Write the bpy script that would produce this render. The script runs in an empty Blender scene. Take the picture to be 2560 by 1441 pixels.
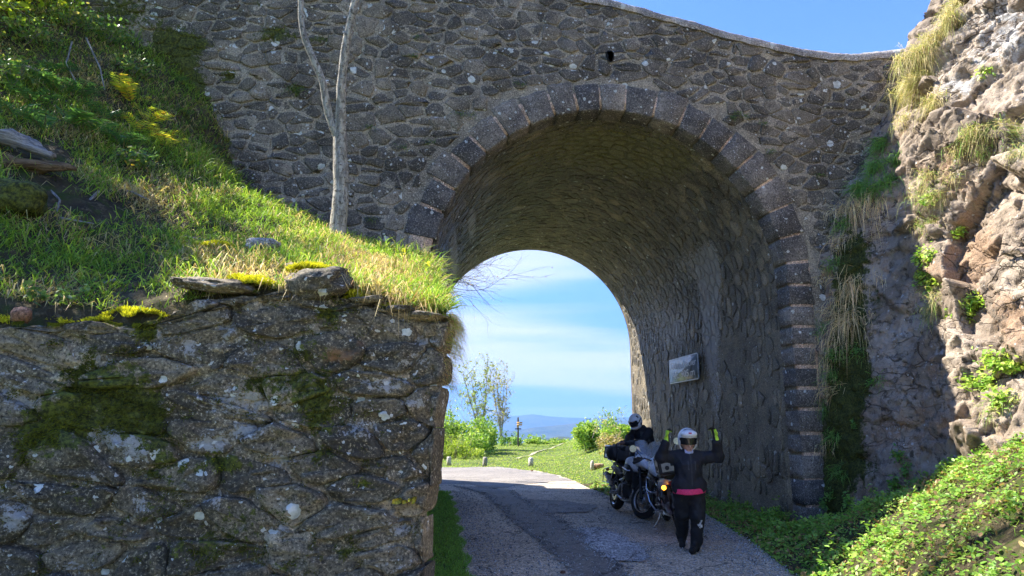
import bpy, math, random
import numpy as np
from mathutils import Vector, Matrix
from mathutils.bvhtree import BVHTree

# ---------------------------------------------------------------- camera, sky, sun, exposure
scene = bpy.context.scene
C = scene.collection
CAM_Z, FPX, PITCH = 1.65, 1740.0, math.atan(344.5 / 1740.0)
cam_d = bpy.data.cameras.new('camera')
cam_d.sensor_width = 36.0
cam_d.lens = 36.0 * FPX / 2560.0
cam_d.clip_start, cam_d.clip_end = 0.05, 60000.0
cam = bpy.data.objects.new('camera', cam_d)
cam.location = (0, 0, CAM_Z)
cam.rotation_euler = (math.pi / 2 + PITCH, 0, 0)
C.objects.link(cam)
scene.camera = cam

SUN_TO = Vector((-0.78, 0.275, 1.0)).normalized()
sun_el = math.asin(SUN_TO.z)
sun_az = math.atan2(SUN_TO.x, SUN_TO.y)
sun_d = bpy.data.lights.new('sun', 'SUN')
sun_d.energy, sun_d.angle, sun_d.color = 4.1, math.radians(0.53), (1.0, 0.94, 0.84)
sun = bpy.data.objects.new('sun', sun_d)
sun.rotation_euler = (-SUN_TO).to_track_quat('-Z', 'Y').to_euler()
sun.location = SUN_TO * 60
C.objects.link(sun)

world = bpy.data.worlds.new('World')
scene.world = world
world.use_nodes = True
wt = world.node_tree
wt.nodes.clear()
def wn(t, **kw):
    n = wt.nodes.new(t)
    for k, v in kw.items(): setattr(n, k, v)
    return n
w_out = wn('ShaderNodeOutputWorld'); w_bg = wn('ShaderNodeBackground')
w_sky = wn('ShaderNodeTexSky', sky_type='NISHITA', sun_disc=False, sun_elevation=sun_el, sun_rotation=sun_az)
w_sky.altitude, w_sky.air_density, w_sky.dust_density, w_sky.ozone_density = 3000, 1.0, 0.1, 1.6
w_tc = wn('ShaderNodeTexCoord'); w_sep = wn('ShaderNodeSeparateXYZ')
w_div = wn('ShaderNodeVectorMath', operation='DIVIDE'); w_add = wn('ShaderNodeMath', operation='ADD'); w_add.inputs[1].default_value = 0.12
w_map = wn('ShaderNodeMapping'); w_map.inputs['Rotation'].default_value = (0, 0, math.radians(-18)); w_map.inputs['Scale'].default_value = (0.26, 0.80, 0.0)
w_map.inputs['Location'].default_value = (9.9, -3.9, 0)
w_noise = wn('ShaderNodeTexNoise'); w_noise.inputs['Scale'].default_value = 1.0; w_noise.inputs['Detail'].default_value = 7; w_noise.inputs['Roughness'].default_value = 0.46; w_noise.inputs['Distortion'].default_value = 0.35
w_ramp = wn('ShaderNodeMapRange', interpolation_type='SMOOTHSTEP'); w_ramp.inputs['From Min'].default_value = 0.42; w_ramp.inputs['From Max'].default_value = 0.60
w_mulc = wn('ShaderNodeMath', operation='MULTIPLY'); w_mulc.inputs[1].default_value = 0.85
w_fade = wn('ShaderNodeMapRange', interpolation_type='SMOOTHSTEP'); w_fade.inputs['From Min'].default_value = 0.50; w_fade.inputs['From Max'].default_value = 0.24
w_mul2 = wn('ShaderNodeMath', operation='MULTIPLY')
w_mix = wn('ShaderNodeMix', data_type='RGBA'); w_mix.inputs['B'].default_value = (1.95, 2.0, 2.05, 1)
L = wt.links.new
L(w_tc.outputs['Generated'], w_sep.inputs[0]); L(w_sep.outputs['Z'], w_add.inputs[0])
L(w_tc.outputs['Generated'], w_div.inputs[0]); L(w_add.outputs[0], w_div.inputs[1])
L(w_div.outputs[0], w_map.inputs['Vector']); L(w_map.outputs[0], w_noise.inputs['Vector'])
L(w_noise.outputs['Fac'], w_ramp.inputs['Value']); L(w_ramp.outputs[0], w_mulc.inputs[0])
L(w_sep.outputs['Z'], w_fade.inputs['Value']); L(w_mulc.outputs[0], w_mul2.inputs[0]); L(w_fade.outputs[0], w_mul2.inputs[1])
w_tint = wn('ShaderNodeMix', data_type='RGBA', blend_type='MULTIPLY'); w_tint.inputs['Factor'].default_value = 1.0; w_tint.inputs['B'].default_value = (.43, .575, .86, 1)
w_low = wn('ShaderNodeMapRange', interpolation_type='SMOOTHSTEP'); w_low.inputs['From Min'].default_value = -.05; w_low.inputs['From Max'].default_value = .42; w_low.inputs['To Min'].default_value = .28; w_low.inputs['To Max'].default_value = 1.0; L(w_sep.outputs['Z'], w_low.inputs['Value'])
w_dim = wn('ShaderNodeVectorMath', operation='SCALE'); L(w_sky.outputs[0], w_dim.inputs[0]); L(w_low.outputs[0], w_dim.inputs['Scale']); L(w_dim.outputs[0], w_tint.inputs['A']); L(w_mul2.outputs[0], w_mix.inputs['Factor']); L(w_tint.outputs['Result'], w_mix.inputs['A'])
L(w_mix.outputs['Result'], w_bg.inputs['Color']); w_bg.inputs['Strength'].default_value = 0.15
L(w_bg.outputs[0], w_out.inputs['Surface'])
vs = scene.view_settings
vs.view_transform, vs.look, vs.exposure, vs.gamma = 'Standard', 'None', 1.95, 1.0
vs.use_curve_mapping = False
scene.cycles.max_bounces = 6
scene.cycles.diffuse_bounces = 4
scene.cycles.glossy_bounces = 3
scene.cycles.transmission_bounces = 4
scene.cycles.transparent_max_bounces = 8
scene.cycles.volume_bounces = 0
scene.cycles.use_denoising = True
scene.cycles.use_adaptive_sampling = True
scene.cycles.adaptive_threshold = 0.025

# ---------------------------------------------------------------- helpers
rng = np.random.default_rng(7)
random.seed(7)
cp, sp = math.cos(PITCH), math.sin(PITCH)
def ray(u, v):
    """direction (not normalised) of the sight line through a place in the photo; y grows with distance"""
    a = (u - 1280.0) / FPX; b = (720.5 - v) / FPX
    return np.array([a, cp - b * sp, sp + b * cp])
def at_y(u, v, y):
    d = ray(u, v); return np.array([0, 0, CAM_Z]) + d * (y / d[1])
def at_z(u, v, z=0.0):
    d = ray(u, v); return np.array([0, 0, CAM_Z]) + d * ((z - CAM_Z) / d[2])

GT = np.array([[1,1,0],[-1,1,0],[1,-1,0],[-1,-1,0],[1,0,1],[-1,0,1],[1,0,-1],[-1,0,-1],[0,1,1],[0,-1,1],[0,1,-1],[0,-1,-1],[1,1,0],[-1,1,0],[0,-1,1],[0,-1,-1]], float)
def hsh(i, j, k, s):
    h = (i.astype(np.int64) * 374761393 + j.astype(np.int64) * 668265263 + k.astype(np.int64) * 2147483647 + s * 1274126177) & 0xffffffff
    h = ((h ^ (h >> 13)) * 1274126177) & 0xffffffff
    return h ^ (h >> 16)
def perlin(p, s=0):
    p = np.asarray(p, float); i = np.floor(p).astype(np.int64); f = p - i
    u = f * f * f * (f * (f * 6 - 15) + 10); out = np.zeros(len(p))
    for dx in (0, 1):
        for dy in (0, 1):
            for dz in (0, 1):
                g = GT[hsh(i[:, 0] + dx, i[:, 1] + dy, i[:, 2] + dz, s) & 15]
                dot = (g * (f - np.array([dx, dy, dz]))).sum(1)
                w = (u[:, 0] if dx else 1 - u[:, 0]) * (u[:, 1] if dy else 1 - u[:, 1]) * (u[:, 2] if dz else 1 - u[:, 2])
                out += w * dot
    return out
def fbm(p, octv=4, s=0, gain=0.5):
    p = np.asarray(p, float); a = 1.0; o = np.zeros(len(p))
    for k in range(octv):
        o += a * perlin(p, s + 17 * k); p = p * 2.03; a *= gain
    return o
def rnd01(i, j, k, s): return (hsh(i, j, k, s) & 0xffff) / 65535.0
def facets(p, s=0, tilt=0.5):
    """broken rock: every cell is a tilted plane; returns (offset, distance to the next cell)"""
    p = np.asarray(p, float); i0 = np.floor(p).astype(np.int64); n = len(p)
    d1 = np.full(n, 9.0); d2 = np.full(n, 9.0); off = np.zeros(n)
    for dx in (-1, 0, 1):
        for dy in (-1, 0, 1):
            for dz in (-1, 0, 1):
                a, b, c = i0[:, 0] + dx, i0[:, 1] + dy, i0[:, 2] + dz
                q = np.stack([a + rnd01(a, b, c, s), b + rnd01(a, b, c, s + 1), c + rnd01(a, b, c, s + 2)], 1)
                r = p - q; d = np.abs(r).sum(1) * 0.6 + np.sqrt((r * r).sum(1)) * 0.4
                t = np.stack([rnd01(a, b, c, s + 3), rnd01(a, b, c, s + 4), rnd01(a, b, c, s + 5)], 1) - 0.5
                val = (rnd01(a, b, c, s + 6) - 0.5) + (t * r).sum(1) * 2 * tilt
                near = d < d1
                d2 = np.where(near, d1, np.minimum(d2, d)); off = np.where(near, val, off); d1 = np.where(near, d, d1)
    return off, d2 - d1
def tps(P, val, reg=0.002):
    P = np.asarray(P, float); n = len(P)
    def K(r2): return 0.5 * r2 * np.log(r2 + 1e-9)
    r2 = ((P[:, None] - P[None]) ** 2).sum(2)
    A = np.zeros((n + 3, n + 3)); A[:n, :n] = K(r2) + reg * np.eye(n); A[:n, n] = 1; A[:n, n + 1:] = P
    A[n, :n] = 1; A[n + 1:, :n] = P.T
    w = np.linalg.solve(A, np.concatenate([val, np.zeros(3)]))
    def f(Q):
        Q = np.asarray(Q, float); r = ((Q[:, None] - P[None]) ** 2).sum(2)
        return K(r) @ w[:n] + w[n] + Q @ w[n + 1:]
    return f
def sstep(a, b, x): t = np.clip((x - a) / (b - a), 0, 1); return t * t * (3 - 2 * t)

def npmesh(name, V, F, cols=None, smooth=False):
    me = bpy.data.meshes.new(name); V = np.asarray(V, np.float32)
    me.vertices.add(len(V)); me.vertices.foreach_set('co', V.ravel())
    if isinstance(F, np.ndarray): tot = np.full(len(F), F.shape[1]); flat = F.ravel()
    else: tot = np.array([len(f) for f in F]); flat = np.fromiter((i for f in F for i in f), int)
    me.loops.add(len(flat)); me.loops.foreach_set('vertex_index', flat.astype(np.int32))
    me.polygons.add(len(tot)); me.polygons.foreach_set('loop_start', np.concatenate([[0], np.cumsum(tot)[:-1]]).astype(np.int32))
    if smooth: me.polygons.foreach_set('use_smooth', np.ones(len(tot), bool))
    me.update(calc_edges=True)
    for an, arr in (cols or {}).items():
        arr = np.asarray(arr, np.float32)
        if arr.shape[1] == 3: arr = np.concatenate([arr, np.ones((len(arr), 1), np.float32)], 1)
        me.color_attributes.new(an, 'FLOAT_COLOR', 'POINT').data.foreach_set('color', arr.ravel())
    return me
def obj(name, me, mat=None, parent=None):
    o = bpy.data.objects.new(name, me); C.objects.link(o)
    if mat is not None:
        if len(me.materials): me.materials[0] = mat
        else: me.materials.append(mat)
    if parent is not None: o.parent = parent
    return o
def add(name, V, F, mat, parent=None, cols=None, smooth=False): return obj(name, npmesh(name, V, F, cols, smooth), mat, parent)
def tag(o, label=None, cat=None, group=None, kind=None):
    if label: o['label'] = label
    if cat: o['category'] = cat
    if group: o['group'] = group
    if kind: o['kind'] = kind
    return o
def empty(name, loc=(0, 0, 0), rz=0.0):
    o = bpy.data.objects.new(name, None); o.location = loc; o.rotation_euler = (0, 0, rz); o.empty_display_size = 0.2
    C.objects.link(o); return o
class MB:
    """collects shapes into one mesh"""
    def __init__(s): s.V = []; s.F = []; s.n = 0; s.C = []
    def add(s, V, F, M=None, col=None):
        V = np.asarray(V, float)
        if M is not None:
            M = np.array(M); V = V @ M[:3, :3].T + M[:3, 3]
        s.V.append(V); s.F += [tuple(int(i) + s.n for i in f) for f in F]; s.n += len(V)
        if col is not None: s.C.append(np.tile(np.asarray(col, float), (len(V), 1)))
        return s
    def build(s, name, mat, parent=None, smooth=True, auto=True):
        cols = {'Col': np.concatenate(s.C)} if s.C else None
        o = add(name, np.concatenate(s.V), s.F, mat, parent, cols, smooth)
        if smooth and auto:
            me = o.data
            try: me.set_sharp_from_angle(angle=math.radians(38))
            except Exception: pass
        return o
    def box(s, c, sz, R=None, bev=0.0, M=None):
        x, y, z = np.asarray(sz, float) / 2; b = min(bev, x * .9, y * .9, z * .9)
        if b <= 0:
            V = np.array([[i, j, k] for k in (-z, z) for i, j in ((-x, -y), (x, -y), (x, y), (-x, y))])
            F = [(3, 2, 1, 0), (4, 5, 6, 7), (0, 1, 5, 4), (1, 2, 6, 5), (2, 3, 7, 6), (3, 0, 4, 7)]
        else:
            V = []; 
            for zz, ins in ((-z, b), (-z + b, 0), (z - b, 0), (z, b)):
                xx, yy = x - ins, y - ins; k = b * 0.7 if ins == 0 else b * .45
                V += [(-xx + k, -yy, zz), (xx - k, -yy, zz), (xx, -yy + k, zz), (xx, yy - k, zz), (xx - k, yy, zz), (-xx + k, yy, zz), (-xx, yy - k, zz), (-xx, -yy + k, zz)]
            V = np.array(V); F = [tuple(range(7, -1, -1)), tuple(range(24, 32))]
            for r in range(3):
                for i in range(8): F.append((r * 8 + i, r * 8 + (i + 1) % 8, r * 8 + 8 + (i + 1) % 8, r * 8 + 8 + i))
        if R is not None: V = V @ np.array(R).T
        return s.add(V + np.asarray(c, float), F, M)
    def tube(s, P, r, seg=8, cap=True, M=None, col=None, closed=False):
        P = np.asarray(P, float); n = len(P); r = np.full(n, r, float) if np.isscalar(r) else np.asarray(r, float)
        V = []; prev = None
        for i in range(n):
            t = P[(i + 1) % n] - P[i - 1] if closed else P[min(i + 1, n - 1)] - P[max(i - 1, 0)]
            t = t / (np.linalg.norm(t) + 1e-12)
            if prev is None:
                a = np.array([0, 0, 1.0]) if abs(t[2]) < 0.9 else np.array([1.0, 0, 0]); e = np.cross(t, a)
            else: e = prev - t * (prev @ t)
            e = e / (np.linalg.norm(e) + 1e-12); prev = e; f = np.cross(t, e)
            for k in range(seg):
                an = 2 * math.pi * k / seg; V.append(P[i] + r[i] * (math.cos(an) * e + math.sin(an) * f))
        F = []
        for i in range(n if closed else n - 1):
            j = (i + 1) % n
            for k in range(seg): F.append((i * seg + k, i * seg + (k + 1) % seg, j * seg + (k + 1) % seg, j * seg + k))
        if cap and not closed: F += [tuple(range(seg - 1, -1, -1)), tuple(range((n - 1) * seg, n * seg))]
        return s.add(V, F, M, col)
    def lathe(s, prof, axis_o, axis_d, seg=20, closed=False, M=None):
        d = np.asarray(axis_d, float); d /= np.linalg.norm(d); a = np.array([0, 0, 1.0]) if abs(d[2]) < .9 else np.array([1.0, 0, 0])
        e = np.cross(d, a); e /= np.linalg.norm(e); f = np.cross(d, e); V = []; n = len(prof)
        for k in range(seg):
            an = 2 * math.pi * k / seg
            for r, h in prof: V.append(np.asarray(axis_o) + d * h + r * (math.cos(an) * e + math.sin(an) * f))
        F = []
        for k in range(seg):
            q = (k + 1) % seg
            for i in range(n if closed else n - 1): F.append((k * n + i, k * n + (i + 1) % n, q * n + (i + 1) % n, q * n + i))
        return s.add(V, F, M)
    def loft(s, secs, seg=16, M=None):
        """secs: (x, y, z, half width across y, half height, power) along x"""
        V = []
        for (x, y, z, a, b, pw) in secs:
            for k in range(seg):
                t = 2 * math.pi * k / seg; c_, s_ = math.cos(t), math.sin(t)
                V.append((x, y + a * math.copysign(abs(c_) ** (2 / pw), c_), z + b * math.copysign(abs(s_) ** (2 / pw), s_)))
        F = []; n = len(secs)
        for i in range(n - 1):
            for k in range(seg): F.append((i * seg + k, i * seg + (k + 1) % seg, (i + 1) * seg + (k + 1) % seg, (i + 1) * seg + k))
        F += [tuple(range(seg - 1, -1, -1)), tuple(range((n - 1) * seg, n * seg))]
        return s.add(V, F, M)
def grid_faces(nu, nv):
    i = np.arange(nu - 1)[:, None] * nv + np.arange(nv - 1)[None]; i = i.ravel()
    return np.stack([i, i + nv, i + nv + 1, i + 1], 1)
def copy_tree(o, parent=None):
    c = o.copy(); C.objects.link(c); c.parent = parent
    for ch in list(o.children): copy_tree(ch, c)
    return c

# ---------------------------------------------------------------- materials
class NT:
    def __init__(s, name):
        s.m = bpy.data.materials.new(name); s.m.use_nodes = True; s.t = s.m.node_tree; s.t.nodes.clear()
        s.out = s.t.nodes.new('ShaderNodeOutputMaterial'); s.b = s.t.nodes.new('ShaderNodeBsdfPrincipled')
        s.t.links.new(s.b.outputs[0], s.out.inputs['Surface'])
    def put(s, sock, v):
        if isinstance(v, bpy.types.NodeSocket): s.t.links.new(v, sock)
        elif v is not None:
            if isinstance(v, (tuple, list)) and sock.type == 'RGBA' and len(v) == 3: v = (*v, 1)
            sock.default_value = v
    def node(s, t, ins=None, **kw):
        n = s.t.nodes.new(t)
        for k, v in kw.items(): setattr(n, k, v)
        for k, v in (ins or {}).items(): s.put(n.inputs[k], v)
        return n
    def pos(s): return s.node('ShaderNodeNewGeometry').outputs['Position']
    def local(s): return s.node('ShaderNodeTexCoord').outputs['Object']
    def noise(s, vec, sc, det=4, rough=.55, dist=0.0):
        return s.node('ShaderNodeTexNoise', {'Vector': vec, 'Scale': sc, 'Detail': min(det, 4), 'Roughness': rough, 'Distortion': dist}).outputs['Fac']
    def voro(s, vec, sc, feat='F1', out='Distance', rand=1.0):
        return s.node('ShaderNodeTexVoronoi', {'Vector': vec, 'Scale': sc, 'Randomness': rand}, feature=feat).outputs[out]
    def mr(s, v, a, b, c=0.0, d=1.0, smooth=True):
        return s.node('ShaderNodeMapRange', {'Value': v, 'From Min': a, 'From Max': b, 'To Min': c, 'To Max': d}, interpolation_type='SMOOTHSTEP' if smooth else 'LINEAR').outputs[0]
    def mix(s, f, a, b, mode='MIX'):
        n = s.node('ShaderNodeMix', None, data_type='RGBA', blend_type=mode); s.put(n.inputs['Factor'], f); s.put(n.inputs['A'], a); s.put(n.inputs['B'], b); return n.outputs['Result']
    def math(s, op, a, b=0.0): return s.node('ShaderNodeMath', {0: a, 1: b}, operation=op).outputs[0]
    def attr(s, nm, out='Color'): return s.node('ShaderNodeAttribute', None, attribute_name=nm).outputs[out]
    def sep(s, c): n = s.node('ShaderNodeSeparateColor', {0: c}); return n.outputs
    def bump(s, h, st=.5, dist=.02, nrm=None): return s.node('ShaderNodeBump', {'Height': h, 'Strength': st, 'Distance': dist, 'Normal': nrm} if nrm is not None else {'Height': h, 'Strength': st, 'Distance': dist}).outputs[0]
    def scalevec(s, v, k): return s.node('ShaderNodeVectorMath', {0: v, 1: k}, operation='MULTIPLY').outputs[0]
    def done(s, col=None, rough=None, nrm=None, **kw):
        if col is not None: s.put(s.b.inputs['Base Color'], col)
        if rough is not None: s.put(s.b.inputs['Roughness'], rough)
        if nrm is not None: s.put(s.b.inputs['Normal'], nrm)
        for k, v in kw.items(): s.put(s.b.inputs[k.replace('_', ' ')], v)
        return s.m
def mat_plain(name, col, rough=.5, metal=0.0, spec=None, coat=0.0, grain=0.0, gs=60):
    n = NT(name); kw = {'Metallic': metal, 'Coat Weight': coat}
    if spec is not None: kw['Specular IOR Level'] = spec
    p = n.local(); k = n.noise(p, gs, 3)
    c = n.mix(n.mr(k, .3, .7), tuple(x * (1 - .18 - grain) for x in col), tuple(min(1, x * (1 + .12 + grain)) for x in col))
    r = n.mr(n.noise(p, 9, 4), .3, .7, max(.02, rough - .1), min(1, rough + .12))
    n.done(c, r)
    for a, b in kw.items(): n.b.inputs[a].default_value = b
    return n.m
def mat_masonry(name, dark, light, spots=1.0, spot_scale=5.5, bump=.55, rough=.92, vary=.5, moss=((.02, .025, .005), (.13, .14, .018))):
    """stone or mortar; vertex attribute Mask: R moss, G pale crust, B ochre"""
    n = NT(name); p = n.pos(); big = n.noise(p, 2.2, 5, .6); mid = n.noise(p, 13, 5, .65); fine = n.noise(p, 46, 3, .75)
    c = n.mix(n.mr(n.math('ADD', n.math('MULTIPLY', big, .5), n.math('MULTIPLY', mid, .5)), .36, .66), dark, light)
    c = n.mix(n.mr(n.noise(p, 1.15, 4, .6, .6), .56, .40, 0, .62), c, tuple(x * .42 for x in dark))
    orr = n.node('ShaderNodeObjectInfo').outputs['Random']
    c = n.mix(1.0, c, n.node('ShaderNodeCombineColor', {0: n.mr(orr, 0, 1, 1 - vary, 1 + vary, False), 1: n.mr(orr, 0, 1, 1 - vary * .93, 1 + vary * .9, False), 2: n.mr(orr, 0, 1, 1 - vary * .8, 1 + vary * .78, False)}).outputs[0], 'MULTIPLY')
    c = n.mix(n.mr(fine, .54, .69, 0, .72), c, tuple(x * 2.05 for x in light))
    c = n.mix(n.mr(fine, .49, .36, 0, .85), c, tuple(x * .30 for x in dark))
    mk = n.sep(n.attr('Mask'))
    # pale crust: lichen on walls, efflorescence and painted sky sheen on the lining
    g = n.math('ADD', mk[1], n.math('MULTIPLY', n.math('SUBTRACT', n.noise(p, 20, 6, .76), .5), 1.9))
    c = n.mix(n.mr(g, .50, .66, 0, .9), c, n.mix(fine, (.20, .19, .18), (.50, .48, .45)))
    # round lichen spots
    wv = n.node('ShaderNodeVectorMath', {0: p, 1: n.scalevec(n.node('ShaderNodeTexNoise', {'Vector': p, 'Scale': 26.0, 'Detail': 1.0}).outputs['Color'], (.05, .05, .05))}, operation='ADD').outputs[0]
    vd = n.node('ShaderNodeTexVoronoi', {'Vector': wv, 'Scale': spot_scale}, feature='F1'); vr = n.sep(vd.outputs['Color'])
    th = n.mr(vr[0], 1 - .42 * spots, 1.0, 0.0, .34, False)
    on = n.math('LESS_THAN', vd.outputs['Distance'], th)
    c = n.mix(n.math('MULTIPLY', on, .85), c, n.mix(n.mr(mid, .35, .65), (.46, .48, .43), (.76, .77, .71)))
    v2 = n.node('ShaderNodeTexVoronoi', {'Vector': wv, 'Scale': spot_scale * 3.1}, feature='F1'); r2 = n.sep(v2.outputs['Color'])
    on2 = n.math('LESS_THAN', v2.outputs['Distance'], n.mr(r2[1], 1 - .3 * spots, 1.0, 0.0, .33, False))
    c = n.mix(n.math('MULTIPLY', on2, .8), c, (.60, .60, .56))
    # ochre
    c = n.mix(n.mr(n.math('ADD', mk[2], n.math('MULTIPLY', n.math('SUBTRACT', mid, .5), .9)), .35, .75), c, n.mix(fine, (.16, .075, .03), (.30, .17, .08)))
    # moss
    ms = n.math('ADD', mk[0], n.math('MULTIPLY', n.math('SUBTRACT', n.noise(p, 14, 6, .75), .5), 1.9))
    mf = n.mr(ms, .42, .58)
    c = n.mix(mf, c, n.mix(n.mr(n.noise(p, 34, 4, .7), .35, .68), moss[0], moss[1]))
    h = n.math('ADD', n.math('MULTIPLY', mid, .7), n.math('MULTIPLY', fine, .4))
    return n.done(c, n.mr(mid, .3, .7, rough - .2, min(1, rough + .06)), n.bump(h, bump, .03), Specular_IOR_Level=.35)
def mat_leaf(name, a='Col', trans=.45, rough=.5, spec=.3):
    """leaf or blade: colour from the vertices, light shines through"""
    n = NT(name); c = n.attr(a); fine = n.noise(n.pos(), 30, 2)
    c = n.mix(1.0, c, n.mix(fine, (1.15, 1.12, 1.05), (1.75, 1.7, 1.6)), 'MULTIPLY')
    n.done(c, rough, Specular_IOR_Level=spec)
    tr = n.node('ShaderNodeBsdfTranslucent', {'Color': n.mix(1.0, c, (1.25, 1.35, .75), 'MULTIPLY')})
    mx = n.node('ShaderNodeMixShader', {0: trans, 1: n.b.outputs[0], 2: tr.outputs[0]})
    n.t.links.new(mx.outputs[0], n.out.inputs['Surface']); return n.m
# ---------------------------------------------------------------- shared tools for masonry
def proj(P):
    P = np.asarray(P, float); q = P - np.array([0, 0, CAM_Z])
    dep = q[:, 1] * cp + q[:, 2] * sp; up = -q[:, 1] * sp + q[:, 2] * cp
    dep = np.where(np.abs(dep) < 1e-6, 1e-6, dep)
    return np.stack([1280 + FPX * q[:, 0] / dep, 720.5 - FPX * up / dep], 1)
def blobs(uv, lst):
    o = np.zeros(len(uv))
    for (u, v, ru, rv, w) in lst: o += w * np.exp(-((uv[:, 0] - u) / ru) ** 2 - ((uv[:, 1] - v) / rv) ** 2)
    return o
def clip_poly(poly, m, nrm):
    out = []; k = len(poly)
    for i in range(k):
        a, b = poly[i], poly[(i + 1) % k]; da = (a[0] - m[0]) * nrm[0] + (a[1] - m[1]) * nrm[1]; db = (b[0] - m[0]) * nrm[0] + (b[1] - m[1]) * nrm[1]
        if da <= 0: out.append(a)
        if da * db < 0:
            t = da / (da - db); out.append((a[0] + (b[0] - a[0]) * t, a[1] + (b[1] - a[1]) * t))
    return out
def cells(x0, x1, y0, y1, w, h, rg, jit=.42, drop=0.12):
    """irregular stones laid in rough courses: returns (seed, polygon)"""
    pts = []
    ny = int((y1 - y0) / h) + 1
    for j in range(ny):
        x = x0 + rg.random() * w
        while x < x1:
            if rg.random() >= drop: pts.append((x + (rg.random() - .5) * w * jit, y0 + (j + .5) * h + (rg.random() - .5) * h * 2 * jit))
            x += w * (.62 + .8 * rg.random())
    P = np.array(pts); S = P / np.array([w, h]); out = []
    order = np.argsort(S[:, 1]); Ys = S[order, 1]
    for i, (px, py) in enumerate(pts):
        lo, hi = np.searchsorted(Ys, [S[i, 1] - 2.6, S[i, 1] + 2.6]); idx = order[lo:hi]
        d = ((S[idx] - S[i]) ** 2).sum(1); idx = idx[np.argsort(d)]; idx = idx[(idx != i)][:14]
        poly = [(S[i, 0] - 1.6, S[i, 1] - 1.6), (S[i, 0] + 1.6, S[i, 1] - 1.6), (S[i, 0] + 1.6, S[i, 1] + 1.6), (S[i, 0] - 1.6, S[i, 1] + 1.6)]
        for q in idx:
            dx, dy = S[q] - S[i]
            poly = clip_poly(poly, ((S[i, 0] + S[q, 0]) / 2, (S[i, 1] + S[q, 1]) / 2), (dx, dy))
            if len(poly) < 3: break
        if len(poly) >= 3: out.append((np.array([px, py]), np.array(poly) * np.array([w, h])))
    return out
def inset_round(poly, gap, rg, it=1, wob=.08, rnd=.15):
    c = poly.mean(0); r = poly - c; n = np.linalg.norm(r, axis=1).mean()
    k = np.clip(1 - gap / (np.abs(r).mean(0) * 1.25 + 1e-6), .25, 1)
    q = c + r * k
    for _ in range(it):
        a = q * (1 - rnd) + np.roll(q, -1, 0) * rnd; b = q * rnd + np.roll(q, -1, 0) * (1 - rnd)
        q = np.stack([a, b], 1).reshape(-1, 2)
    q = q + (rg.random(q.shape) - .5) * n * wob
    return q
def area2(p): return abs(np.sum(p[:, 0] * np.roll(p[:, 1], -1) - p[:, 1] * np.roll(p[:, 0], -1))) / 2
def thin(p, nmax):
    if len(p) <= nmax: return p
    return p[np.linspace(0, len(p), nmax, endpoint=False).astype(int)]
def stone_geo(poly, mapf, proud, rg, back=.05, rough=.012):
    """a cheap masonry stone standing proud of its bed"""
    p = thin(poly, 11); n = len(p); c = p.mean(0); tilt = (rg.random(2) - .5) * proud * 2.2 / (np.abs(p - c).mean() + .02)
    V = []
    for f, d in ((1.0, -back), (1.0, proud * .35), (.84, proud)):
        q = c + (p - c) * f
        dd = d + (0 if d < 0 else 1) * ((q - c) @ tilt + (rg.random(n) - .5) * rough)
        V.append(mapf(q[:, 0], q[:, 1], dd))
    V.append(mapf(c[:1], c[1:2], np.array([proud * (.9 + .5 * rg.random())])))
    V = np.concatenate(V); F = []
    for r in range(2):
        for i in range(n): F.append((r * n + i, r * n + (i + 1) % n, (r + 1) * n + (i + 1) % n, (r + 1) * n + i))
    for i in range(n): F.append((2 * n + i, 2 * n + (i + 1) % n, 3 * n))
    return V, F
def orient(V, F, out):
    """make the faces look along the direction out"""
    f = F[-1]; a, b, c = V[f[0]], V[f[1]], V[f[2]]
    if np.dot(np.cross(b - a, c - a), out) < 0: return [t[::-1] for t in F]
    return F
def ico(sub):
    import bmesh
    bm = bmesh.new(); bmesh.ops.create_icosphere(bm, subdivisions=sub, radius=1.0)
    V = np.array([v.co[:] for v in bm.verts]); F = [tuple(v.index for v in f.verts) for f in bm.faces]; bm.free(); return V, F
ICO = {k: ico(k) for k in (2, 3, 4)}
def rock_geo(center, size, seed, sub=4, fs=1.6, amp=.28, rot=None, sharp=1.0):
    V, F = ICO[sub]; V = V.copy()
    V = np.sign(V) * np.abs(V) ** .75
    o, e = facets(V * fs + seed * 3.7, seed, .9); V = V * (1 + amp * o * sharp + .09 * fbm(V * 2.5 + seed, 4, seed))[:, None]
    V = V * np.asarray(size)
    if rot is not None: V = V @ np.array(Matrix(rot) if not isinstance(rot, Matrix) else rot).T
    return V + np.asarray(center), F
def rotm(rx, ry, rz):
    from mathutils import Euler
    return np.array(Euler((rx, ry, rz)).to_matrix())

M_STONE = mat_masonry('bridge_stone', (0.1132, 0.0964, 0.0715), (0.2573, 0.2193, 0.1629), spots=1.0, spot_scale=4.6, vary=.45)
M_MORTAR = mat_masonry('bridge_mortar', (0.2357, 0.2020, 0.1488), (0.4055, 0.3473, 0.2590), spots=.35, bump=.7, vary=.0)
M_VOUS = mat_masonry('arch_stone', (0.1061, 0.0932, 0.0777), (0.2703, 0.2362, 0.1934), spots=.75, spot_scale=11, bump=.9, vary=.42)
M_TANJ = mat_masonry('arch_joint_mortar', (0.4230, 0.2883, 0.1923), (0.8076, 0.5768, 0.4038), spots=.15, vary=0)
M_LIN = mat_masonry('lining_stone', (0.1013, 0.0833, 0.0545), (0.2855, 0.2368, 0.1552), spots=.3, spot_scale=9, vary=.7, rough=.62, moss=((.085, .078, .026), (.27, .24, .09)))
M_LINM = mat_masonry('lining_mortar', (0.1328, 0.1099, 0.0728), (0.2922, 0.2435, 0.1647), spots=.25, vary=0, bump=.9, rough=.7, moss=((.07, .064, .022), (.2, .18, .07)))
M_COPE = mat_masonry('coping_cement', (.26, .24, .22), (.50, .46, .42), spots=.5, vary=.1)
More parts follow.
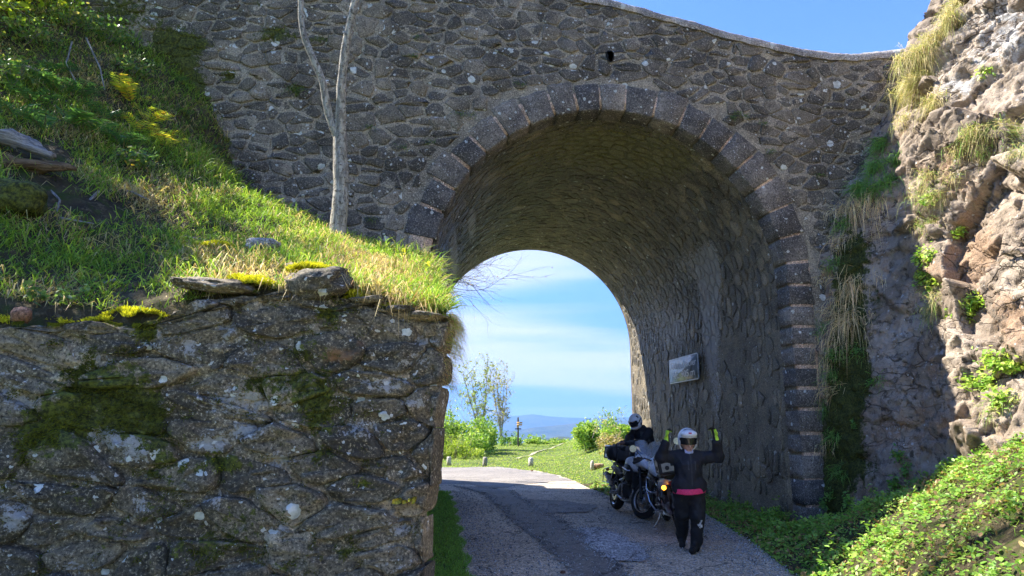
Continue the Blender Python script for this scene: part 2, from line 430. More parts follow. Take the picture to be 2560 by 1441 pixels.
M_NSTONE = mat_masonry('wall_stone', (0.0929, 0.0756, 0.0496), (0.2789, 0.2286, 0.1511), spots=1.0, spot_scale=6.5, vary=.40, bump=.8)
M_NMORTAR = mat_masonry('wall_mortar', (0.1567, 0.1273, 0.0839), (0.4387, 0.3603, 0.2407), spots=.7, spot_scale=9, vary=0, bump=1.0)

# ---------------------------------------------------------------- the bridge
BO = np.array([1.677, 11.18]); BT = np.array([.9943, .1065]); BA = np.array([-.1065, .9943])
AR, ZS, TL = 3.0, 4.0, 9.8
def noff(s): return -0.085 * np.maximum(0, np.asarray(s, float) - 3.3) ** 2
def W(s, n, z):
    s, n, z = np.broadcast_arrays(np.asarray(s, float), np.asarray(n, float), np.asarray(z, float))
    return np.stack([BO[0] + s * BT[0] + n * BA[0], BO[1] + s * BT[1] + n * BA[1], z], -1)
def on_front(u, v):
    d = ray(u, v); n = 0.0
    for _ in range(6):
        # plane at distance n behind the front
        q = np.array([-BO[0], -BO[1]]); t = (n - q @ BA) / (d[:2] @ BA)
        P = np.array([0, 0, CAM_Z]) + d * t; s = (P[:2] - BO) @ BT; n = float(noff(s))
    return s, P[2]
cont = [(1540, 2), (1620, 24), (1700, 46), (1780, 68), (1850, 86), (1930, 106), (2000, 121), (2080, 132), (2150, 134), (2210, 127), (2260, 120)]
TS = np.array([on_front(*c) for c in cont])
def ztop(s):
    s = np.asarray(s, float); z = np.interp(s, TS[:, 0], TS[:, 1]); s0 = TS[0, 0]
    return np.where(s < s0, TS[0, 1] + .17 * np.minimum(s0 - s, 1.2), z)
def arch_r(s, z): return np.where(z > ZS, np.hypot(s, z - ZS), np.abs(s))

bridge = empty('stone_arch_bridge', (*BO, 0)); BINV = Matrix.Translation((-BO[0], -BO[1], 0))
tag(bridge, 'dark rubble stone road bridge with round arch over the narrow road', 'bridge', None, 'thing')
def badd(name, V, F, mat, cols=None, smooth=False, parent=None):
    V = np.asarray(V, float) - np.array([BO[0], BO[1], 0])
    return add(name, V, F, mat, parent or bridge, cols, smooth)
WALL_MOSS = [(430, 120, 60, 60, .9), (480, 250, 45, 80, .95), (520, 330, 30, 60, .8), (420, 180, 50, 60, .8), (690, 85, 55, 28, .8), (800, 98, 34, 10, .8), (480, 110, 60, 22, .7), (575, 190, 24, 18, .9), (560, 360, 26, 28, .7),
             (2110, 700, 35, 90, .5), (740, 225, 18, 26, .7), (300, 30, 90, 60, .7), (650, 10, 30, 12, .6)]
WALL_PALE = [(600, 250, 60, 60, .25), (560, 480, 90, 90, .22), (1140, 120, 14, 26, .5), (985, 240, 12, 12, .6), (650, 230, 16, 9, .7), (765, 500, 16, 12, .6), (1530, 112, 22, 9, .7), (1330, 90, 10, 10, .4), (560, 115, 40, 30, .3)]
def wall_mask(V, extra=0):
    uv = proj(V); m = np.zeros((len(V), 3)); m[:, 0] = blobs(uv, WALL_MOSS); m[:, 1] = blobs(uv, WALL_PALE)
    return m
# mortar body of the front wall
gs = np.arange(-11.0, 6.61, .07); gz = np.linspace(0, 1, 150)
S, Zf = np.meshgrid(gs, gz, indexing='ij'); Z = Zf * (ztop(S) - .10)
V0 = W(S.ravel(), noff(S).ravel(), Z.ravel())
dn = .026 * fbm(np.stack([S.ravel() * 5, Z.ravel() * 5, 0 * S.ravel()], 1), 4, 3)
V = W(S.ravel(), noff(S).ravel() + dn + .008, Z.ravel())
F = grid_faces(len(gs), len(gz)); cc = arch_r(S.ravel(), Z.ravel())[F].mean(1); F = F[cc > AR + .2]
badd('mortar_face', V, F[:, ::-1] if False else F, M_MORTAR, {'Mask': wall_mask(V)}, True)
# back wall, road deck, far parapet (closed so that no light leaks through)
gs2 = np.arange(-11.0, 8.01, .3); gz2 = np.linspace(0, 1, 40)
S2, Zf2 = np.meshgrid(gs2, gz2, indexing='ij'); Z2 = Zf2 * (ztop(S2) - .1); F2 = grid_faces(len(gs2), len(gz2))
keep = arch_r(S2.ravel(), Z2.ravel())[F2].min(1) > AR + .02
V2 = W(S2.ravel(), TL + 0 * S2.ravel(), Z2.ravel()); badd('back_face', V2, F2[keep], M_MORTAR)
sA = np.arange(-11, 8.1, .5); V = np.concatenate([W(sA, .45 + noff(sA), ztop(sA) - .95), W(sA, TL - .4, ztop(sA) - .95)]); k = len(sA)
badd('road_deck', V, [(i, i + 1, k + i + 1, k + i) for i in range(k - 1)], M_MORTAR)
# far ring closing the barrel against the back wall
aa = np.concatenate([np.array([[AR, 0.0]]), np.array([[AR * math.cos(t), ZS + AR * math.sin(t)] for t in np.linspace(0, math.pi, 40)]), np.array([[-AR, 0.0]])])
bb = np.concatenate([np.array([[AR + .75, 0.0]]), np.array([[(AR + .75) * math.cos(t), ZS + (AR + .75) * math.sin(t)] for t in np.linspace(0, math.pi, 40)]), np.array([[-AR - .75, 0.0]])])
k = len(aa); V = np.concatenate([W(aa[:, 0], TL + .03, aa[:, 1]), W(bb[:, 0], TL + .03, bb[:, 1])]); badd('far_arch_ring', V, [(i, i + 1, k + i + 1, k + i) for i in range(k - 1)], M_VOUS)
# coping: rounded cement cap on the near parapet
sC = np.arange(-11, 6.61, .06); prof = [(-.03, -.16), (-.05, -.10), (-.035, -.03), (.03, .015), (.12, .035), (.24, .04), (.36, .03), (.46, -.02), (.48, -.25), (.45, -.98)]
V = []
for (dn_, dz_) in prof: V.append(W(sC, noff(sC) + dn_ * 1.0, ztop(sC) + dz_))
V = np.concatenate(V); q = fbm(V * 4.0, 4, 8) * .035 + fbm(V * 17.0, 3, 5) * .016; V[:, 2] += q; V[:, 1] += q * .5
k = len(sC); F = grid_faces(len(prof), k); badd('coping', V, F[:, ::-1], M_COPE, {'Mask': np.stack([0 * q, .25 + q * 4, 0 * q], 1)}, True)
sB = np.arange(-11, 8.1, .4); V = np.concatenate([W(sB, TL - .4 + 0 * sB, ztop(sB) - .98), W(sB, TL - .4, ztop(sB)), W(sB, TL + .02, ztop(sB)), W(sB, TL + .02, ztop(sB) - .2)]); k = len(sB)
badd('far_parapet', V, grid_faces(4, k), M_COPE)

# stones of the front wall
rg = np.random.default_rng(11)
def front_map(s, z, d): return W(s, noff(s) - d, z)
cand = []
for (sd, poly) in cells(-9.4, 6.2, 1.6, 11.4, .29, .175, rg, .50, .30):
    c = poly.mean(0); r = arch_r(poly[:, 0], poly[:, 1])
    if r.min() < AR + .50: 
        if arch_r(c[0], c[1]) < AR + .57: continue
        k = np.clip((AR + .52) / np.maximum(r, .1), 1, None); poly = poly.copy(); hi = poly[:, 1] > ZS
        poly[:, 0] *= k; poly[hi, 1] = ZS + (poly[hi, 1] - ZS) * k[hi]
    poly[:, 1] = np.minimum(poly[:, 1], ztop(poly[:, 0]) - .16)
    if area2(poly) < .007: continue
    uv = proj(front_map(c[:1], c[1:2], 0.0))[0]
    if uv[0] < 200 or uv[0] > 2330 or uv[1] < -70 or uv[1] > 1250: continue
    if uv[0] < 1130 and uv[1] > 430 + (uv[0] - 560) * .42 + 110: continue
    cand.append(inset_round(poly, rg.choice([.004, .012, .022, .04]), rg, 1, .20, .14))
cand = [p for p in cand if area2(p) > .005]
cand.sort(key=lambda p: -area2(p) * (1.0 if 0 <= proj(front_map(p.mean(0)[:1], p.mean(0)[1:], 0.))[0][1] else .01))
rest = MB(); restM = []
for i, p in enumerate(cand):
    V, F = stone_geo(p, front_map, .002 + .014 * rg.random() ** 1.5, rg); F = orient(V, F, np.array([.1, -1, 0]))
    if i < 300: badd('stone', V, F, M_STONE, {'Mask': wall_mask(V)})
    else: rest.add(V, F); restM.append(wall_mask(V))
if rest.n: tag(badd('small_stones', np.concatenate(rest.V), rest.F, M_STONE, {'Mask': np.concatenate(restM)}), kind='stuff')

# arch ring: tan joint mortar, then voussoirs and jamb stones
def ring_map(q, r, d):
    """q along the arch line from the foot of the near right jamb, r away from the opening"""
    q, r, d = np.broadcast_arrays(np.asarray(q, float), np.asarray(r, float), np.asarray(d, float)); th = (q - ZS) / AR
    s = np.where(q < ZS, AR + r, np.where(th < math.pi, (AR + r) * np.cos(th), -(AR + r)))
    z = np.where(q < ZS, q, np.where(th < math.pi, ZS + (AR + r) * np.sin(th), ZS - (q - ZS - math.pi * AR)))
    return W(s, noff(s) - d, z)
QT = ZS * 2 + math.pi * AR
qq = np.linspace(0, QT, 260); V = []
for r_, d_ in ((.03, -.5), (.03, .004), (.2, .004), (.40, .0), (.45, -.06)):
    w_ = ring_map(qq, np.full(len(qq), r_) + .012 * fbm(np.stack([qq * 6, 0 * qq + r_ * 9, 0 * qq], 1), 3, 4), np.full(len(qq), d_) + .008 * fbm(np.stack([qq * 9, 0 * qq + r_ * 9, 0 * qq + 5], 1), 3, 4)); V.append(w_)
badd('joint_mortar', np.concatenate(V), grid_faces(5, len(qq))[:, ::-1], M_TANJ, None, True)
q = .02
while q < QT - .3:
    wq = rg.uniform(.33, .40) if q < ZS else rg.uniform(.40, .50)
    if q > ZS + math.pi * AR * .93: break
    ln = rg.choice([.42, .46, .50, .54]) if q > ZS else rg.choice([.36, .42, .39]); g = rg.uniform(.010, .034); nq = 4; base = []
    jit = lambda a: (rg.random() - .5) * a
    a0, a1 = q + g, q + wq - g
    o = [(a0 + (a1 - a0) * t, 0) for t in np.linspace(0, 1, nq)] + [(a1, ln * .33), (a1 + jit(.02), ln * .66)] + [(a0 + (a1 - a0) * t, ln + jit(.05)) for t in np.linspace(1, 0, nq)] + [(a0 + jit(.02), ln * .66), (a0, ln * .33)]
    o = np.array(o); c = o.mean(0); n = len(o); V = []
    pr = .014 + rg.random() * .016
    lip = np.where(o[:, 1] <= 0.001, -.022, o[:, 1])
    V.append(ring_map(o[:, 0], lip, np.full(n, -.38))); V.append(ring_map(o[:, 0], lip, np.full(n, pr * .6)))
    oi = c + (o - c) * .93; V.append(ring_map(oi[:, 0], oi[:, 1], pr + (rg.random(n) - .5) * .012)); V.append(ring_map(c[:1], c[1:], np.array([pr + .008])))
    V = np.concatenate(V); F = []
    for r_ in range(2):
        for i in range(n): F.append((r_ * n + i, r_ * n + (i + 1) % n, (r_ + 1) * n + (i + 1) % n, (r_ + 1) * n + i))
    F += [(2 * n + i, 2 * n + (i + 1) % n, 3 * n) for i in range(n)]
    badd('voussoir' if q > ZS - .2 else 'jamb_stone', V, orient(V, F, np.array([.1, -1, 0])), M_VOUS, {'Mask': np.tile([0, .12, 0], (len(V), 1))})
    q += wq
# barrel: mortar skin and rubble lining
def bar_map(q, n, d):
    q, n, d = np.broadcast_arrays(np.asarray(q, float), np.asarray(n, float), np.asarray(d, float)); th = (q - ZS) / AR; r = AR - d
    s = np.where(q < ZS, r, np.where(th < math.pi, r * np.cos(th), -r)); z = np.where(q < ZS, q, np.where(th < math.pi, ZS + r * np.sin(th), ZS - (q - ZS - math.pi * AR)))
    return W(s, n, z)
LIN_PALE = [(1775, 700, 26, 80, .7), (1780, 850, 18, 90, .7), (1770, 780, 14, 120, .5), (1735, 660, 60, 60, .36), (1640, 790, 90, 110, .34), (1790, 1000, 14, 80, .4), (1180, 560, 10, 40, .8), (1135, 640, 10, 60, .85), (1110, 680, 10, 40, .8), (1730, 1000, 12, 40, .4), (1690, 830, 30, 60, .3), (1890, 880, 60, 90, .12), (2000, 1060, 20, 60, .3)]  # efflorescence streaks; the broad blobs also paint sky sheen on wet flakes
LIN_OCH_SUN = [(1480, 400, 220, 75, .16), (1600, 420, 160, 90, .14), (1330, 420, 120, 70, .12), (1250, 470, 70, 60, .25), (1760, 480, 90, 60, .2), (1640, 930, 14, 120, .35)]  # ochre stone; the narrow upright blob paints the sunlit strip near the far end
LIN_MOSS = [(1450, 380, 200, 60, .55), (1620, 420, 150, 80, .5), (1300, 440, 90, 60, .45), (1500, 330, 220, 50, .36), (1160, 530, 22, 30, .5), (1850, 800, 100, 160, .16), (1690, 400, 140, 60, .3)]
def lin_mask(V):
    uv = proj(V); m = np.zeros((len(V), 3)); m[:, 0] = blobs(uv, LIN_MOSS) * .8; m[:, 1] = blobs(uv, LIN_PALE) * 1.25 + .13; m[:, 2] = blobs(uv, LIN_OCH_SUN); return m
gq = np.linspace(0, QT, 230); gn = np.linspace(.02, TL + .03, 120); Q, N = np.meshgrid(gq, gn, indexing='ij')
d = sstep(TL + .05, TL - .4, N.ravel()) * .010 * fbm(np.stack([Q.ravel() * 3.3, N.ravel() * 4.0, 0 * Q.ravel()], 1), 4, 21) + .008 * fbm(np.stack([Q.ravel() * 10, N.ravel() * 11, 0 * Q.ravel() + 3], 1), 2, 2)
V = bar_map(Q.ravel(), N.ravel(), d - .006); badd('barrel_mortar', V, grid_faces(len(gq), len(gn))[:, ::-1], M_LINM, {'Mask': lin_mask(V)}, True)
lin = []
for (sd, poly) in cells(.1, ZS + math.pi * AR * .99, .35, TL - .25, .27, .19, rg, .48, .2):
    c = poly.mean(0)
    if c[0] < 3.4 and rg.random() < .5: continue
    poly[:, 1] = np.clip(poly[:, 1], .34, TL - .12)
    p = inset_round(poly, rg.choice([.015, .03, .045]), rg, 1, .16)
    if area2(p) > .006: lin.append(p)
def lin_rank(p):
    c = p.mean(0); uv = proj(bar_map(p[:, 0], p[:, 1], 0 * p[:, 0])); return -area2(uv) * (1 if 0 <= uv[:, 1].mean() < 1250 and c[0] < 11.5 else .02)
lin.sort(key=lin_rank); rest = MB(); restM = []
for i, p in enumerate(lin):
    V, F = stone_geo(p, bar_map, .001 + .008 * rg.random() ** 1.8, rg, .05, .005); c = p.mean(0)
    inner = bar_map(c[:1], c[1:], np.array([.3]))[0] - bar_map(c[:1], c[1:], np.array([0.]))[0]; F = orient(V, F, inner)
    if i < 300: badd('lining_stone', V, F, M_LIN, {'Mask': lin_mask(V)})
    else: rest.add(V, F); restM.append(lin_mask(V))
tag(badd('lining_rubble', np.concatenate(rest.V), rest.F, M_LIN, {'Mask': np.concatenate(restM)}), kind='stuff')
# drain hole: a black cap colours in the shade inside it
M_DARK = mat_plain('hole_shade_black', (.006, .006, .006), .95)
s_, z_ = on_front(1524, 142); mb = MB()
o8 = np.array([(-.05, -.10), (.02, -.13), (.07, -.06), (.075, .05), (.03, .10), (-.05, .09), (-.08, 0)])
rim = front_map(s_ + o8[:, 0] * 1.25, z_ + o8[:, 1] * 1.2, np.full(7, .036)); mid_ = front_map(s_ + o8[:, 0], z_ + o8[:, 1], np.full(7, .035)); bot = front_map(s_ + o8[:, 0] * .9, z_ + o8[:, 1] * .9, np.full(7, .030))
mb.add(np.concatenate([mid_, bot]), [(i, (i + 1) % 7, 7 + (i + 1) % 7, 7 + i) for i in range(7)] + [tuple(range(13, 6, -1))])
Vd = np.concatenate(mb.V); badd('drain_hole', Vd, mb.F, M_DARK)

# ---------------------------------------------------------------- near retaining wall (left foreground)
def near_y(x): return 5.35 + (x + .6) * .141
NE_z = []; NE_x = []
for (u, v) in [(1122, 770), (1120, 800), (1116, 850), (1100, 900), (1098, 960), (1094, 1000), (1082, 1060), (1078, 1100), (1070, 1190), (1062, 1290), (1055, 1380), (1050, 1441), (1040, 1600), (1030, 1800)]:
    p = at_y(u, v, 5.35); NE_z.append(p[2]); NE_x.append(p[0])
NE_z, NE_x = np.array(NE_z[::-1]), np.array(NE_x[::-1])
def edge_x(z): return np.interp(z, NE_z, NE_x) + .012 * np.sin(np.asarray(z) * 23)
NT_ = []
for (u, v) in [(1122, 794), (1060, 785), (1000, 774), (940, 765), (880, 742), (800, 738), (720, 705), (640, 730), (560, 742), (470, 748), (430, 765), (395, 812), (300, 812), (240, 795), (150, 812), (60, 806), (0, 816), (-250, 810), (-700, 800)]:
    p = np.array([0, 0, CAM_Z]); d = ray(u, v); t = (5.35 + .6 * .141) / (d[1] - .141 * d[0]); p = p + d * t; NT_.append((p[0], p[2]))
NT_ = np.array(sorted(NT_))
def near_top(x): return np.interp(x, NT_[:, 0], NT_[:, 1])
near = empty('retaining_wall', (-.65, 5.35, 0)); tag(near, 'mossy lichen-covered rubble retaining wall filling the lower left foreground', 'wall', None, 'thing')
NOFF = np.array([-.65, 5.35, 0])
def nadd(name, V, F, mat, cols=None, smooth=False, parent=None): return add(name, np.asarray(V, float) - NOFF, F, mat, parent or near, cols, smooth)
N_MOSS = [(230, 960, 110, 90, .75), (150, 1060, 110, 70, .85), (90, 1100, 60, 40, .6), (340, 1020, 80, 80, .7), (390, 1100, 60, 70, .5), (420, 1170, 60, 40, .4), (770, 970, 110, 55, .75), (800, 1040, 55, 50, .7), (640, 960, 40, 25, .6), (560, 1160, 60, 26, 1.0), (800, 1140, 50, 35, .55), (340, 780, 60, 40, 1.1), (370, 830, 34, 30, .7),
          (820, 790, 40, 34, .8), (760, 870, 34, 40, .6), (820, 880, 40, 20, .35), (480, 1380, 80, 60, .55), (590, 1330, 60, 60, .5), (400, 1250, 60, 50, .35), (680, 1290, 50, 40, .35), (860, 1380, 60, 20, .5), (880, 1330, 40, 30, .4), (900, 1210, 40, 12, .8), (40, 1180, 60, 30, .3), (700, 1400, 90, 50, .35), (210, 1240, 70, 40, .3), (300, 1340, 60, 50, .3), (20, 790, 30, 14, 1.), (150, 800, 60, 12, 1.0)]
N_PALE = [(260, 1090, 70, 26, .55), (340, 1130, 50, 40, .5), (520, 1110, 50, 26, .6), (620, 1080, 60, 24, .5), (700, 1150, 50, 24, .5), (40, 1290, 60, 60, .5), (20, 960, 60, 60, .35), (60, 1010, 30, 20, .5), (230, 1200, 30, 20, .5), (540, 1000, 70, 30, .4), (640, 1000, 70, 40, .4), (960, 960, 80, 24, .45), (1040, 900, 50, 24, .45), (1040, 1010, 40, 20, .5), (900, 1070, 70, 30, .45), (1000, 1320, 60, 30, .45), (470, 870, 30, 70, .45), (400, 860, 40, 60, .3), (620, 880, 80, 60, .25), (250, 900, 60, 20, .35), (560, 820, 40, 40, .3), (700, 1320, 50, 30, .4), (1060, 850, 40, 16, .45), (350, 1260, 40, 40, .4), (170, 1420, 60, 30, .4), (500, 760, 50, 20, .35), (760, 710, 50, 20, .8), (1000, 1420, 60, 40, .3), (540, 1250, 60, 40, .3)]
N_OCH = [(840, 890, 60, 20, .75), (900, 860, 30, 20, .4), (980, 1050, 30, 20, .35), (1030, 880, 40, 14, .3), (1010, 1020, 20, 16, .3), (480, 800, 16, 12, .5)]
def near_mask(V):
    uv = proj(V); m = np.zeros((len(V), 3)); m[:, 0] = blobs(uv, N_MOSS) * .72 + .12; m[:, 1] = blobs(uv, N_PALE) * 1.15 + .14; m[:, 2] = blobs(uv, N_OCH) + .05; return m
def near_map(x, z, d):
    x, z, d = np.broadcast_arrays(np.asarray(x, float), np.asarray(z, float), np.asarray(d, float)); return np.stack([x - d * .14, near_y(x) - d * .99, z], -1)
gc = np.linspace(0, 1, 230) ** 1.0; gz = np.linspace(0, 1, 130); Cc, Zz = np.meshgrid(gc, gz, indexing='ij')
zt0 = near_top(-.6 - Cc * 6.2); Zw = Zz * zt0; Xw = edge_x(Zw) * (1 - Cc) + (-6.8) * Cc; Zw = Zz * near_top(Xw)
b = np.stack([Xw.ravel(), Zw.ravel(), 0 * Xw.ravel()], 1)
d = .055 * fbm(b * 3.1, 5, 31) + .034 * fbm(b * 11, 3, 32) + .020 * np.abs(fbm(b * 26, 2, 33)) + .03 * facets(b * np.array([5, 10., 1]), 8, .9)[0] - .034 - .12 * sstep(.985, 1.0, Zz.ravel()) - .07 * sstep(.012, 0, Cc.ravel())
V = near_map(Xw.ravel(), Zw.ravel(), d); nadd('mortar_core', V, grid_faces(len(gc), len(gz)), M_NMORTAR, {'Mask': near_mask(V)}, True)
# side along the road, back to the bridge
gy = np.linspace(0, 1, 60); Yy, Zz = np.meshgrid(gy, gz, indexing='ij'); zt = near_top(-.6) + (4.3 - near_top(-.6)) * Yy; Zw = Zz * zt
X_ = edge_x(np.minimum(Zw, near_top(-.6))) * (1 - Yy) + (-1.36) * Yy; V = np.stack([X_.ravel() - .05 + .03 * fbm(np.stack([Yy.ravel() * 20, Zw.ravel() * 4, 0 * Zw.ravel()], 1), 3, 5), (near_y(-.6) + .05 + (10.86 - 5.4) * Yy).ravel(), Zw.ravel()], 1)
nadd('side_face', V, grid_faces(len(gy), len(gz)), M_NMORTAR, {'Mask': np.tile([.2, .1, 0], (len(V), 1))}, True)
rg = np.random.default_rng(23)
def near_stone(poly, proud, sd, back=.10):
    p = thin(poly, 30); n = len(p); c = p.mean(0); size = np.sqrt(area2(p)); tl = (rg.random(2) - .5) * .22; V = []
    for f, dd, nz in ((1.0, -back, 0), (1.0, proud * .4, .8), (.93, proud * .9, 1), (.76, proud, 1), (.52, proud, 1), (.26, proud, 1)):
        q = c + (p - c) * f; pt = np.stack([q[:, 0], q[:, 1], 0 * q[:, 0] + sd], 1); fo = facets(pt * np.array([4.5, 9.0, 1]), 7, .9)[0] + .5 * facets(pt * np.array([11, 23., 1]), 9, .8)[0]
        V.append(near_map(q[:, 0], q[:, 1], dd + nz * (.034 * fo + .030 * fbm(pt * 12, 3, 5)) + (0 if nz == 0 else 1) * ((q - c) @ tl)))
    V.append(near_map(c[:1], c[1:], np.array([proud * 1.08]))); V = np.concatenate(V); F = []
    for r_ in range(5):
        for i in range(n): F.append((r_ * n + i, r_ * n + (i + 1) % n, (r_ + 1) * n + (i + 1) % n, (r_ + 1) * n + i))
    F += [(5 * n + i, 5 * n + (i + 1) % n, 6 * n) for i in range(n)]
    return V, orient(V, F, np.array([0, -1., 0]))
for i, (sd, poly) in enumerate(cells(-4.6, -.45, .15, 2.75, .46, .215, rg, .50, .22) + cells(-6.5, -4.75, .15, 2.75, .46, .215, np.random.default_rng(5), .50, .22)):
    c = poly.mean(0); zt = near_top(poly[:, 0]) - .01; poly = poly.copy(); poly[:, 1] = np.minimum(poly[:, 1], zt); ex = edge_x(poly[:, 1]) + .025; poly[:, 0] = np.minimum(poly[:, 0], ex)
    if area2(poly) < .02: continue
    th = rg.uniform(-.22, .12); c = poly.mean(0); q = poly - c
    p = inset_round(poly, rg.choice([.006, .014, .03]), rg, 2, .07, .17); edge = c[0] > -.95
    if not edge:
        q = p - c; p = c + q @ np.array([[math.cos(th), math.sin(th)], [-math.sin(th), math.cos(th)]])
    V, F = near_stone(p, rg.choice([.0, .01, .02, .035]), 40 + i, .3 if edge else .10)
    nadd('stone', V, F, M_NSTONE, {'Mask': near_mask(V)}, False)
# stones of the face along the road
def side_map(y_, z_, d_):
    y_, z_, d_ = np.broadcast_arrays(np.asarray(y_, float), np.asarray(z_, float), np.asarray(d_, float)); t = np.clip((y_ - near_y(-.6) - .05) / (10.86 - 5.4), 0, 1); x_ = edge_x(np.minimum(z_, near_top(-.6))) * (1 - t) - 1.36 * t; return np.stack([x_ - .055 + d_, y_, z_], -1)
for (sd, poly) in cells(5.85, 10.7, .1, 4.2, .48, .24, rg, .48, .2):
    poly = poly.copy(); poly[:, 0] = np.clip(poly[:, 0], 5.6, 10.8); c = poly.mean(0)
    if area2(poly) < .02: continue
    if c[1] > near_top(-.6) - .12 + (4.3 - near_top(-.6)) * (c[0] - 5.4) / 5.46 or c[0] > 10.7: continue
    p = inset_round(poly, rg.choice([.01, .025, .04]), rg, 1, .12, .16)
    if area2(p) < .012: continue
    V, F = stone_geo(p, side_map, .004 + .014 * rg.random(), rg, .08, .012); nadd('stone', V, orient(V, F, np.array([1., 0, 0])), M_NSTONE, {'Mask': np.tile([.25, .2, .05], (len(V), 1))})
# faded yellow trail mark
M_YEL = mat_masonry('faded_yellow_paint', (.38, .30, .02), (.62, .52, .05), spots=.0, vary=0)
for (u0, u1, v0, v1) in ((990, 1012, 1243, 1258), (1014, 1022, 1248, 1257), (1028, 1034, 1243, 1252), (1037, 1045, 1240, 1257)):
    d = ray((u0 + u1) / 2, (v0 + v1) / 2); t = (5.35 + .6 * .141) / (d[1] - .141 * d[0]); c = np.array([0, 0, CAM_Z]) + d * t; w_ = (u1 - u0) / FPX * 5.3 / 2; h_ = (v1 - v0) / FPX * 5.3 / 2
    o = np.array([(-1, -.8), (-.3, -1), (.6, -.85), (1, -.5), (.9, .6), (.4, 1), (-.5, .85), (-1, .5)]) * (1 + .25 * (rg.random((8, 2)) - .5)); x_, z_ = c[0] + o[:, 0] * w_, c[2] + o[:, 1] * h_
    Vf = near_map(x_, z_, np.full(8, .085)); Vb = near_map(x_, z_, np.full(8, -.02)); nadd('paint_mark', np.concatenate([Vf, Vb]), [tuple(range(8))] + [(i, (i + 1) % 8, 8 + (i + 1) % 8, 8 + i) for i in range(8)], M_YEL)
# ---------------------------------------------------------------- ground, road, banks, rock
def seg_d(y, tab): t = np.array(tab); return np.interp(y, t[:, 0], t[:, 1])
def road_left(y): return seg_d(y, [(-30, .6), (3, -.1), (7.6, -.5), (15.5, -1.34), (18.6, -1.75), (20, -4), (22, -30), (60, -30)])
def road_right(y): return seg_d(y, [(-30, 2.4), (4, 2.75), (7.6, 3.1), (10.2, 3.48), (14, 3.75), (17.4, 2.35), (21.3, 1.96), (24, 1.65), (27, .85), (28.3, -1.0), (28.8, -3.4), (29.2, -30)])
def ground_z(x, y):
    x, y = np.asarray(x, float), np.asarray(y, float)
    r = 1.45 * sstep(.2, 6.0, x - np.interp(y, [15, 17.4, 24, 30, 45, 60], [3.9, 2.4, 1.7, 1.4, 2.0, 3.5])) * sstep(16, 21, y)
    r += .25 * sstep(30, 52, y)
    d = np.maximum(0, y - 56); r -= np.minimum(.0045 * d * d, .27 * d) * (d > 0)
    r += 1.3 * sstep(-4, -16, x) * sstep(29, 45, y) * sstep(80, 56, y)
    r = np.maximum(r, -330)
    b = np.stack([x * .35, y * .35, 0 * x], -1).reshape(-1, 3); nz = fbm(b, 3, 91).reshape(x.shape)
    return r + nz * .09 * sstep(28.5, 32, y)
gx = np.unique(np.concatenate([np.arange(-12, 14, .35), np.sinh(np.linspace(-8, 8, 60)) * 8]))
gy = np.unique(np.concatenate([np.arange(-12, 64, .4), 64 + np.sinh(np.linspace(0, 7.5, 40)) * 22, [-60, -25]]))
X, Y = np.meshgrid(gx, gy, indexing='ij'); Zg = ground_z(X, Y) - .03
def mat_ground():
    n = NT('meadow_soil'); p = n.pos(); a = n.noise(p, .6, 5, .6); b_ = n.noise(p, 6, 5, .7); f = n.noise(p, 40, 3)
    c = n.mix(n.mr(a, .35, .65), (.075, .12, .022), (.15, .19, .045)); c = n.mix(n.mr(b_, .5, .75), c, (.22, .20, .085)); c = n.mix(n.mr(f, .35, .65, 0, .6), c, (.06, .085, .02))
    return n.done(c, .9, n.bump(n.math('ADD', b_, f), .6, .08), Specular_IOR_Level=.2)
M_GROUND = mat_ground()
tag(add('ground', np.stack([X.ravel(), Y.ravel(), Zg.ravel()], 1), grid_faces(len(gx), len(gy)), M_GROUND, None, None, True), kind='structure')

def mat_road(name, a, b, peb=1.0, dark=(.02, .02, .02)):
    n = NT(name); p = n.pos(); big = n.noise(p, .55, 5, .6, .5); mid = n.noise(p, 5, 5, .65); v = n.voro(p, 62); vc = n.sep(n.voro(p, 62, 'F1', 'Color')); f = n.noise(p, 130, 2)
    c = n.mix(n.mr(n.math('ADD', n.math('MULTIPLY', big, .6), n.math('MULTIPLY', mid, .4)), .36, .64), a, b)
    v3 = n.sep(n.voro(p, 24, 'F1', 'Color')); c = n.mix(n.mr(v3[1], .2, .95, 0, .55 * peb), c, tuple(x * .45 for x in a)); k = n.mr(vc[0], 0, 1, 1 - .55 * peb, 1 + .75 * peb, False); c = n.mix(1.0, c, n.node('ShaderNodeCombineColor', {0: k, 1: k, 2: k}).outputs[0], 'MULTIPLY')
    c = n.mix(n.mr(v, .55, .8, 0, .45 * peb), c, dark); c = n.mix(n.mr(f, .6, .8, 0, .25), c, (.3, .29, .27))
    cr = n.voro(n.node('ShaderNodeVectorMath', {0: p, 1: n.scalevec(n.node('ShaderNodeTexNoise', {'Vector': p, 'Scale': 1.7, 'Detail': 4.0}).outputs['Color'], (.9, .9, .9))}, operation='ADD').outputs[0], .8, 'DISTANCE_TO_EDGE')
    c = n.mix(n.mr(cr, .016, .004, 0, .75), c, dark)
    return n.done(c, n.mr(mid, .3, .7, .62, .9), n.bump(n.math('ADD', n.math('MULTIPLY', v, -1.0), n.math('MULTIPLY', mid, .6)), .8, .012), Specular_IOR_Level=.4)
M_ROAD = mat_road('gravelly_asphalt', (.50, .405, .295), (.70, .585, .44))
M_RDARK = mat_road('dark_asphalt', (.19, .165, .138), (.30, .265, .225), .6)
M_RPALE = mat_road('pale_chippings', (.40, .395, .39), (.62, .61, .60), 1.1)
M_RFAR = mat_road('worn_pale_asphalt', (.20, .178, .155), (.30, .27, .235), .5, (.09, .085, .08))
ys = np.concatenate([np.arange(-12, 30, .12)]); nx = 26; t = np.linspace(0, 1, nx)
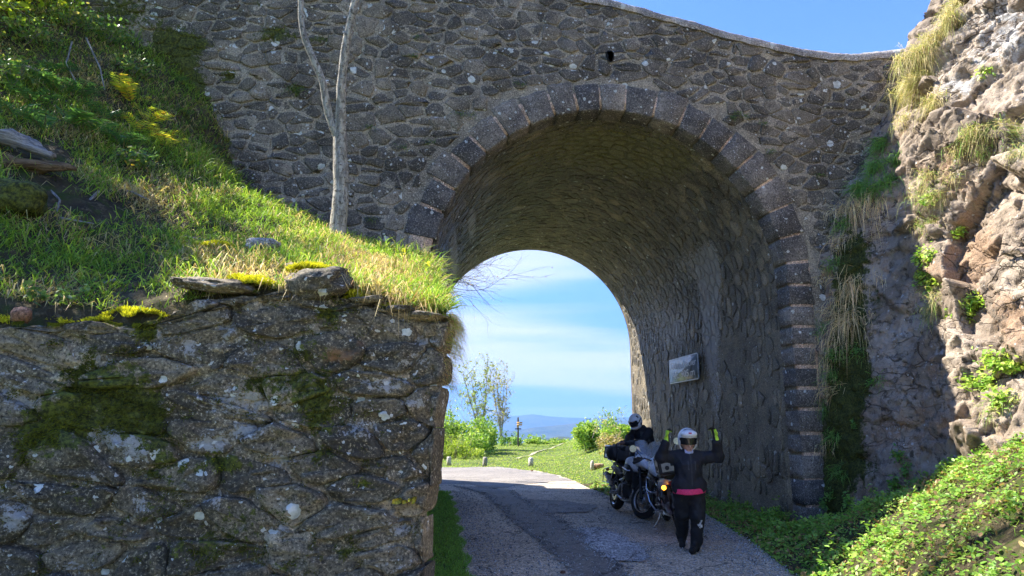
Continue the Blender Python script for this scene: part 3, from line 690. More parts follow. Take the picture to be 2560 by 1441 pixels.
xl, xr = road_left(ys), road_right(ys); ok = xr - xl > .2; ys, xl, xr = ys[ok], np.maximum(xl[ok], -26), xr[ok]
xl = xl + .10 * fbm(np.stack([ys * 1.3, 0 * ys, 0 * ys], 1), 3, 1); xr = xr + .12 * fbm(np.stack([ys * 1.5, 0 * ys + 7, 0 * ys], 1), 3, 2)
X = xl[:, None] + (xr - xl)[:, None] * t[None]; Y = np.repeat(ys[:, None], nx, 1); Zr = .004 + .018 * fbm(np.stack([X.ravel() * .8, Y.ravel() * .8, 0 * X.ravel()], 1), 3, 44).reshape(X.shape) * .6
road_V = np.stack([X.ravel(), Y.ravel(), Zr.ravel()], 1)
tag(add('road', road_V, grid_faces(len(ys), nx)[:, ::-1], M_ROAD, None, None, True), kind='structure')
def road_h(x, y): return .004 + .0108 * fbm(np.stack([np.asarray(x) * .8, np.asarray(y) * .8, 0 * np.asarray(x)], 1), 3, 44)
EDGES = []
def patch(name, uvs, mat, lift, wob=.05, step=.10):
    P = np.array([at_z(u, v, 0.0)[:2] for u, v in uvs]); Q = []
    for i in range(len(P)):
        a, b = P[i], P[(i + 1) % len(P)]; m = max(2, int(np.linalg.norm(b - a) / step))
        for k in range(m): Q.append(a + (b - a) * k / m)
    Q = np.array(Q); Q = Q + wob * np.stack([fbm(np.c_[Q * 3.1, 0 * Q[:, :1]], 4, 5), fbm(np.c_[Q * 3.1, 0 * Q[:, :1] + 9], 4, 6)], 1) + .035 * (rng.random(Q.shape) - .5) + .05 * np.stack([fbm(np.c_[Q * 13, 0 * Q[:, :1]], 2, 5), fbm(np.c_[Q * 13, 0 * Q[:, :1] + 9], 2, 6)], 1); EDGES.append(Q)
    import mathutils.geometry as mg
    x0, y0 = Q.min(0); x1, y1 = Q.max(0); inner = []
    for gx_ in np.arange(x0, x1, .22):
        for gy_ in np.arange(y0, y1, .22):
            ins = False; j = len(Q) - 1
            for i in range(len(Q)):
                if (Q[i, 1] > gy_) != (Q[j, 1] > gy_) and gx_ < (Q[j, 0] - Q[i, 0]) * (gy_ - Q[i, 1]) / (Q[j, 1] - Q[i, 1]) + Q[i, 0]: ins = not ins
                j = i
            if ins and np.min(np.hypot(Q[:, 0] - gx_, Q[:, 1] - gy_)) > .06: inner.append((gx_, gy_))
    A = np.concatenate([Q, np.array(inner).reshape(-1, 2)]); k = len(Q)
    r = mg.delaunay_2d_cdt([Vector(p) for p in A], [(i, (i + 1) % k) for i in range(k)], [list(range(k))], 1, 1e-5)
    V2 = np.array([p[:] for p in r[0]]); V3 = np.c_[V2, road_h(V2[:, 0], V2[:, 1]) + lift]
    return tag(add(name, V3, [tuple(f) for f in r[2]], mat, None, None, True), kind='structure')
patch('pale_road_surface', [(1040, 1168), (1130, 1170), (1250, 1168), (1330, 1178), (1390, 1188), (1425, 1203), (1380, 1206), (1300, 1213), (1240, 1222), (1170, 1211), (1040, 1212)], M_RFAR, .010, .25, .3)
patch('asphalt_strip', [(1130, 1216), (1205, 1234), (1266, 1287), (1306, 1325), (1362, 1366), (1405, 1409), (1431, 1441), (1540, 1620), (1760, 1620), (1583, 1441), (1527, 1401), (1469, 1361), (1456, 1338), (1405, 1302), (1337, 1272), (1299, 1244), (1280, 1228), (1210, 1221)], M_RDARK, .012, .07, .06)
patch('gravel_patch', [(1438, 1324), (1494, 1321), (1545, 1338), (1596, 1363), (1624, 1391), (1621, 1408), (1532, 1406), (1472, 1364), (1462, 1340)], M_RPALE, .017, .08, .05)
patch('worn_sheen_patch', [(1250, 1262), (1330, 1250), (1420, 1256), (1500, 1268), (1470, 1282), (1380, 1285), (1300, 1282)], M_RFAR, .016, .07)  # smooth worn asphalt, with sky sheen put into its tone

# loose chippings along the patch edges and road sides
rg = np.random.default_rng(3); E = np.concatenate(EDGES[1:3]); k = 2600; Pg = E[rg.integers(0, len(E), k)] + rg.normal(size=(k, 2)) * .07
k2 = 5200; yg = 6.5 + 12 * rg.random(k2) ** 1.3; rs = rg.random(k2) < .5; xg = np.where(rs, road_right(yg) - .05 - np.abs(rg.normal(size=k2)) * .35, road_left(yg) + .15 + np.abs(rg.normal(size=k2)) * .3); Pg = np.concatenate([Pg, np.c_[xg, yg]]); k3 = 5000; yg = 6.5 + 9 * rg.random(k3); Pg = np.concatenate([Pg, np.c_[road_left(yg) + (road_right(yg) - road_left(yg)) * rg.random(k3), yg]])
OC = np.array([(1, 0, 0), (0, 1, 0), (-1, 0, 0), (0, -1, 0), (0, 0, 1), (0, 0, -1)], float); OF = np.array([(0, 1, 4), (1, 2, 4), (2, 3, 4), (3, 0, 4), (1, 0, 5), (2, 1, 5), (3, 2, 5), (0, 3, 5)]); k = len(Pg); szg = (.006 + .012 * rg.random(k) ** 2.5)[:, None, None]
Vg = (OC[None] * (.6 + .8 * rg.random((k, 6, 1))) * szg); an = rg.random(k) * 6.28; ca, sa = np.cos(an)[:, None], np.sin(an)[:, None]; Vg = np.stack([Vg[..., 0] * ca - Vg[..., 1] * sa, Vg[..., 0] * sa + Vg[..., 1] * ca, Vg[..., 2] * .7], -1); Vg = Vg + np.c_[Pg, road_h(Pg[:, 0], Pg[:, 1]) + .020][:, None]
tag(add('loose_gravel', Vg.reshape(-1, 3), (OF[None] + 6 * np.arange(k)[:, None, None]).reshape(-1, 3), M_RPALE), 'loose grey chippings scattered over the road', None, None, 'stuff')
# left bank: grassy ground held up by the near wall
BK = [(1118, 775, 5.5), (1000, 755, 5.5), (870, 715, 5.45), (700, 695, 5.45), (560, 715, 5.4), (440, 735, 5.25), (330, 785, 5.15), (200, 785, 5.05), (60, 795, 4.95), (-250, 790, 4.75), (-700, 780, 4.3),
      (1095, 728, 6.9), (1078, 690, 8.0), (1083, 668, 9.0), (960, 632, 8.6), (830, 586, 8.9), (700, 523, 8.95), (600, 476, 9.0), (560, 440, 9.2), (1085, 680, 10.9), (830, 606, 10.5), (700, 545, 10.4), (600, 500, 10.35), (545, 310, 10.5), (420, 135, 10.7), (290, 5, 11.0),
      (850, 640, 7.3), (700, 640, 6.8), (520, 590, 7.2), (450, 640, 6.3), (300, 620, 6.3), (250, 700, 5.7), (100, 650, 5.7), (100, 560, 6.1), (190, 440, 7.0), (0, 440, 6.3), (340, 440, 8.0), (300, 330, 8.6), (0, 300, 7.5), (250, 200, 9.2), (100, 100, 9.3), (0, 0, 9.4), (-300, 300, 7.3), (-300, 0, 8.8), (-700, 500, 5.3), (-700, 100, 7.4)]
bp = np.array([at_y(u, v, y) for u, v, y in BK]); bank_f = tps(bp[:, :2], bp[:, 2], .03)
def bank_edge(y): return np.interp(y, [5.35, 10.86], [-.52, -1.36])
gx = np.linspace(0, 1, 150); gy = np.linspace(0, 1, 120); A, B = np.meshgrid(gx, gy, indexing='ij')
Yb = 4.6 + B * 7.0; Xb = bank_edge(Yb) * (1 - A) + (-13.0) * A; Yfront = near_y(Xb) + .10; Yb = Yfront + B * (11.6 - Yfront); Xb = (bank_edge(Yb) + .02) * (1 - A) + (-13.0) * A
Zb = bank_f(np.stack([Xb.ravel(), Yb.ravel()], 1)); b = np.stack([Xb.ravel(), Yb.ravel(), 0 * Xb.ravel()], 1)
Zb = np.clip(Zb, 1.5, 12.5) + .07 * fbm(b * 1.6, 4, 61) * sstep(0, .15, B.ravel()) + .025 * fbm(b * 6, 3, 62); Zb = np.where(B.ravel() == 0, Zb - .25, Zb)
def mat_soil():
    n = NT('bank_soil'); p = n.pos(); a = n.noise(p, 2.2, 5, .6); b_ = n.noise(p, 14, 5, .7)
    c = n.mix(n.mr(a, .35, .65), (.035, .028, .018), (.085, .070, .035)); c = n.mix(n.mr(b_, .5, .7), c, (.16, .125, .07)); c = n.mix(n.mr(n.noise(p, 5, 4), .5, .66), c, (.045, .060, .014))
    return n.done(c, .95, n.bump(b_, .9, .05), Specular_IOR_Level=.15)
M_SOIL = mat_soil()
bank_V = np.stack([Xb.ravel(), Yb.ravel(), Zb], 1); bank_F = grid_faces(150, 120)
tag(add('bank_terrain', bank_V, bank_F[:, ::-1], M_SOIL, None, None, True), kind='structure')
bank_bvh = BVHTree.FromPolygons([tuple(v) for v in bank_V], [tuple(int(i) for i in f) for f in bank_F])

# right rock face
RK = [(2045, 1330, 11.45), (2048, 1100, 11.42), (2055, 900, 11.40), (2065, 650, 11.40), (2090, 520, 11.36), (2185, 400, 11.2), (2215, 300, 11.1), (2238, 200, 10.9), (2240, 120, 10.8), (2330, 45, 10.5), (2350, -60, 10.8), (2345, 1120, 9.2), (2300, 800, 9.75), (2250, 530, 10.45), (2200, 900, 10.3), (2200, 1200, 10.2), (2160, 700, 10.8),
      (2400, 1000, 8.7), (2400, 800, 8.9), (2400, 600, 9.0), (2400, 400, 9.1), (2400, 200, 9.4), (2420, 20, 9.7), (2560, 1300, 7.2), (2560, 1100, 7.6), (2560, 900, 7.8), (2560, 700, 7.9), (2560, 500, 8.0), (2560, 300, 8.3), (2560, 0, 8.8), (2900, 1200, 5.8), (2900, 800, 6.2), (2900, 300, 6.6), (2900, -200, 7.2), (3500, 1000, 4.2), (3500, 0, 4.8)]
rk = np.array([at_y(u, v, y) for u, v, y in RK]); rock_f = tps(rk[:, 1:], rk[:, 0], .05)
gy = np.concatenate([np.linspace(12.4, 6.0, 250), np.linspace(5.95, 2.5, 60)]); gz = np.linspace(-.3, 13.5, 400); Yr, Zr2 = np.meshgrid(gy, gz, indexing='ij')
Xr = np.clip(np.maximum(0, Yr.ravel() - 10.7) * 1.3 * sstep(6.5, 8.5, Zr2.ravel()) + .12 + rock_f(np.stack([Yr.ravel(), Zr2.ravel()], 1)), 4.3, 12.5)
RV = np.stack([Xr, Yr.ravel(), Zr2.ravel()], 1); uv = proj(RV)
rough_w = .17 + .83 * np.clip(sstep(2330, 2430, uv[:, 0]) * sstep(1250, 1000, uv[:, 1]) + sstep(760, 560, uv[:, 1]) * sstep(2220, 2290, uv[:, 0]), 0, 1)
rough_w *= .35 + .65 * sstep(12.3, 10.9, Yr.ravel())
q = RV + .06 * np.stack([fbm(RV * 1.3, 3, 1), fbm(RV * 1.3, 3, 2), fbm(RV * 1.3, 3, 3)], 1)
f1, e1 = facets(q * np.array([.62, .62, .80]), 71, 1.2); f2, e2 = facets(q * np.array([1.7, 1.7, 2.2]), 72, 1.2); f3, e3 = facets(RV * np.array([5.5, 5.5, 9.0]), 73, 1.0)
disp = rough_w * (.38 * f1 + .13 * f2) + (.012 + .03 * rough_w) * f3 + (.012 + .055 * rough_w) * (np.mod(RV @ np.array([.25, .45, 1.0]) * 1.5 + 1.2 * f1, 1.0) - .5) + (1 - rough_w) * (.06 * f2 + .02 * f3) + .010 * fbm(RV * 9, 3, 74)
disp -= (.02 + .10 * rough_w) * sstep(.035, 0, e1) + (.015 + .05 * rough_w) * sstep(.05, 0, e2) + (.006 + .014 * rough_w) * sstep(.08, 0, e3)
RV = RV + disp[:, None] * np.array([-.85, -.42, .12])
uv = proj(RV); rm = np.zeros((len(RV), 3))
rm[:, 0] = blobs(uv, [(2170, 620, 70, 70, .35), (2130, 850, 60, 120, .4), (2100, 1120, 60, 120, .4), (2120, 700, 45, 130, .7), (2110, 1000, 50, 160, .8), (2075, 1180, 40, 90, .7), (2150, 950, 40, 60, .45), (2180, 1180, 60, 60, .4), (2200, 760, 30, 60, .35), (2090, 1280, 40, 60, .5), (2290, 640, 20, 60, .3), (2440, 1080, 50, 50, .3)])
rm[:, 1] = blobs(uv, [(2470, 110, 120, 100, .34), (2420, 230, 60, 40, .32), (2380, 210, 30, 30, .2), (2350, 880, 50, 60, .18), (2230, 1050, 90, 80, .22), (2250, 800, 60, 120, .12), (2540, 60, 60, 120, .3)])
rm[:, 2] = blobs(uv, [(2420, 560, 60, 90, .65), (2370, 400, 40, 60, .4), (2460, 640, 90, 60, .45), (2500, 760, 80, 50, .5), (2540, 820, 70, 60, .55), (2330, 930, 12, 20, .8), (2400, 680, 60, 60, .4), (2470, 430, 90, 60, .25), (2300, 500, 30, 100, .2), (2260, 1170, 16, 40, .5), (2500, 1330, 30, 30, .6)])
f4, _ = facets(q * 1.5, 99, .5); f5, _ = facets(q * 2.6, 98, .3); rm[:, 2] += .34 * f4 + .2 * f5 + .36 * (1 - rough_w); rm[:, 1] += -.16 * f4 + .16 * f5
def mat_rock():
    n = NT('cliff_rock'); p = n.pos(); big = n.noise(p, 1.4, 6, .62, .4); mid = n.noise(p, 7, 6, .68); fine = n.noise(p, 38, 4, .7); ff = n.noise(p, 110, 2, .6)
    c = n.mix(n.mr(big, .34, .66), (.20, .155, .112), (.40, .325, .25)); c = n.mix(n.mr(mid, .55, .75, 0, .6), c, (.54, .47, .385)); c = n.mix(n.mr(mid, .47, .34, 0, .85), c, (.07, .054, .040))
    mk = n.sep(n.attr('Mask')); nn = n.math('MULTIPLY', n.math('SUBTRACT', mid, .5), 1.3)
    c = n.mix(n.mr(n.math('ADD', mk[2], nn), .28, .62, 0, .85), c, n.mix(n.mr(fine, .3, .7), (.21, .13, .078), (.39, .265, .17)))
    c = n.mix(n.mr(n.math('ADD', mk[1], nn), .30, .52, 0, .9), c, n.mix(n.mr(fine, .3, .7), (.30, .285, .265), (.56, .54, .51)))
    c = n.mix(n.mr(ff, .6, .75, 0, .45), c, (.55, .53, .49)); c = n.mix(n.mr(fine, .42, .28, 0, .6), c, (.05, .042, .036))
    wp = n.node('ShaderNodeVectorMath', {0: n.scalevec(p, (1, 1, 2.6)), 1: n.scalevec(n.node('ShaderNodeTexNoise', {'Vector': p, 'Scale': 3.0, 'Detail': 4.0}).outputs['Color'], (.5, .5, .5))}, operation='ADD').outputs[0]; ck = n.voro(wp, 1.5, 'DISTANCE_TO_EDGE'); ck2 = n.voro(wp, 4.3, 'DISTANCE_TO_EDGE')
    crk = n.math('MAXIMUM', n.mr(ck, .035, .006), n.math('MULTIPLY', n.mr(ck2, .035, .008), n.mr(big, .45, .6, 0, .9)))
    crk = n.math('MULTIPLY', crk, n.mr(n.noise(p, .8, 3), .44, .60))
    c = n.mix(n.math('MULTIPLY', crk, .85), c, (.055, .04, .028))
    v2 = n.node('ShaderNodeTexVoronoi', {'Vector': p, 'Scale': 15.0}); r2 = n.sep(v2.outputs['Color'])
    c = n.mix(n.math('MULTIPLY', n.math('LESS_THAN', v2.outputs['Distance'], n.mr(r2[0], .78, 1, 0, .3, False)), .7), c, (.50, .50, .47))
    ms = n.math('ADD', mk[0], n.math('MULTIPLY', n.math('SUBTRACT', n.noise(p, 9, 6, .7), .5), 1.0))
    c = n.mix(n.mr(ms, .38, .56), c, n.mix(n.mr(fine, .35, .68), (.02, .026, .006), (.10, .11, .018)))
    h = n.math('ADD', n.math('MULTIPLY', mid, 1.0), n.math('ADD', n.math('MULTIPLY', fine, .45), n.math('MULTIPLY', ff, .15)))
    return n.done(c, .9, n.bump(n.math('SUBTRACT', h, n.math('MULTIPLY', crk, 1.2)), .7, .04), Specular_IOR_Level=.3)
M_ROCK = mat_rock(); rock_F = grid_faces(len(gy), len(gz))
tag(add('rock_face', RV, rock_F, M_ROCK, None, {'Mask': rm}), kind='structure')
rock_bvh = BVHTree.FromPolygons([tuple(v) for v in RV], [tuple(int(i) for i in f) for f in rock_F])

# leafy verge sloping up to the rock
def verge_z(x, y):
    x, y = np.asarray(x, float), np.asarray(y, float); k = np.interp(y, [4, 7, 8.2, 9.3, 10.6, 11.4, 20], [.72, .66, .60, .47, .22, .10, .06])
    t = np.maximum(0, x - road_right(y) - .05); return .012 + k * t * sstep(0, .9, t + .15)
gy = np.linspace(3, 20.8, 150); gt = np.linspace(0, 1, 40); Yv, Tv = np.meshgrid(gy, gt, indexing='ij'); xa = road_right(Yv) - .05
xb = np.where(Yv > 11.5, 4.75 - .107 * (Yv - 11.5), 7.4); Xv = xa + (xb - xa) * Tv; b = np.stack([Xv.ravel(), Yv.ravel(), 0 * Xv.ravel()], 1)
Zv = verge_z(Xv.ravel(), Yv.ravel()) + (.06 * fbm(b * 2.5, 4, 12) + .02 * fbm(b * 9, 2, 13)) * sstep(0, .25, Tv.ravel())
ver_V = np.stack([Xv.ravel(), Yv.ravel(), Zv], 1); ver_F = grid_faces(150, 40); tag(add('verge_slope', ver_V, ver_F[:, ::-1], M_SOIL, None, None, True), kind='structure')
ver_bvh = BVHTree.FromPolygons([tuple(v) for v in ver_V], [tuple(int(i) for i in f) for f in ver_F])
# left verge inside the cutting
gy = np.linspace(4.5, 19.3, 90); gt = np.linspace(0, 1, 12); Yv, Tv = np.meshgrid(gy, gt, indexing='ij'); xa = np.where(Yv < 18, road_left(np.minimum(Yv, 18)) + .06, road_left(18.) - (Yv - 18) * .5); xb = np.interp(Yv, [4.5, 5.5, 11, 19.3], [-.8, -.8, -1.5, -2.6]); xb = np.minimum(xb, xa - .05)
Xv = xa + (xb - xa) * Tv; Zv = .012 + .10 * Tv.ravel(); lv_V = np.stack([Xv.ravel(), Yv.ravel(), Zv], 1); lv_F = grid_faces(90, 12)
tag(add('roadside_verge', lv_V, lv_F, M_SOIL, None, None, True), kind='structure')
# embankment on the far side that shades the road beyond the arch
gx = np.linspace(-15, -2.75, 50); gy = np.linspace(20.2, 26.5, 40); X, Y = np.meshgrid(gx, gy, indexing='ij')
Ze = 6.0 * sstep(-2.75, -3.6, X) * sstep(23.4, 21.4, Y + .25 * (X + 3)) ; Ze = Ze + .3 * fbm(np.stack([X.ravel(), Y.ravel(), 0 * X.ravel()], 1) * .9, 4, 3).reshape(X.shape) * (Ze > .3) - .04
emb_V = np.stack([X.ravel(), Y.ravel(), Ze.ravel()], 1); emb_F = grid_faces(50, 40); tag(add('far_embankment', emb_V, emb_F, M_SOIL, None, None, True), kind='structure')
# mountains
def ridge(name, dist, prof, seed, mat, base=-330.0, dep=2500.0, rough=.06):
    us = np.arange(-2500, 5200, 18.0); h = np.interp(us, [p[0] for p in prof], [p[1] for p in prof]); n = len(us)
    D = np.array([ray(u, 1065) for u in us]); D = D / D[:, 1:2]; rows = []
    m = 46
    for j in range(m):
        t = j / (m - 1); y = dist - dep * (1 - t); x = D[:, 0] * dist; crest = CAM_Z + (1065 - h) / FPX * dist
        zz = base + (crest - base) * (t ** 1.25); P = np.stack([x, np.full(n, y), zz], 1)
        rd = fbm(np.stack([x / (dist * .07), np.full(n, y) / (dist * .07), 0 * x], 1), 5, seed); rd = 1 - 2 * np.abs(rd)
        P[:, 2] += (rd - .6) * (crest - base) * rough * 4 * (1 - t ** 3) * t ** .5; rows.append(P)
    back = rows[-1].copy(); back[:, 1] += dep; back[:, 2] = base; rows.append(back)
    return tag(add(name, np.concatenate(rows), grid_faces(m + 1, n), mat, None, None, True), kind='structure')
def mat_forest():
    n = NT('far_woodland'); p = n.pos(); a = n.noise(p, .004, 6, .65); return n.done(n.mix(n.mr(a, .35, .65), (.035, .055, .018), (.075, .085, .035)), .95, Specular_IOR_Level=.1)
M_FOREST = mat_forest()
ridge('far_mountain', 14000, [(-2500, 1060), (600, 1050), (1000, 1052), (1180, 1053), (1230, 1048), (1290, 1041), (1335, 1037), (1370, 1042), (1420, 1045), (1500, 1047), (1580, 1044), (1800, 1040), (5200, 1060)], 3, M_FOREST)
ridge('middle_mountain', 8000, [(-2500, 1080), (900, 1075), (1200, 1082), (1290, 1076), (1340, 1068), (1400, 1063), (1460, 1056), (1560, 1052), (1800, 1045), (5200, 1070)], 8, M_FOREST)
ridge('near_hill', 2600, [(-2500, 1130), (1200, 1120), (1340, 1106), (1375, 1094), (1395, 1090), (1420, 1092), (1450, 1100), (1700, 1115), (5200, 1130)], 14, M_FOREST, -330, 1200)
# ---------------------------------------------------------------- plants
M_GRASS = mat_leaf('grass_blade', trans=.35, rough=.55, spec=.25)
M_LEAF = mat_leaf('leaf', trans=.40, rough=.45, spec=.35)
M_MOSS = mat_leaf('moss_fuzz', trans=.2, rough=.9, spec=.1)
def unit(a): return a / (np.linalg.norm(a, axis=-1, keepdims=True) + 1e-9)
def blades(P, D, Ln, Wd, droop, cb, ct, rg_):
    """curved tapering blades: 5 points, 3 triangles each"""
    n = len(P); D = unit(D); Ln = np.broadcast_to(Ln, n)[:, None]; Wd = np.broadcast_to(Wd, n)[:, None]; droop = np.broadcast_to(droop, n)[:, None]
    side = unit(np.cross(D, rg_.normal(size=(n, 3)))) * Wd; g = np.array([0, 0, -1.0])
    m = P + D * Ln * .55 + g * droop * Ln * .28; t = P + D * Ln * .95 + g * droop * Ln * .95
    V = np.stack([P - side * .5, P + side * .5, m - side * .42, m + side * .42, t], 1).reshape(-1, 3)
    i = np.arange(n)[:, None] * 5; F = np.concatenate([i + [0, 1, 3], i + [0, 3, 2], i + [2, 3, 4]], 0)
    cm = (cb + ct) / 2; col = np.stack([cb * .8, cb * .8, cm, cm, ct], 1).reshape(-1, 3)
    return V, F, col
HEX = np.array([(0, -1.0), (.62, -.35), (.55, .45), (0, 1.05), (-.55, .45), (-.62, -.35)])
def leaves(P, Nn, sz, col, rg_, fold=.22, aspect=1.0, tang=None):
    """small leaf faces: 6 points, 4 triangles"""
    n = len(P); Nn = unit(Nn); a = tang if tang is not None else rg_.normal(size=(n, 3)); T = unit(a - Nn * (a * Nn).sum(1, keepdims=True)); B = np.cross(Nn, T); sz = np.broadcast_to(sz, n)[:, None, None]
    V = P[:, None] + sz * (HEX[None, :, 0, None] * B[:, None] * aspect + HEX[None, :, 1, None] * T[:, None] + fold * np.abs(HEX[None, :, 0, None]) * Nn[:, None])
    i = np.arange(n)[:, None] * 6; F = np.concatenate([i + [0, 1, 2], i + [0, 2, 3], i + [0, 3, 4], i + [0, 4, 5]], 0)
    return V.reshape(-1, 3), F, np.repeat(col, 6, 0)
class Veg:
    def __init__(s): s.V = []; s.F = []; s.c = []; s.n = 0
    def put(s, vfc): s.V.append(vfc[0]); s.F.append(vfc[1] + s.n); s.c.append(vfc[2]); s.n += len(vfc[0])
    def build(s, name, mat, parent=None, off=None):
        V = np.concatenate(s.V)
        if off is not None: V = V - np.asarray(off)
        return add(name, V, np.concatenate(s.F), mat, parent, {'Col': np.clip(np.concatenate(s.c), 0, 1)})
def pick(rg_, n, pal, w):
    p = np.array(pal); k = rg_.choice(len(p), n, p=np.array(w) / np.sum(w)); return p[k] * (1 + .3 * (rg_.random((n, 1)) - .5)) * (1 + .12 * (rg_.random((n, 3)) - .5))
def cast(bvh, u, v):
    d = Vector(ray(u, v)).normalized(); h = bvh.ray_cast(Vector((0, 0, CAM_Z)), d); return (np.array(h[0]), np.array(h[1])) if h[0] is not None else None
GREEN, LIME, STRAW, DARKG, OLIVE = (.11, .21, .03), (.24, .34, .055), (.42, .34, .165), (.045, .10, .022), (.18, .20, .04)

# --- grass of the left bank
rg = np.random.default_rng(51); n = 120000
y = near_y(-2.) + rg.random(n) * 6.2; x = bank_edge(y) - (rg.random(n) ** 1.2) * 9.0; y = np.maximum(y, near_y(x) + .12)
z = bank_f(np.c_[x, y]); P = np.c_[x, y, z]; uv = proj(P)
ok = (uv[:, 0] > -900) & (uv[:, 1] > -160) & (uv[:, 1] < 860) & (z < 12)
clear = blobs(uv, [(90, 400, 110, 50, 1.), (210, 520, 70, 45, .8), (330, 520, 90, 40, .5), (340, 745, 80, 24, 1.2), (640, 600, 60, 26, .8), (110, 480, 60, 50, .7), (200, 130, 90, 70, .5), (60, 620, 90, 40, .35), (330, 680, 80, 30, .5)]) + .75 * fbm(P * 1.5, 4, 4)
ok &= rg.random(n) > clear
P, uv, x, y = P[ok], uv[ok], x[ok], y[ok]; n = len(P)
P[:, 2] += .07 * fbm(np.c_[P[:, :2], 0 * x] * 1.6, 4, 61) - .01
dry = np.clip(.22 + .75 * fbm(P * 1.3, 3, 8) + .55 * blobs(uv, [(900, 700, 170, 60, 1.), (1000, 740, 120, 50, .6), (560, 650, 110, 30, .6), (400, 500, 90, 60, .7), (230, 200, 80, 70, .6), (620, 700, 120, 30, .5)]), 0, 1)
isdry = rg.random(n) < dry; cb = np.where(isdry[:, None], pick(rg, n, [STRAW, (.27, .19, .09), (.41, .34, .18)], [3, 2, 2]), pick(rg, n, [GREEN, LIME, OLIVE], [3, 3.4, 1])); ct = cb * np.array([1.25, 1.2, 1.1])
D = np.c_[rg.normal(size=n) * .42 + .22, rg.normal(size=n) * .42 - .22, .75 + .3 * rg.random(n)]
Ln = (.09 + .28 * rg.random(n) ** 1.6) * (1 + .7 * np.clip(fbm(P * .9, 2, 5), -.5, 1)) * np.where(isdry, 1.2, 1.0); Ln *= 1 + .5 * blobs(uv, [(1050, 700, 90, 80, .8), (520, 430, 120, 60, .8)])
dens = n
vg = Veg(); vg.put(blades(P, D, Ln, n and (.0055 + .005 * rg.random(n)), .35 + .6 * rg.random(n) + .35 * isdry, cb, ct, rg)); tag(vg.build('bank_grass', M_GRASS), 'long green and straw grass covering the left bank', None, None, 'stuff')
# grass hanging over the right end of the near wall
n = 900; zz = near_top(-.6) - 55e-2 * rg.random(n) ** 2.2; P = np.c_[edge_x(zz) + .01 - .06 * rg.random(n), near_y(-.55) + .02 + .9 * rg.random(n) ** 1.5, zz + .03]
cb = pick(rg, n, [STRAW, (.32, .20, .09), LIME], [3, 2, 1.2]); vh = Veg(); vh.put(blades(P, np.c_[.45 + .4 * rg.random(n), rg.normal(size=n) * .4, .1 + .5 * rg.random(n)], .10 + .10 * rg.random(n), .004, 1.5, cb, cb * 1.2, rg))
tag(vh.build('hanging_grass', M_GRASS), 'dry grass hanging over the end of the near wall', None, None, 'stuff')
# moss fuzz on the near wall and on its top
n = 120000; x = -4.5 + 4.0 * rg.random(n); z = 2.85 * rg.random(n); z = np.where(z > near_top(x), near_top(x), z); P = near_map(x, z, .03); m = near_mask(P)[:, 0] + .75 * fbm(P * 9, 4, 77); ok = (m > .50) & (x < edge_x(z)); P, m = P[ok], m[ok]; n = len(P); uv = proj(P)
brt = np.clip(blobs(uv, [(340, 780, 70, 40, 1.), (560, 1160, 60, 26, .8), (20, 790, 40, 16, .8), (150, 800, 60, 12, .8), (820, 800, 40, 40, .2), (150, 1080, 120, 60, .25), (900, 1210, 40, 12, .5)]), 0, 1)[:, None]
cb = np.array([.062, .068, .010]) * (.6 + .8 * rg.random((n, 1))) * (1 - brt) + np.array([.22, .24, .02]) * brt * (.7 + .6 * rg.random((n, 1)))
vm = Veg(); vm.put(blades(P - np.array([0, -.02, 0]), np.c_[rg.normal(size=n) * .5, -.8 - .4 * rg.random(n), .25 + rg.normal(size=n) * .5], .014 + .02 * rg.random(n), .006, .4, cb, cb * 1.5, rg))
tag(vm.build('wall_moss', M_MOSS, near, NOFF), kind='stuff')
def moss_pad(cx, cy, cz, rx, ry, h, k, tone=(.40, .38, .025), off=NOFF, parent=None, name='moss_cushion'):
    a = rg.random(k) * 6.283; r = np.sqrt(rg.random(k)); px = cx + rx * r * np.cos(a); py = cy + ry * r * np.sin(a); e = fbm(np.c_[px * 7, py * 7, 0 * px + cz], 3, 5); kk = r + .5 * e < .95; px, py, r, e = px[kk], py[kk], r[kk], e[kk]; k = len(px)
    P = np.c_[px, py, cz + h * (1 - r * r) + .02 * e]; c = np.array(tone) * (.55 + .8 * rg.random((k, 1))); v = Veg(); v.put(blades(P - [0, 0, .035], np.c_[rg.normal(size=k) * .6, rg.normal(size=k) * .6 - .2, np.ones(k)], .045 + .02 * rg.random(k), .011, .2, c, c * 1.35, rg))
    o = v.build(name, M_MOSS, parent, off); return o
for (u, v, rx, ry, h, k) in ((345, 790, .26, .20, .06, 4200), (640, 708, .18, .18, .06, 2400), (880, 735, .14, .14, .04, 1200), (260, 800, .16, .12, .03, 1200), (615, 695, .14, .12, .03, 1200), (780, 668, .2, .12, .03, 1400), (900, 745, .13, .13, .03, 1000), (985, 762, .14, .1, .02, 800), (160, 806, .2, .08, .03, 1200), (10, 800, .12, .1, .04, 800), (1095, 790, .08, .05, .015, 300), (540, 612, .22, .1, .03, 900)):
    dpt = 5.42 if v > 640 else 6.6; p = at_y(u, v, dpt + (u - 900) * .00035 if v > 640 else dpt)
    o = moss_pad(p[0], p[1], p[2], rx, ry, h, k, parent=near); 
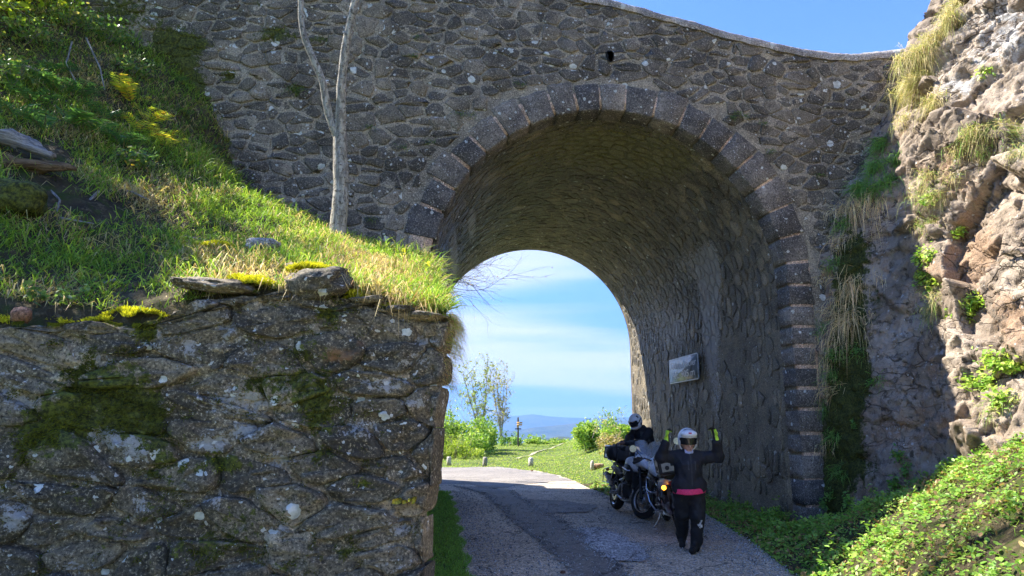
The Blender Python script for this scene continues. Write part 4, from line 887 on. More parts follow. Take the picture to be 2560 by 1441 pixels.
# --- stones on the wall top
def stone_thing(name, label, cat, u, v, y, size, rot, seed, mat, mask=(0, .2, 0), amp=.3, fs=1.5, sub=4):
    p = at_y(u, v, y); V, F = rock_geo((0, 0, 0), size, seed, sub, fs, amp, rotm(*rot)); o = add(name, V, F, mat, None, {'Mask': np.tile(mask, (len(V), 1))}); o.location = p; return tag(o, label, cat)
stone_thing('slate_slab', 'dark pointed slate slab with pale lichen lying on the mossy wall top', 'stone', 545, 716, 5.28, (.30, .22, .055), (.12, .08, .1), 5, M_NSTONE, (0, .22, 0), .22, 1.9)
stone_thing('wall_boulder', 'blunt grey boulder with a sunlit upper edge set on the wall top', 'stone', 800, 712, 5.32, (.24, .22, .125), (.1, -.15, .2), 8, M_NSTONE, (0.05, .25, .1), .25, 1.3)
stone_thing('brown_stone', 'small angular reddish brown stone on the wall top in the left corner', 'stone', 55, 788, 4.95, (.065, .06, .058), (.2, .1, .4), 12, mat_masonry('red_stone', (.20, .10, .06), (.34, .19, .12), spots=.2, vary=0), (0, 0, .1), .2, 1.2, 3)
stone_thing('slate_flake', 'thin mossy slate leaning behind the boulder on the wall top', 'stone', 790, 676, 5.75, (.24, .16, .03), (.35, .12, .3), 15, M_NSTONE, (.35, .25, 0), .2, 2.0, 3)
for k, (u, v, sx, sd, lab) in enumerate(((925, 752, .15, 18, 'flat dark slate edging the wall top right beside the boulder'), (1000, 775, .11, 21, 'narrow flat slate in the middle of the wall top edge under straw grass'), (1065, 790, .13, 25, 'flat crusty slate capping the outer corner of the near wall'))):
    stone_thing('edge_slate', lab, 'stone', u, v, 5.36, (sx, .16, .028), (.05, .06 * (k - 1), .1), sd, M_NSTONE, (.05, .3, 0), .25, 2.0, 3)
stone_thing('pale_rubble_stone', 'pale crusty stone half sunk in the grass above the slabs', 'stone', 655, 612, 6.75, (.16, .12, .06), (.1, 0, .3), 31, M_COPE, (.2, .5, 0), .3, 1.6, 3)
stone_thing('mossy_boulder', 'rounded mossy boulder below the rotten log at the picture edge', 'stone', 40, 500, 6.0, (.22, .2, .16), (0, 0, .3), 34, M_NSTONE, (.85, 0, 0), .15, 1.2)
# --- dead wood
def mat_wood(name, a, b):
    n_ = NT(name); p = n_.scalevec(n_.local(), (1.2, 14, 14)); g = n_.noise(p, 3.0, 4, .7); f = n_.noise(n_.local(), 30, 3); c = n_.mix(n_.mr(g, .35, .65), a, b); c = n_.mix(n_.mr(f, .6, .8, 0, .5), c, (.02, .015, .01))
    return n_.done(c, .9, n_.bump(g, 1.0, .03), Specular_IOR_Level=.2)
M_ROT = mat_wood('rotten_wood', (.07, .042, .022), (.24, .16, .085)); M_GREYW = mat_wood('weathered_wood', (.16, .145, .13), (.42, .38, .34))
def log_thing(name, label, pts, radii, mat, seg=18, amp=.22):
    P = np.array([at_y(*q) for q in pts]); m = MB(); t = np.linspace(0, 1, 24); C_ = np.stack([np.interp(t, np.linspace(0, 1, len(P)), P[:, k]) for k in range(3)], 1); R_ = np.interp(t, np.linspace(0, 1, len(radii)), radii)
    m.tube(C_, R_, seg); V = np.concatenate(m.V); ax = P[-1] - P[0]; ax = ax / np.linalg.norm(ax); al = (V - P[0]) @ ax; pr = V - P[0] - np.outer(al, ax); q = pr / (np.linalg.norm(pr, axis=1, keepdims=True) + 1e-6)
    V = V + q * (R_.mean() * amp * (2.2 * fbm(np.c_[pr[:, 1:] * 9, al * 1.2], 4, 3)))[:, None]; c = P.mean(0)
    X_ = ax; Yx = np.cross([0, 0, 1.], X_); Yx /= np.linalg.norm(Yx); Zx = np.cross(X_, Yx); R3 = np.stack([X_, Yx, Zx], 1)
    o = add(name, (V - c) @ R3, m.F, mat, None, None, True); o.matrix_world = Matrix.Translation(c) @ Matrix(R3.tolist()).to_4x4(); return tag(o, label, 'dead wood')
log_thing('rotten_log', 'brown fibrous rotten log jutting from the picture edge on the bank', [(-160, 395, 6.4), (20, 408, 6.5), (110, 418, 6.6), (192, 424, 6.7)], [.10, .10, .075, .02], M_ROT, 22, .5)
log_thing('split_log', 'grey split log lying on the bank above the rotten log', [(-100, 335, 6.7), (30, 345, 6.75), (90, 372, 6.8), (135, 395, 6.8)], [.08, .085, .07, .03], M_GREYW, 16, .4)
log_thing('bleached_branch', 'crooked bleached branch lying on dry grass below the log', [(246, 478, 6.9), (222, 505, 6.75), (226, 525, 6.7), (192, 566, 6.5)], [.014, .02, .018, .026], M_GREYW, 8, .2)
log_thing('bleached_stick', 'straight pale stick lying beside the crooked bleached branch', [(215, 490, 6.9), (165, 535, 6.6)], [.012, .016], M_GREYW, 8, .2)
log_thing('fallen_twig', 'thin pale twig lying in the sunlit grass of the bank', [(455, 588, 7.0), (530, 605, 6.8)], [.008, .012], M_GREYW, 6, .1)
log_thing('grey_stick', 'short grey stick in the grass above the wall top', [(205, 725, 5.6), (290, 700, 5.7)], [.012, .018], M_GREYW, 7, .2)
ORD = ['first', 'second', 'third', 'fourth', 'fifth', 'sixth', 'seventh', 'eighth', 'ninth', 'tenth', 'eleventh', 'twelfth', 'thirteenth', 'fourteenth', 'fifteenth', 'sixteenth']
def band_labels(pts, head, bands, tail, key=0):
    """a label for every spot: its height band, then its order along the picture"""
    out = [None] * len(pts); lo = -1e9
    for (hi, ph) in bands:
        idx = sorted([i for i, p in enumerate(pts) if lo <= p[1] < hi], key=lambda i: pts[i][key]); lo = hi
        for k, i in enumerate(idx): out[i] = head + ' ' + ph + (', ' + ORD[k] + ' ' + tail if len(idx) > 1 else '')
    return out
# --- ferns
def fern(name, p, nf, ln, pal, label, group, seed, lean=(.3, -.3)):
    r = np.random.default_rng(seed); e = empty(name, p); tag(e, label, 'fern', group); v = Veg(); st = MB()
    for k in range(nf):
        a = r.random() * 6.283; d = np.array([math.cos(a) * .8 + lean[0], math.sin(a) * .8 + lean[1], .75 + .5 * r.random()]); d /= np.linalg.norm(d); L_ = ln * (.7 + .5 * r.random()); m = 11; t = np.linspace(.12, 1, m)
        Pc = d[None] * (t * L_)[:, None] + np.array([0, 0, -1.])[None] * (t ** 2.2 * L_ * .55)[:, None]; st.tube(Pc[::4], np.linspace(.004, .0015, len(Pc[::4])), 4)
        tg = unit(np.gradient(Pc, axis=0)); sd = unit(np.cross(tg, np.array([0, 0, 1.]))); nn = np.cross(sd, tg); w = L_ * .20 * np.sin(np.pi * np.clip(t * .93 + .07, 0, 1)) ** .8
        for s_ in (-1, 1):
            tan = sd * s_ + tg * .35; c = pick(r, m, pal, [1] * len(pal)); v.put(leaves(Pc + tan * (w * .5)[:, None], nn + .15 * r.normal(size=(m, 3)), w * .55, c, r, .05, .24, tan))
    v.build('fronds', M_LEAF, e); st.build('stems', mat_fern_stem, e); return e
mat_fern_stem = mat_plain('fern_stem', (.16, .12, .04), .7)
YEL = [(.46, .46, .05), (.30, .38, .045), (.56, .50, .07), (.50, .33, .05)]; DKF = [(.07, .15, .045), (.09, .18, .055), (.055, .13, .05)]  # YEL paints sun shining through the fronds, DKF tones the ferns for shade
FL = band_labels([(262, 330), (312, 365), (232, 300), (352, 392), (335, 345), (372, 415)], 'sun-tinted yellow fern', [(9999, 'beside the mossy bridge wall')], 'from the top')
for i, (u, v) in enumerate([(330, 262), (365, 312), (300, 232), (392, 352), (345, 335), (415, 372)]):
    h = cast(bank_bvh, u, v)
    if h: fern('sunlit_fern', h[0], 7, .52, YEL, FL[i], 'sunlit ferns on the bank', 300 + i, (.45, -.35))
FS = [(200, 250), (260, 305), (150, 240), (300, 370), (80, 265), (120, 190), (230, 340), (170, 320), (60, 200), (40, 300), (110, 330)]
FL = band_labels(FS, 'shade-tinted dark fern', [(256, 'above the split log'), (9999, 'right beside the split log')], 'from the picture edge')
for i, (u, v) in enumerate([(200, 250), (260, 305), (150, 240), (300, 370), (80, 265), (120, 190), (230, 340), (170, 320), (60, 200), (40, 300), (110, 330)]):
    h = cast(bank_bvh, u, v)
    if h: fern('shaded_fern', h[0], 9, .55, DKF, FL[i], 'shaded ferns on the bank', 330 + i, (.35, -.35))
FL = band_labels([(292, 470), (330, 500), (210, 450), (378, 535)], 'small fern', [(9999, 'where the bank meets the mossy bridge wall')], 'from the top')
for i, (u, v) in enumerate([(470, 292), (500, 330), (450, 210), (535, 378)]):
    h = cast(bank_bvh, u, v)
    if h: fern('wall_fern', h[0], 6, .28, DKF, FL[i], 'ferns along the bridge wall', 350 + i, (.2, -.5))
def sprig(name, label, p, h, nl, sz, pal, seed, lean=(.1, 0), cat='plant', group=None):
    r = np.random.default_rng(seed); e = empty(name, p); tag(e, label, cat, group); m = MB(); v = Veg()
    for b_ in range(max(1, nl // 9)):
        d = np.array([lean[0] + .35 * r.normal(), lean[1] + .35 * r.normal(), 1.]); t = np.linspace(0, 1, 7)[:, None]; Pc = d * t * h * (.7 + .4 * r.random()) + np.array([.06, 0, 0]) * np.sin(t * 3 + b_) * h; m.tube(Pc, np.linspace(.006, .002, 7) * (h / .4) ** .5, 5)
        q = min(9, nl); tt = r.uniform(.35, 1, q); Q = np.stack([np.interp(tt, t[:, 0], Pc[:, k]) for k in range(3)], 1) + r.normal(size=(q, 3)) * sz * .7
        v.put(leaves(Q, np.c_[r.normal(size=(q, 2)) * .6, np.ones(q)], sz * (.7 + .6 * r.random(q)), pick(r, q, pal, [1] * len(pal)), r, .2, .75))
    m.build('stem', mat_fern_stem, e); v.build('leaves', M_LEAF, e); return e
for (u, v, hh, nl, lab, sd) in [(1072, 700, .30, 9, 'yellow-green seedling leaning out at the outer end of the bank', 1), (1000, 662, .24, 9, 'small bright seedling in the grass between tree and outer bank end', 2), (300, 440, .30, 12, 'bright yellow-green seedling below the sunlit ferns', 3), (90, 770, .20, 27, 'low grey-green leafy weed above the reddish stone', 4), (170, 770, .20, 27, 'low round-leaved weed on the wall top beside moss', 5)]:
    h = cast(bank_bvh, u, v)
    if h: sprig('seedling', lab, h[0], hh, nl, .032, YEL if sd < 4 else [(.13, .20, .07), (.09, .16, .06)], 400 + sd)
for i, (u, v, n_, rad, lab) in enumerate([(70, 110, 420, .34, 'dark bramble at the picture edge under the bright corner leaves'), (170, 70, 380, .32, 'bramble clump on the upper bank, first right of the corner leaves'), (270, 110, 320, .28, 'bramble clump high on the bank nearest the bridge wall'), (30, 220, 380, .32, 'dark bramble above the split log at the picture edge'), (330, 190, 260, .24, 'small bramble just above the sunlit ferns'), (330, 420, 220, .20, 'low leafy shrub below the sunlit ferns')]):
    h = cast(bank_bvh, u, v)
    if h is None: continue
    r = np.random.default_rng(880 + i); e = empty('bramble', h[0]); tag(e, lab, 'shrub', 'brambles on the left bank'); g_ = r.normal(size=(n_, 3)) * rad * np.array([.6, .6, .36]) + [.05, -.05, rad * .5]; g_[:, 2] = np.abs(g_[:, 2]); vv = Veg(); vv.put(leaves(g_, r.normal(size=(n_, 3)) * .7 + [.1, -.3, .7], .018 + .022 * r.random(n_), pick(r, n_, [(.07, .14, .035), (.12, .2, .05), (.2, .24, .06), (.3, .26, .1)], [3, 3, 1.5, .7]), r, .2, .75)); vv.build('leaves', M_LEAF, e)
    st = MB()
    for k in range(9): a_ = r.random() * 6.28; d_ = np.array([math.cos(a_) + .3, math.sin(a_) - .3, 0]); st.tube([(0, 0, 0), tuple(d_ * rad * .5 + [0, 0, rad * .8]), tuple(d_ * rad * 1.15 + [0, 0, rad * .45])], [.005, .004, .002], 5)
    st.build('canes', M_GREYW, e)
for i, (pts, lab) in enumerate([([(215, 95, 9.3), (250, 170, 8.9), (262, 225, 8.6)], 'grey root trailing down the upper bank beside the ferns'), ([(120, 470, 6.6), (150, 500, 6.4), (140, 540, 6.3)], 'short dead root below the rotten log'), ([(285, 470, 7.4), (330, 480, 7.3), (372, 500, 7.2)], 'thin dry stem lying across the straw patch'), ([(150, 545, 6.3), (235, 560, 6.4)], 'pale stick under the crooked bleached branch'), ([(180, 105, 9.4), (165, 160, 9.0), (190, 205, 8.6)], 'brown root hanging below the upper bramble')]):
    log_thing('dead_root', lab, pts, [.014, .011, .006], M_GREYW, 7, .25)
# --- forked tree
def mat_bark():
    n_ = NT('grey_bark'); p = n_.local(); s_ = n_.scalevec(p, (9, 9, 2.2)); a = n_.noise(s_, 3, 4, .6); b_ = n_.noise(p, 26, 4, .7); c = n_.mix(n_.mr(a, .38, .62), (.24, .215, .175), (.52, .475, .39)); c = n_.mix(n_.mr(b_, .52, .64, 0, .9), c, (.085, .07, .052)); c = n_.mix(n_.mr(n_.noise(p, 9, 4), .6, .7, 0, .6), c, (.46, .45, .40))
    return n_.done(c, .85, n_.bump(n_.math('ADD', a, b_), 1.0, .03), Specular_IOR_Level=.25)
M_BARK = mat_bark()
h = cast(bank_bvh, 842, 592); TB = h[0] if h is not None else at_y(842, 592, 10.3); TY = TB[1]
ft = empty('forked_tree', TB); tag(ft, 'slender grey tree forking in two against the bridge wall', 'tree')
def spath(pts, r0, r1, y0, name, seg=12, steps=26, parent=ft, dy=0.0):
    P = np.array([at_y(u, v, y0 + dy * i / max(1, len(pts) - 1)) for i, (u, v) in enumerate(pts)]) - TB; t = np.linspace(0, 1, steps); k = np.linspace(0, 1, len(P)); Q = np.stack([np.interp(t, k, P[:, j]) for j in range(3)], 1)
    for _ in range(2): Q[1:-1] = (Q[:-2] + 2 * Q[1:-1] + Q[2:]) / 4
    R_ = r0 + (r1 - r0) * t; R_ = R_ * (1 + .14 * fbm(Q * 5, 3, 3)) * (1 + (.5 * np.exp(-(t / .12) ** 2) if name == 'trunk' else 0)); m = MB(); m.tube(Q, R_, seg); return m.build(name, M_BARK, parent, True, False), Q
tr_, _ = spath([(836, 625), (842, 590), (850, 520), (853, 450), (850, 395), (850, 345), (850, 325)], .120, .085, TY, 'trunk')
_, QR = spath([(851, 350), (852, 300), (852, 250), (855, 190), (862, 130), (873, 70), (886, 10), (905, -90), (935, -260), (970, -460)], .077, .036, TY, 'stem', dy=-.4)
_, QL = spath([(848, 352), (836, 325), (822, 290), (814, 250), (808, 208), (795, 175), (775, 130), (757, 85), (751, 40), (753, -10), (742, -130), (715, -320)], .061, .03, TY, 'stem', steps=36, dy=-.3)
spath([(808, 210), (816, 208), (824, 212)], .03, .018, TY, 'branch_stub', steps=6)
rg = np.random.default_rng(77); brs = MB(); lv = Veg()
def bough(P0, d, L_, r0, dep, mb_, lv_, rg_, pal, lsz, lden, spread=.55, drop=.1, w=(1, 1)):
    m = 9; P = [np.array(P0, float)]; d = np.array(d, float) / np.linalg.norm(d)
    for i in range(m - 1):
        d = d + rg_.normal(size=3) * .10 + np.array([0, 0, .04 - drop * .1]); d /= np.linalg.norm(d); P.append(P[-1] + d * L_ / (m - 1))
    P = np.array(P); mb_.tube(P, np.linspace(r0, r0 * .35, m), 5 if r0 < .02 else 7, cap=False)
    if dep > 0:
        for k in range(3 + (dep > 1)):
            i = rg_.integers(2, m); nd = d + rg_.normal(size=3) * spread; bough(P[i], nd, L_ * (.5 + .25 * rg_.random()), max(.0022, r0 * .5), dep - 1, mb_, lv_, rg_, pal, lsz, lden, spread, drop)
    if dep <= 1 and lden > 0:
        q = rg_.poisson(lden * (1 if dep == 0 else .5))
        if q: 
            tt = rg_.uniform(.2, 1, q) * (m - 1); Q = np.stack([np.interp(tt, np.arange(m), P[:, k]) for k in range(3)], 1) + rg_.normal(size=(q, 3)) * lsz * .8
            lv_.put(leaves(Q, rg_.normal(size=(q, 3)) + [0, 0, .6], lsz * (.6 + .7 * rg_.random(q)), pick(rg_, q, pal, [1] * len(pal)), rg_, .2, .7))
SPRING = [(.20, .26, .04), (.26, .30, .05), (.15, .22, .035)]
for Q in (QR, QL):
    for i in (-9, -7, -5, -3, -2, -1): bough(Q[i], (rg.normal() * .9, rg.normal() * .6, .7), 1.3 + .5 * rg.random(), .022, 2, brs, lv, rg, SPRING, .032, 4)
tw = at_y(1150, -70, TY - .6) - TB
for (u1, v1) in ((1175, 12), (1215, 8), (1250, 62)):
    e_ = at_y(u1, v1, TY - .7) - TB; t = np.linspace(0, 1, 9)[:, None]; Pc = tw + (e_ - tw) * t + np.array([0, 0, -.05]) * np.sin(t * 3.1); brs.tube(Pc, np.linspace(.006, .002, 9), 5)
    for s_ in range(4): 
        a = Pc[5 + s_ % 4]; brs.tube(np.array([a, a + np.array([.12, 0, -.03 + .05 * rg.normal()]), a + np.array([.22, 0, .06 * rg.normal()])]), [.0025, .002, .0015], 4)
brs.tube(np.array([QR[-8], (QR[-8] + tw) / 2 + [0, 0, .15], tw]), [.02, .012, .006], 6)
brs.build('branches', M_BARK, ft, True, False); lv.build('crown', M_LEAF, ft)
# tree up the slope whose crown shades the bank
def tree(name, label, base, h, r0, crown_r, pal, lsz, nl, seed, mat=None, lobes=9, bare=.35, cat='tree', group=None, nb=8, ymax=None):
    r = np.random.default_rng(seed); e = empty(name, base); tag(e, label, cat, group); m = MB(); Pc = np.array([[.12 * h * .2 * math.sin(2.2 * t + seed), .02 * h * math.sin(3 * t), h * .8 * t] for t in np.linspace(0, 1, 10)]); m.tube(Pc, np.linspace(r0, r0 * .35, 10), 8); m.build('trunk', M_BARK, e, True, False)
    b_ = MB(); v = Veg()
    for k in range(nb):
        i = r.integers(3, 10); bough(Pc[i], (r.normal(), r.normal(), .6 + .3 * r.random()), crown_r * (.8 + .4 * r.random()), r0 * .3, 2, b_, v, r, pal, lsz, 3.5)
    cc = Pc[-1] * .95; 
    for k in range(lobes):
        o = r.normal(size=3); o = o / np.linalg.norm(o) * crown_r * r.uniform(.3, .85) * np.array([1, 1, .8]); q = nl // lobes; g_ = r.normal(size=(q, 3)); g_ = g_ / np.linalg.norm(g_, axis=1, keepdims=True) * (crown_r * .45 * r.random((q, 1)) ** .45)
        v.put(leaves(cc + o + g_, r.normal(size=(q, 3)) + [0, 0, .7], lsz * (.6 + .8 * r.random(q)), pick(r, q, pal, [1] * len(pal)), r, .2, .7))
    b_.build('branches', M_BARK, e, True, False); v.build('crown', M_LEAF, e); return e
BRIGHT = [(.30, .36, .04), (.24, .32, .035), (.36, .38, .05)]
hz = float(np.clip(bank_f(np.array([[-8.3, 8.2]]))[0], 0, 12)); tree('hillside_tree', 'bright leafy young tree reaching in at the upper left corner of the bank', (-8.3, 8.2, hz - .1), 2.9, .07, 1.9, BRIGHT, .07, 5200, 5)
hz = float(np.clip(bank_f(np.array([[-8.6, 6.0]]))[0], 0, 12)); tree('hillside_tree', 'small tree just beyond the left edge shading the bank above the wall', (-8.4, 6.6, hz - .1), 2.6, .07, 1.7, BRIGHT, .07, 3600, 9)
# --- leafy ground cover on the right verge
rg = np.random.default_rng(61); n = 76000; y = 4.5 + 15.5 * rg.random(n) ** 1.35; xa = road_right(y) - .08; xb = np.where(y > 11.4, 4.72 - .107 * (y - 11.5), np.interp(y, [4, 7, 9.2, 11.4], [7.2, 6.3, 5.8, 5.2])); x = xa + (xb - xa) * rg.random(n) ** .9
b = np.c_[x, y, 0 * x]; z = verge_z(x, y) + .06 * fbm(b * 2.5, 4, 12); cl = np.clip(.35 + 1.3 * fbm(b * 1.9, 4, 19), .0, 1.3); t_ = sstep(0, .5, x - xa)
P = np.c_[x, y, z + (.01 + .17 * rg.random(n) * cl) * (.25 + .75 * t_)]; uv = proj(P); hole = blobs(uv, [(2500, 1330, 40, 50, 1.), (2240, 1290, 50, 30, .8), (2360, 1290, 20, 30, .6), (2560, 1380, 60, 80, .8)])
ok = (rg.random(n) > hole) & (rg.random(n) < .30 + 1.3 * cl); P = P[ok]; n = len(P); cl = cl[ok]; v = Veg(); v.put(leaves(P, np.c_[rg.normal(size=n) * .55 - .15, rg.normal(size=n) * .55 - .15, np.ones(n)], (.011 + .020 * rg.random(n) ** 1.5) * (.8 + .5 * np.clip(fbm(P * .9, 2, 4) + .4, 0, 1)), pick(rg, n, [(.15, .28, .045), (.21, .34, .06), (.28, .38, .08), (.10, .21, .035)], [3, 3, 2, 1.5]), rg, .18, .95))
m = 15000; k = rg.integers(0, n, m); v.put(blades(P[k] - [0, 0, .08], np.c_[rg.normal(size=(m, 2)) * .5, np.ones(m)], .10 + .14 * rg.random(m), .006, .6, pick(rg, m, [GREEN, (.22, .15, .07), OLIVE], [2, 1.6, 1]), pick(rg, m, [GREEN, LIME, STRAW], [2, 2, 1.6]), rg))
k = rg.integers(0, n, 5000); v.put(leaves(P[k] * [1, 1, 0] + np.c_[np.zeros((5000, 2)), verge_z(P[k, 0], P[k, 1]) + .03 + .05 * rg.random(5000)], rg.normal(size=(5000, 3)) + [0, 0, .8], .018 + .02 * rg.random(5000), pick(rg, 5000, [(.26, .17, .08), (.36, .26, .13), (.16, .1, .05)], [1, 1, 1]), rg, .3, .8))
tall = rg.integers(0, n, 100)
for j in tall:
    q = 16; hh = .12 + .16 * rg.random(); tt = rg.random((q, 1)); v.put(leaves(P[j] + np.array([.04 * rg.normal(), .04 * rg.normal(), hh]) * tt + rg.normal(size=(q, 3)) * .03, np.c_[rg.normal(size=(q, 2)) * .6, np.ones(q)], .022 + .02 * rg.random(q), pick(rg, q, [(.13, .26, .04), (.2, .33, .06)], [1, 1]), rg, .2, .6))
tag(v.build('ground_cover', M_LEAF), 'dense low leafy plants covering the right verge and slope', None, None, 'stuff')
# grass of the left verge in the cutting
n = 26000; y = 5.6 + 13.5 * rg.random(n) ** 1.5; xa = np.where(y < 18, road_left(np.minimum(y, 18)) + .10 + .05 * np.sin(y * 5), -1.9); x = xa - rg.random(n) ** 1.1 * np.interp(y, [5, 8, 18, 19], [.55, .8, .9, .5]); P = np.c_[x, y, np.full(n, .02) + .1 * np.clip((xa - x), 0, 1)]
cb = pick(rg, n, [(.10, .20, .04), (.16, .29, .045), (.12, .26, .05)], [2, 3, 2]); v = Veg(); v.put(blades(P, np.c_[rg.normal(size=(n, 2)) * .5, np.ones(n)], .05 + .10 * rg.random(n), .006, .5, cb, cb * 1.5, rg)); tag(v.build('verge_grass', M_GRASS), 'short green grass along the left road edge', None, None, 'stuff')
# --- plants on the rock
def tuft(name, label, group, u, v, n_, ln, droop, pal, seed, out=.9, cat='grass tuft', w=.005, bvh=None, spread=.10):
    h = cast(bvh or rock_bvh, u, v)
    if h is None: return
    r = np.random.default_rng(seed); p, nm = h; nm = nm if nm @ np.array([-p[0], -p[1], CAM_Z - p[2]]) > 0 else -nm; nm = np.array([nm[0], nm[1], 0]) ; nm = nm / (np.linalg.norm(nm) + 1e-6)
    P = r.normal(size=(n_, 3)) * spread * np.array([.8, .8, .6]) - nm * .05; D = nm * out * (.3 + r.random((n_, 1))) + r.normal(size=(n_, 3)) * .55 + np.array([0, 0, .5]); c = pick(r, n_, pal, [1] * len(pal)); vv = Veg(); vv.put(blades(P, D, ln * (.5 + .8 * r.random(n_)), w, droop * (.6 + .8 * r.random(n_)), c, c * 1.25, r))
    o = vv.build(name, M_GRASS); o.location = p; tag(o, label, cat, group); return o
ST = [(.55, .42, .24), (.66, .54, .34), (.44, .31, .17)]; SG = [(.33, .29, .14), (.20, .22, .07), (.42, .35, .21)]; GR = [(.09, .20, .05), (.13, .26, .06), (.18, .30, .07)]
sd = 500
PT = [(2105, 520, 260, .30), (2150, 508, 300, .32), (2185, 500, 260, .28), (2060, 690, 130, .20), (2100, 600, 150, .22), (2130, 700, 170, .30), (2100, 740, 170, .28), (2080, 775, 150, .26), (2120, 790, 220, .34), (2075, 850, 170, .26), (2068, 905, 140, .22), (2072, 970, 130, .2), (2060, 1110, 120, .22), (2040, 590, 90, .18), (2200, 690, 60, .14), (2175, 790, 90, .18)]
for (u, v, n_, ln), lab_ in zip(PT, band_labels(PT, 'straw-coloured hanging tuft', [(560, 'on the ledge at the arch shoulder'), (720, 'below the grassy ledge'), (810, 'level with the upper jamb stones'), (2000, 'level with the lower jamb stones')], 'from the arch')):
    sd += 1; tuft('straw_tuft', lab_, 'dry tufts beside the arch', u, v, n_, ln * (.75 + .5 * (sd % 3) / 2), 1.1 + .3 * (sd % 4), ST, sd, w=.008, spread=.13)
PT = [(2205, 360, 260, .26), (2190, 420, 300, .26), (2150, 470, 300, .24), (2225, 455, 260, .24), (2180, 470, 240, .22), (2240, 400, 160, .22), (2110, 560, 160, .18), (2085, 660, 140, .18), (2060, 820, 130, .18), (2090, 880, 150, .18), (2080, 940, 170, .18), (2066, 1020, 150, .18), (2090, 1090, 130, .16), (2100, 1180, 130, .16), (2200, 950, 70, .12), (2150, 880, 70, .1)]
for (u, v, n_, ln), lab_ in zip(PT, band_labels(PT, 'green grass tuft in shade', [(430, 'high between bridge wall and rock'), (600, 'on the ledge at the arch shoulder'), (900, 'beside the upper jamb stones'), (2000, 'beside the lower jamb stones')], 'from the arch')):
    sd += 1; tuft('green_tuft', lab_, 'green tufts beside the arch', u, v, int(n_ * 1.5), ln * 1.25, .9, GR, sd, w=.008)
PT = [(2270, 150, 420, .34), (2290, 200, 420, .34), (2255, 240, 340, .30), (2310, 130, 340, .32), (2340, 250, 240, .22), (2265, 300, 200, .22), (2335, 95, 260, .26), (2375, 45, 300, .24), (2395, 10, 240, .22)]
for (u, v, n_, ln), lab_ in zip(PT, band_labels(PT, 'long yellowish tuft on the sunlit rock edge', [(140, 'against the sky'), (2000, 'below the parapet end')], 'from the bridge')):
    sd += 1; tuft('skyline_tuft', lab_, 'grass tufts along the top edge of the rock', u, v, int(n_ * 1.4), ln * 1.2, 1.1, SG, sd, w=.007)
PT = [(2430, 330, 360, .24), (2480, 320, 420, .24), (2530, 330, 420, .24), (2400, 370, 260, .2), (2460, 380, 220, .2), (2320, 440, 260, .24), (2340, 490, 260, .24), (2300, 480, 240, .22), (2310, 560, 200, .2), (2345, 560, 200, .2), (2380, 440, 160, .18), (2330, 780, 260, .24), (2345, 740, 240, .2), (2550, 380, 200, .2), (2480, 1030, 160, .18), (2540, 1000, 160, .18)]
for (u, v, n_, ln), lab_ in zip(PT, band_labels(PT, 'green and straw tuft', [(400, 'on the upper ledge of the sunlit rock'), (700, 'on the middle of the sunlit rock'), (900, 'beside the leafy plants on the sunlit rock'), (2000, 'on the low sunlit rock')], 'from the bridge')):
    sd += 1; tuft('sunlit_tuft', lab_, 'grass tufts on the sunlit rock', u, v, n_, ln, 1.0, SG + GR[2:], sd)
def leafy(name, label, group, u, v, n_, rad, pal, seed, sz=.03, bvh=None, flat=.35):
    h = cast(bvh or rock_bvh, u, v)
    if h is None: return
    r = np.random.default_rng(seed); p, nm = h; nm = nm if nm @ np.array([-p[0], -p[1], CAM_Z - p[2]]) > 0 else -nm; g_ = r.normal(size=(n_, 3)) * rad * .36; g_ = g_ - np.outer(g_ @ nm, nm) * .5 + nm * .05
    v_ = Veg(); v_.put(leaves(g_, nm * .5 + r.normal(size=(n_, 3)) * .4 + [0, 0, .6], sz * (.6 + .8 * r.random(n_)), pick(r, n_, pal, [1] * len(pal)), r, .2, .8)); v_.put(blades(np.tile(nm * -.03, (n_, 1)), g_, np.linalg.norm(g_, axis=1) * 1.08, .006, 0.0, np.tile([.10, .14, .03], (n_, 1)), np.tile([.14, .2, .04], (n_, 1)), r)); o = v_.build(name, M_LEAF); o.location = p; tag(o, label, 'plant', group)
LG = [(.18, .32, .05), (.27, .38, .07), (.35, .42, .10)]
PT = [(2330, 710, 150, .26), (2310, 690, 100, .2), (2420, 770, 170, .26), (2450, 765, 120, .2), (2390, 580, 80, .15), (2330, 640, 110, .2), (2490, 900, 160, .24), (2530, 905, 150, .22), (2440, 960, 130, .24), (2480, 960, 120, .24), (2500, 1000, 110, .22), (2300, 650, 70, .16), (2370, 790, 80, .2), (2460, 180, 60, .15), (2320, 500, 60, .16)]
for (u, v, n_, rad), lab_ in zip(PT, band_labels(PT, 'bright leafy plant', [(400, 'high on the pale rock'), (600, 'on the middle of the sunlit rock'), (740, 'near the shadow edge on the rock'), (850, 'below the orange rock'), (2000, 'just above the leafy slope')], 'from the bridge')):
    sd += 1; leafy('leafy_plant', lab_, 'leafy plants on the sunlit rock', u, v, n_, rad, LG, sd)
PT = [(2140, 880, 40, .12), (2175, 960, 30, .1), (2140, 1060, 40, .12), (2250, 1140, 70, .16), (2270, 1180, 60, .14), (2120, 1250, 60, .16), (2180, 1260, 60, .16), (2080, 1240, 50, .16), (2060, 1260, 50, .12), (2230, 1210, 60, .14)]
for (u, v, n_, rad), lab_ in zip(PT, band_labels(PT, 'small dark weed', [(1100, 'on the shaded rock face'), (1200, 'by the hollow in the shaded rock'), (2000, 'at the foot of the shaded rock')], 'from the arch')):
    sd += 1; leafy('shade_plant', lab_, 'weeds on the shaded rock', u, v, n_, rad, GR, sd, .026)
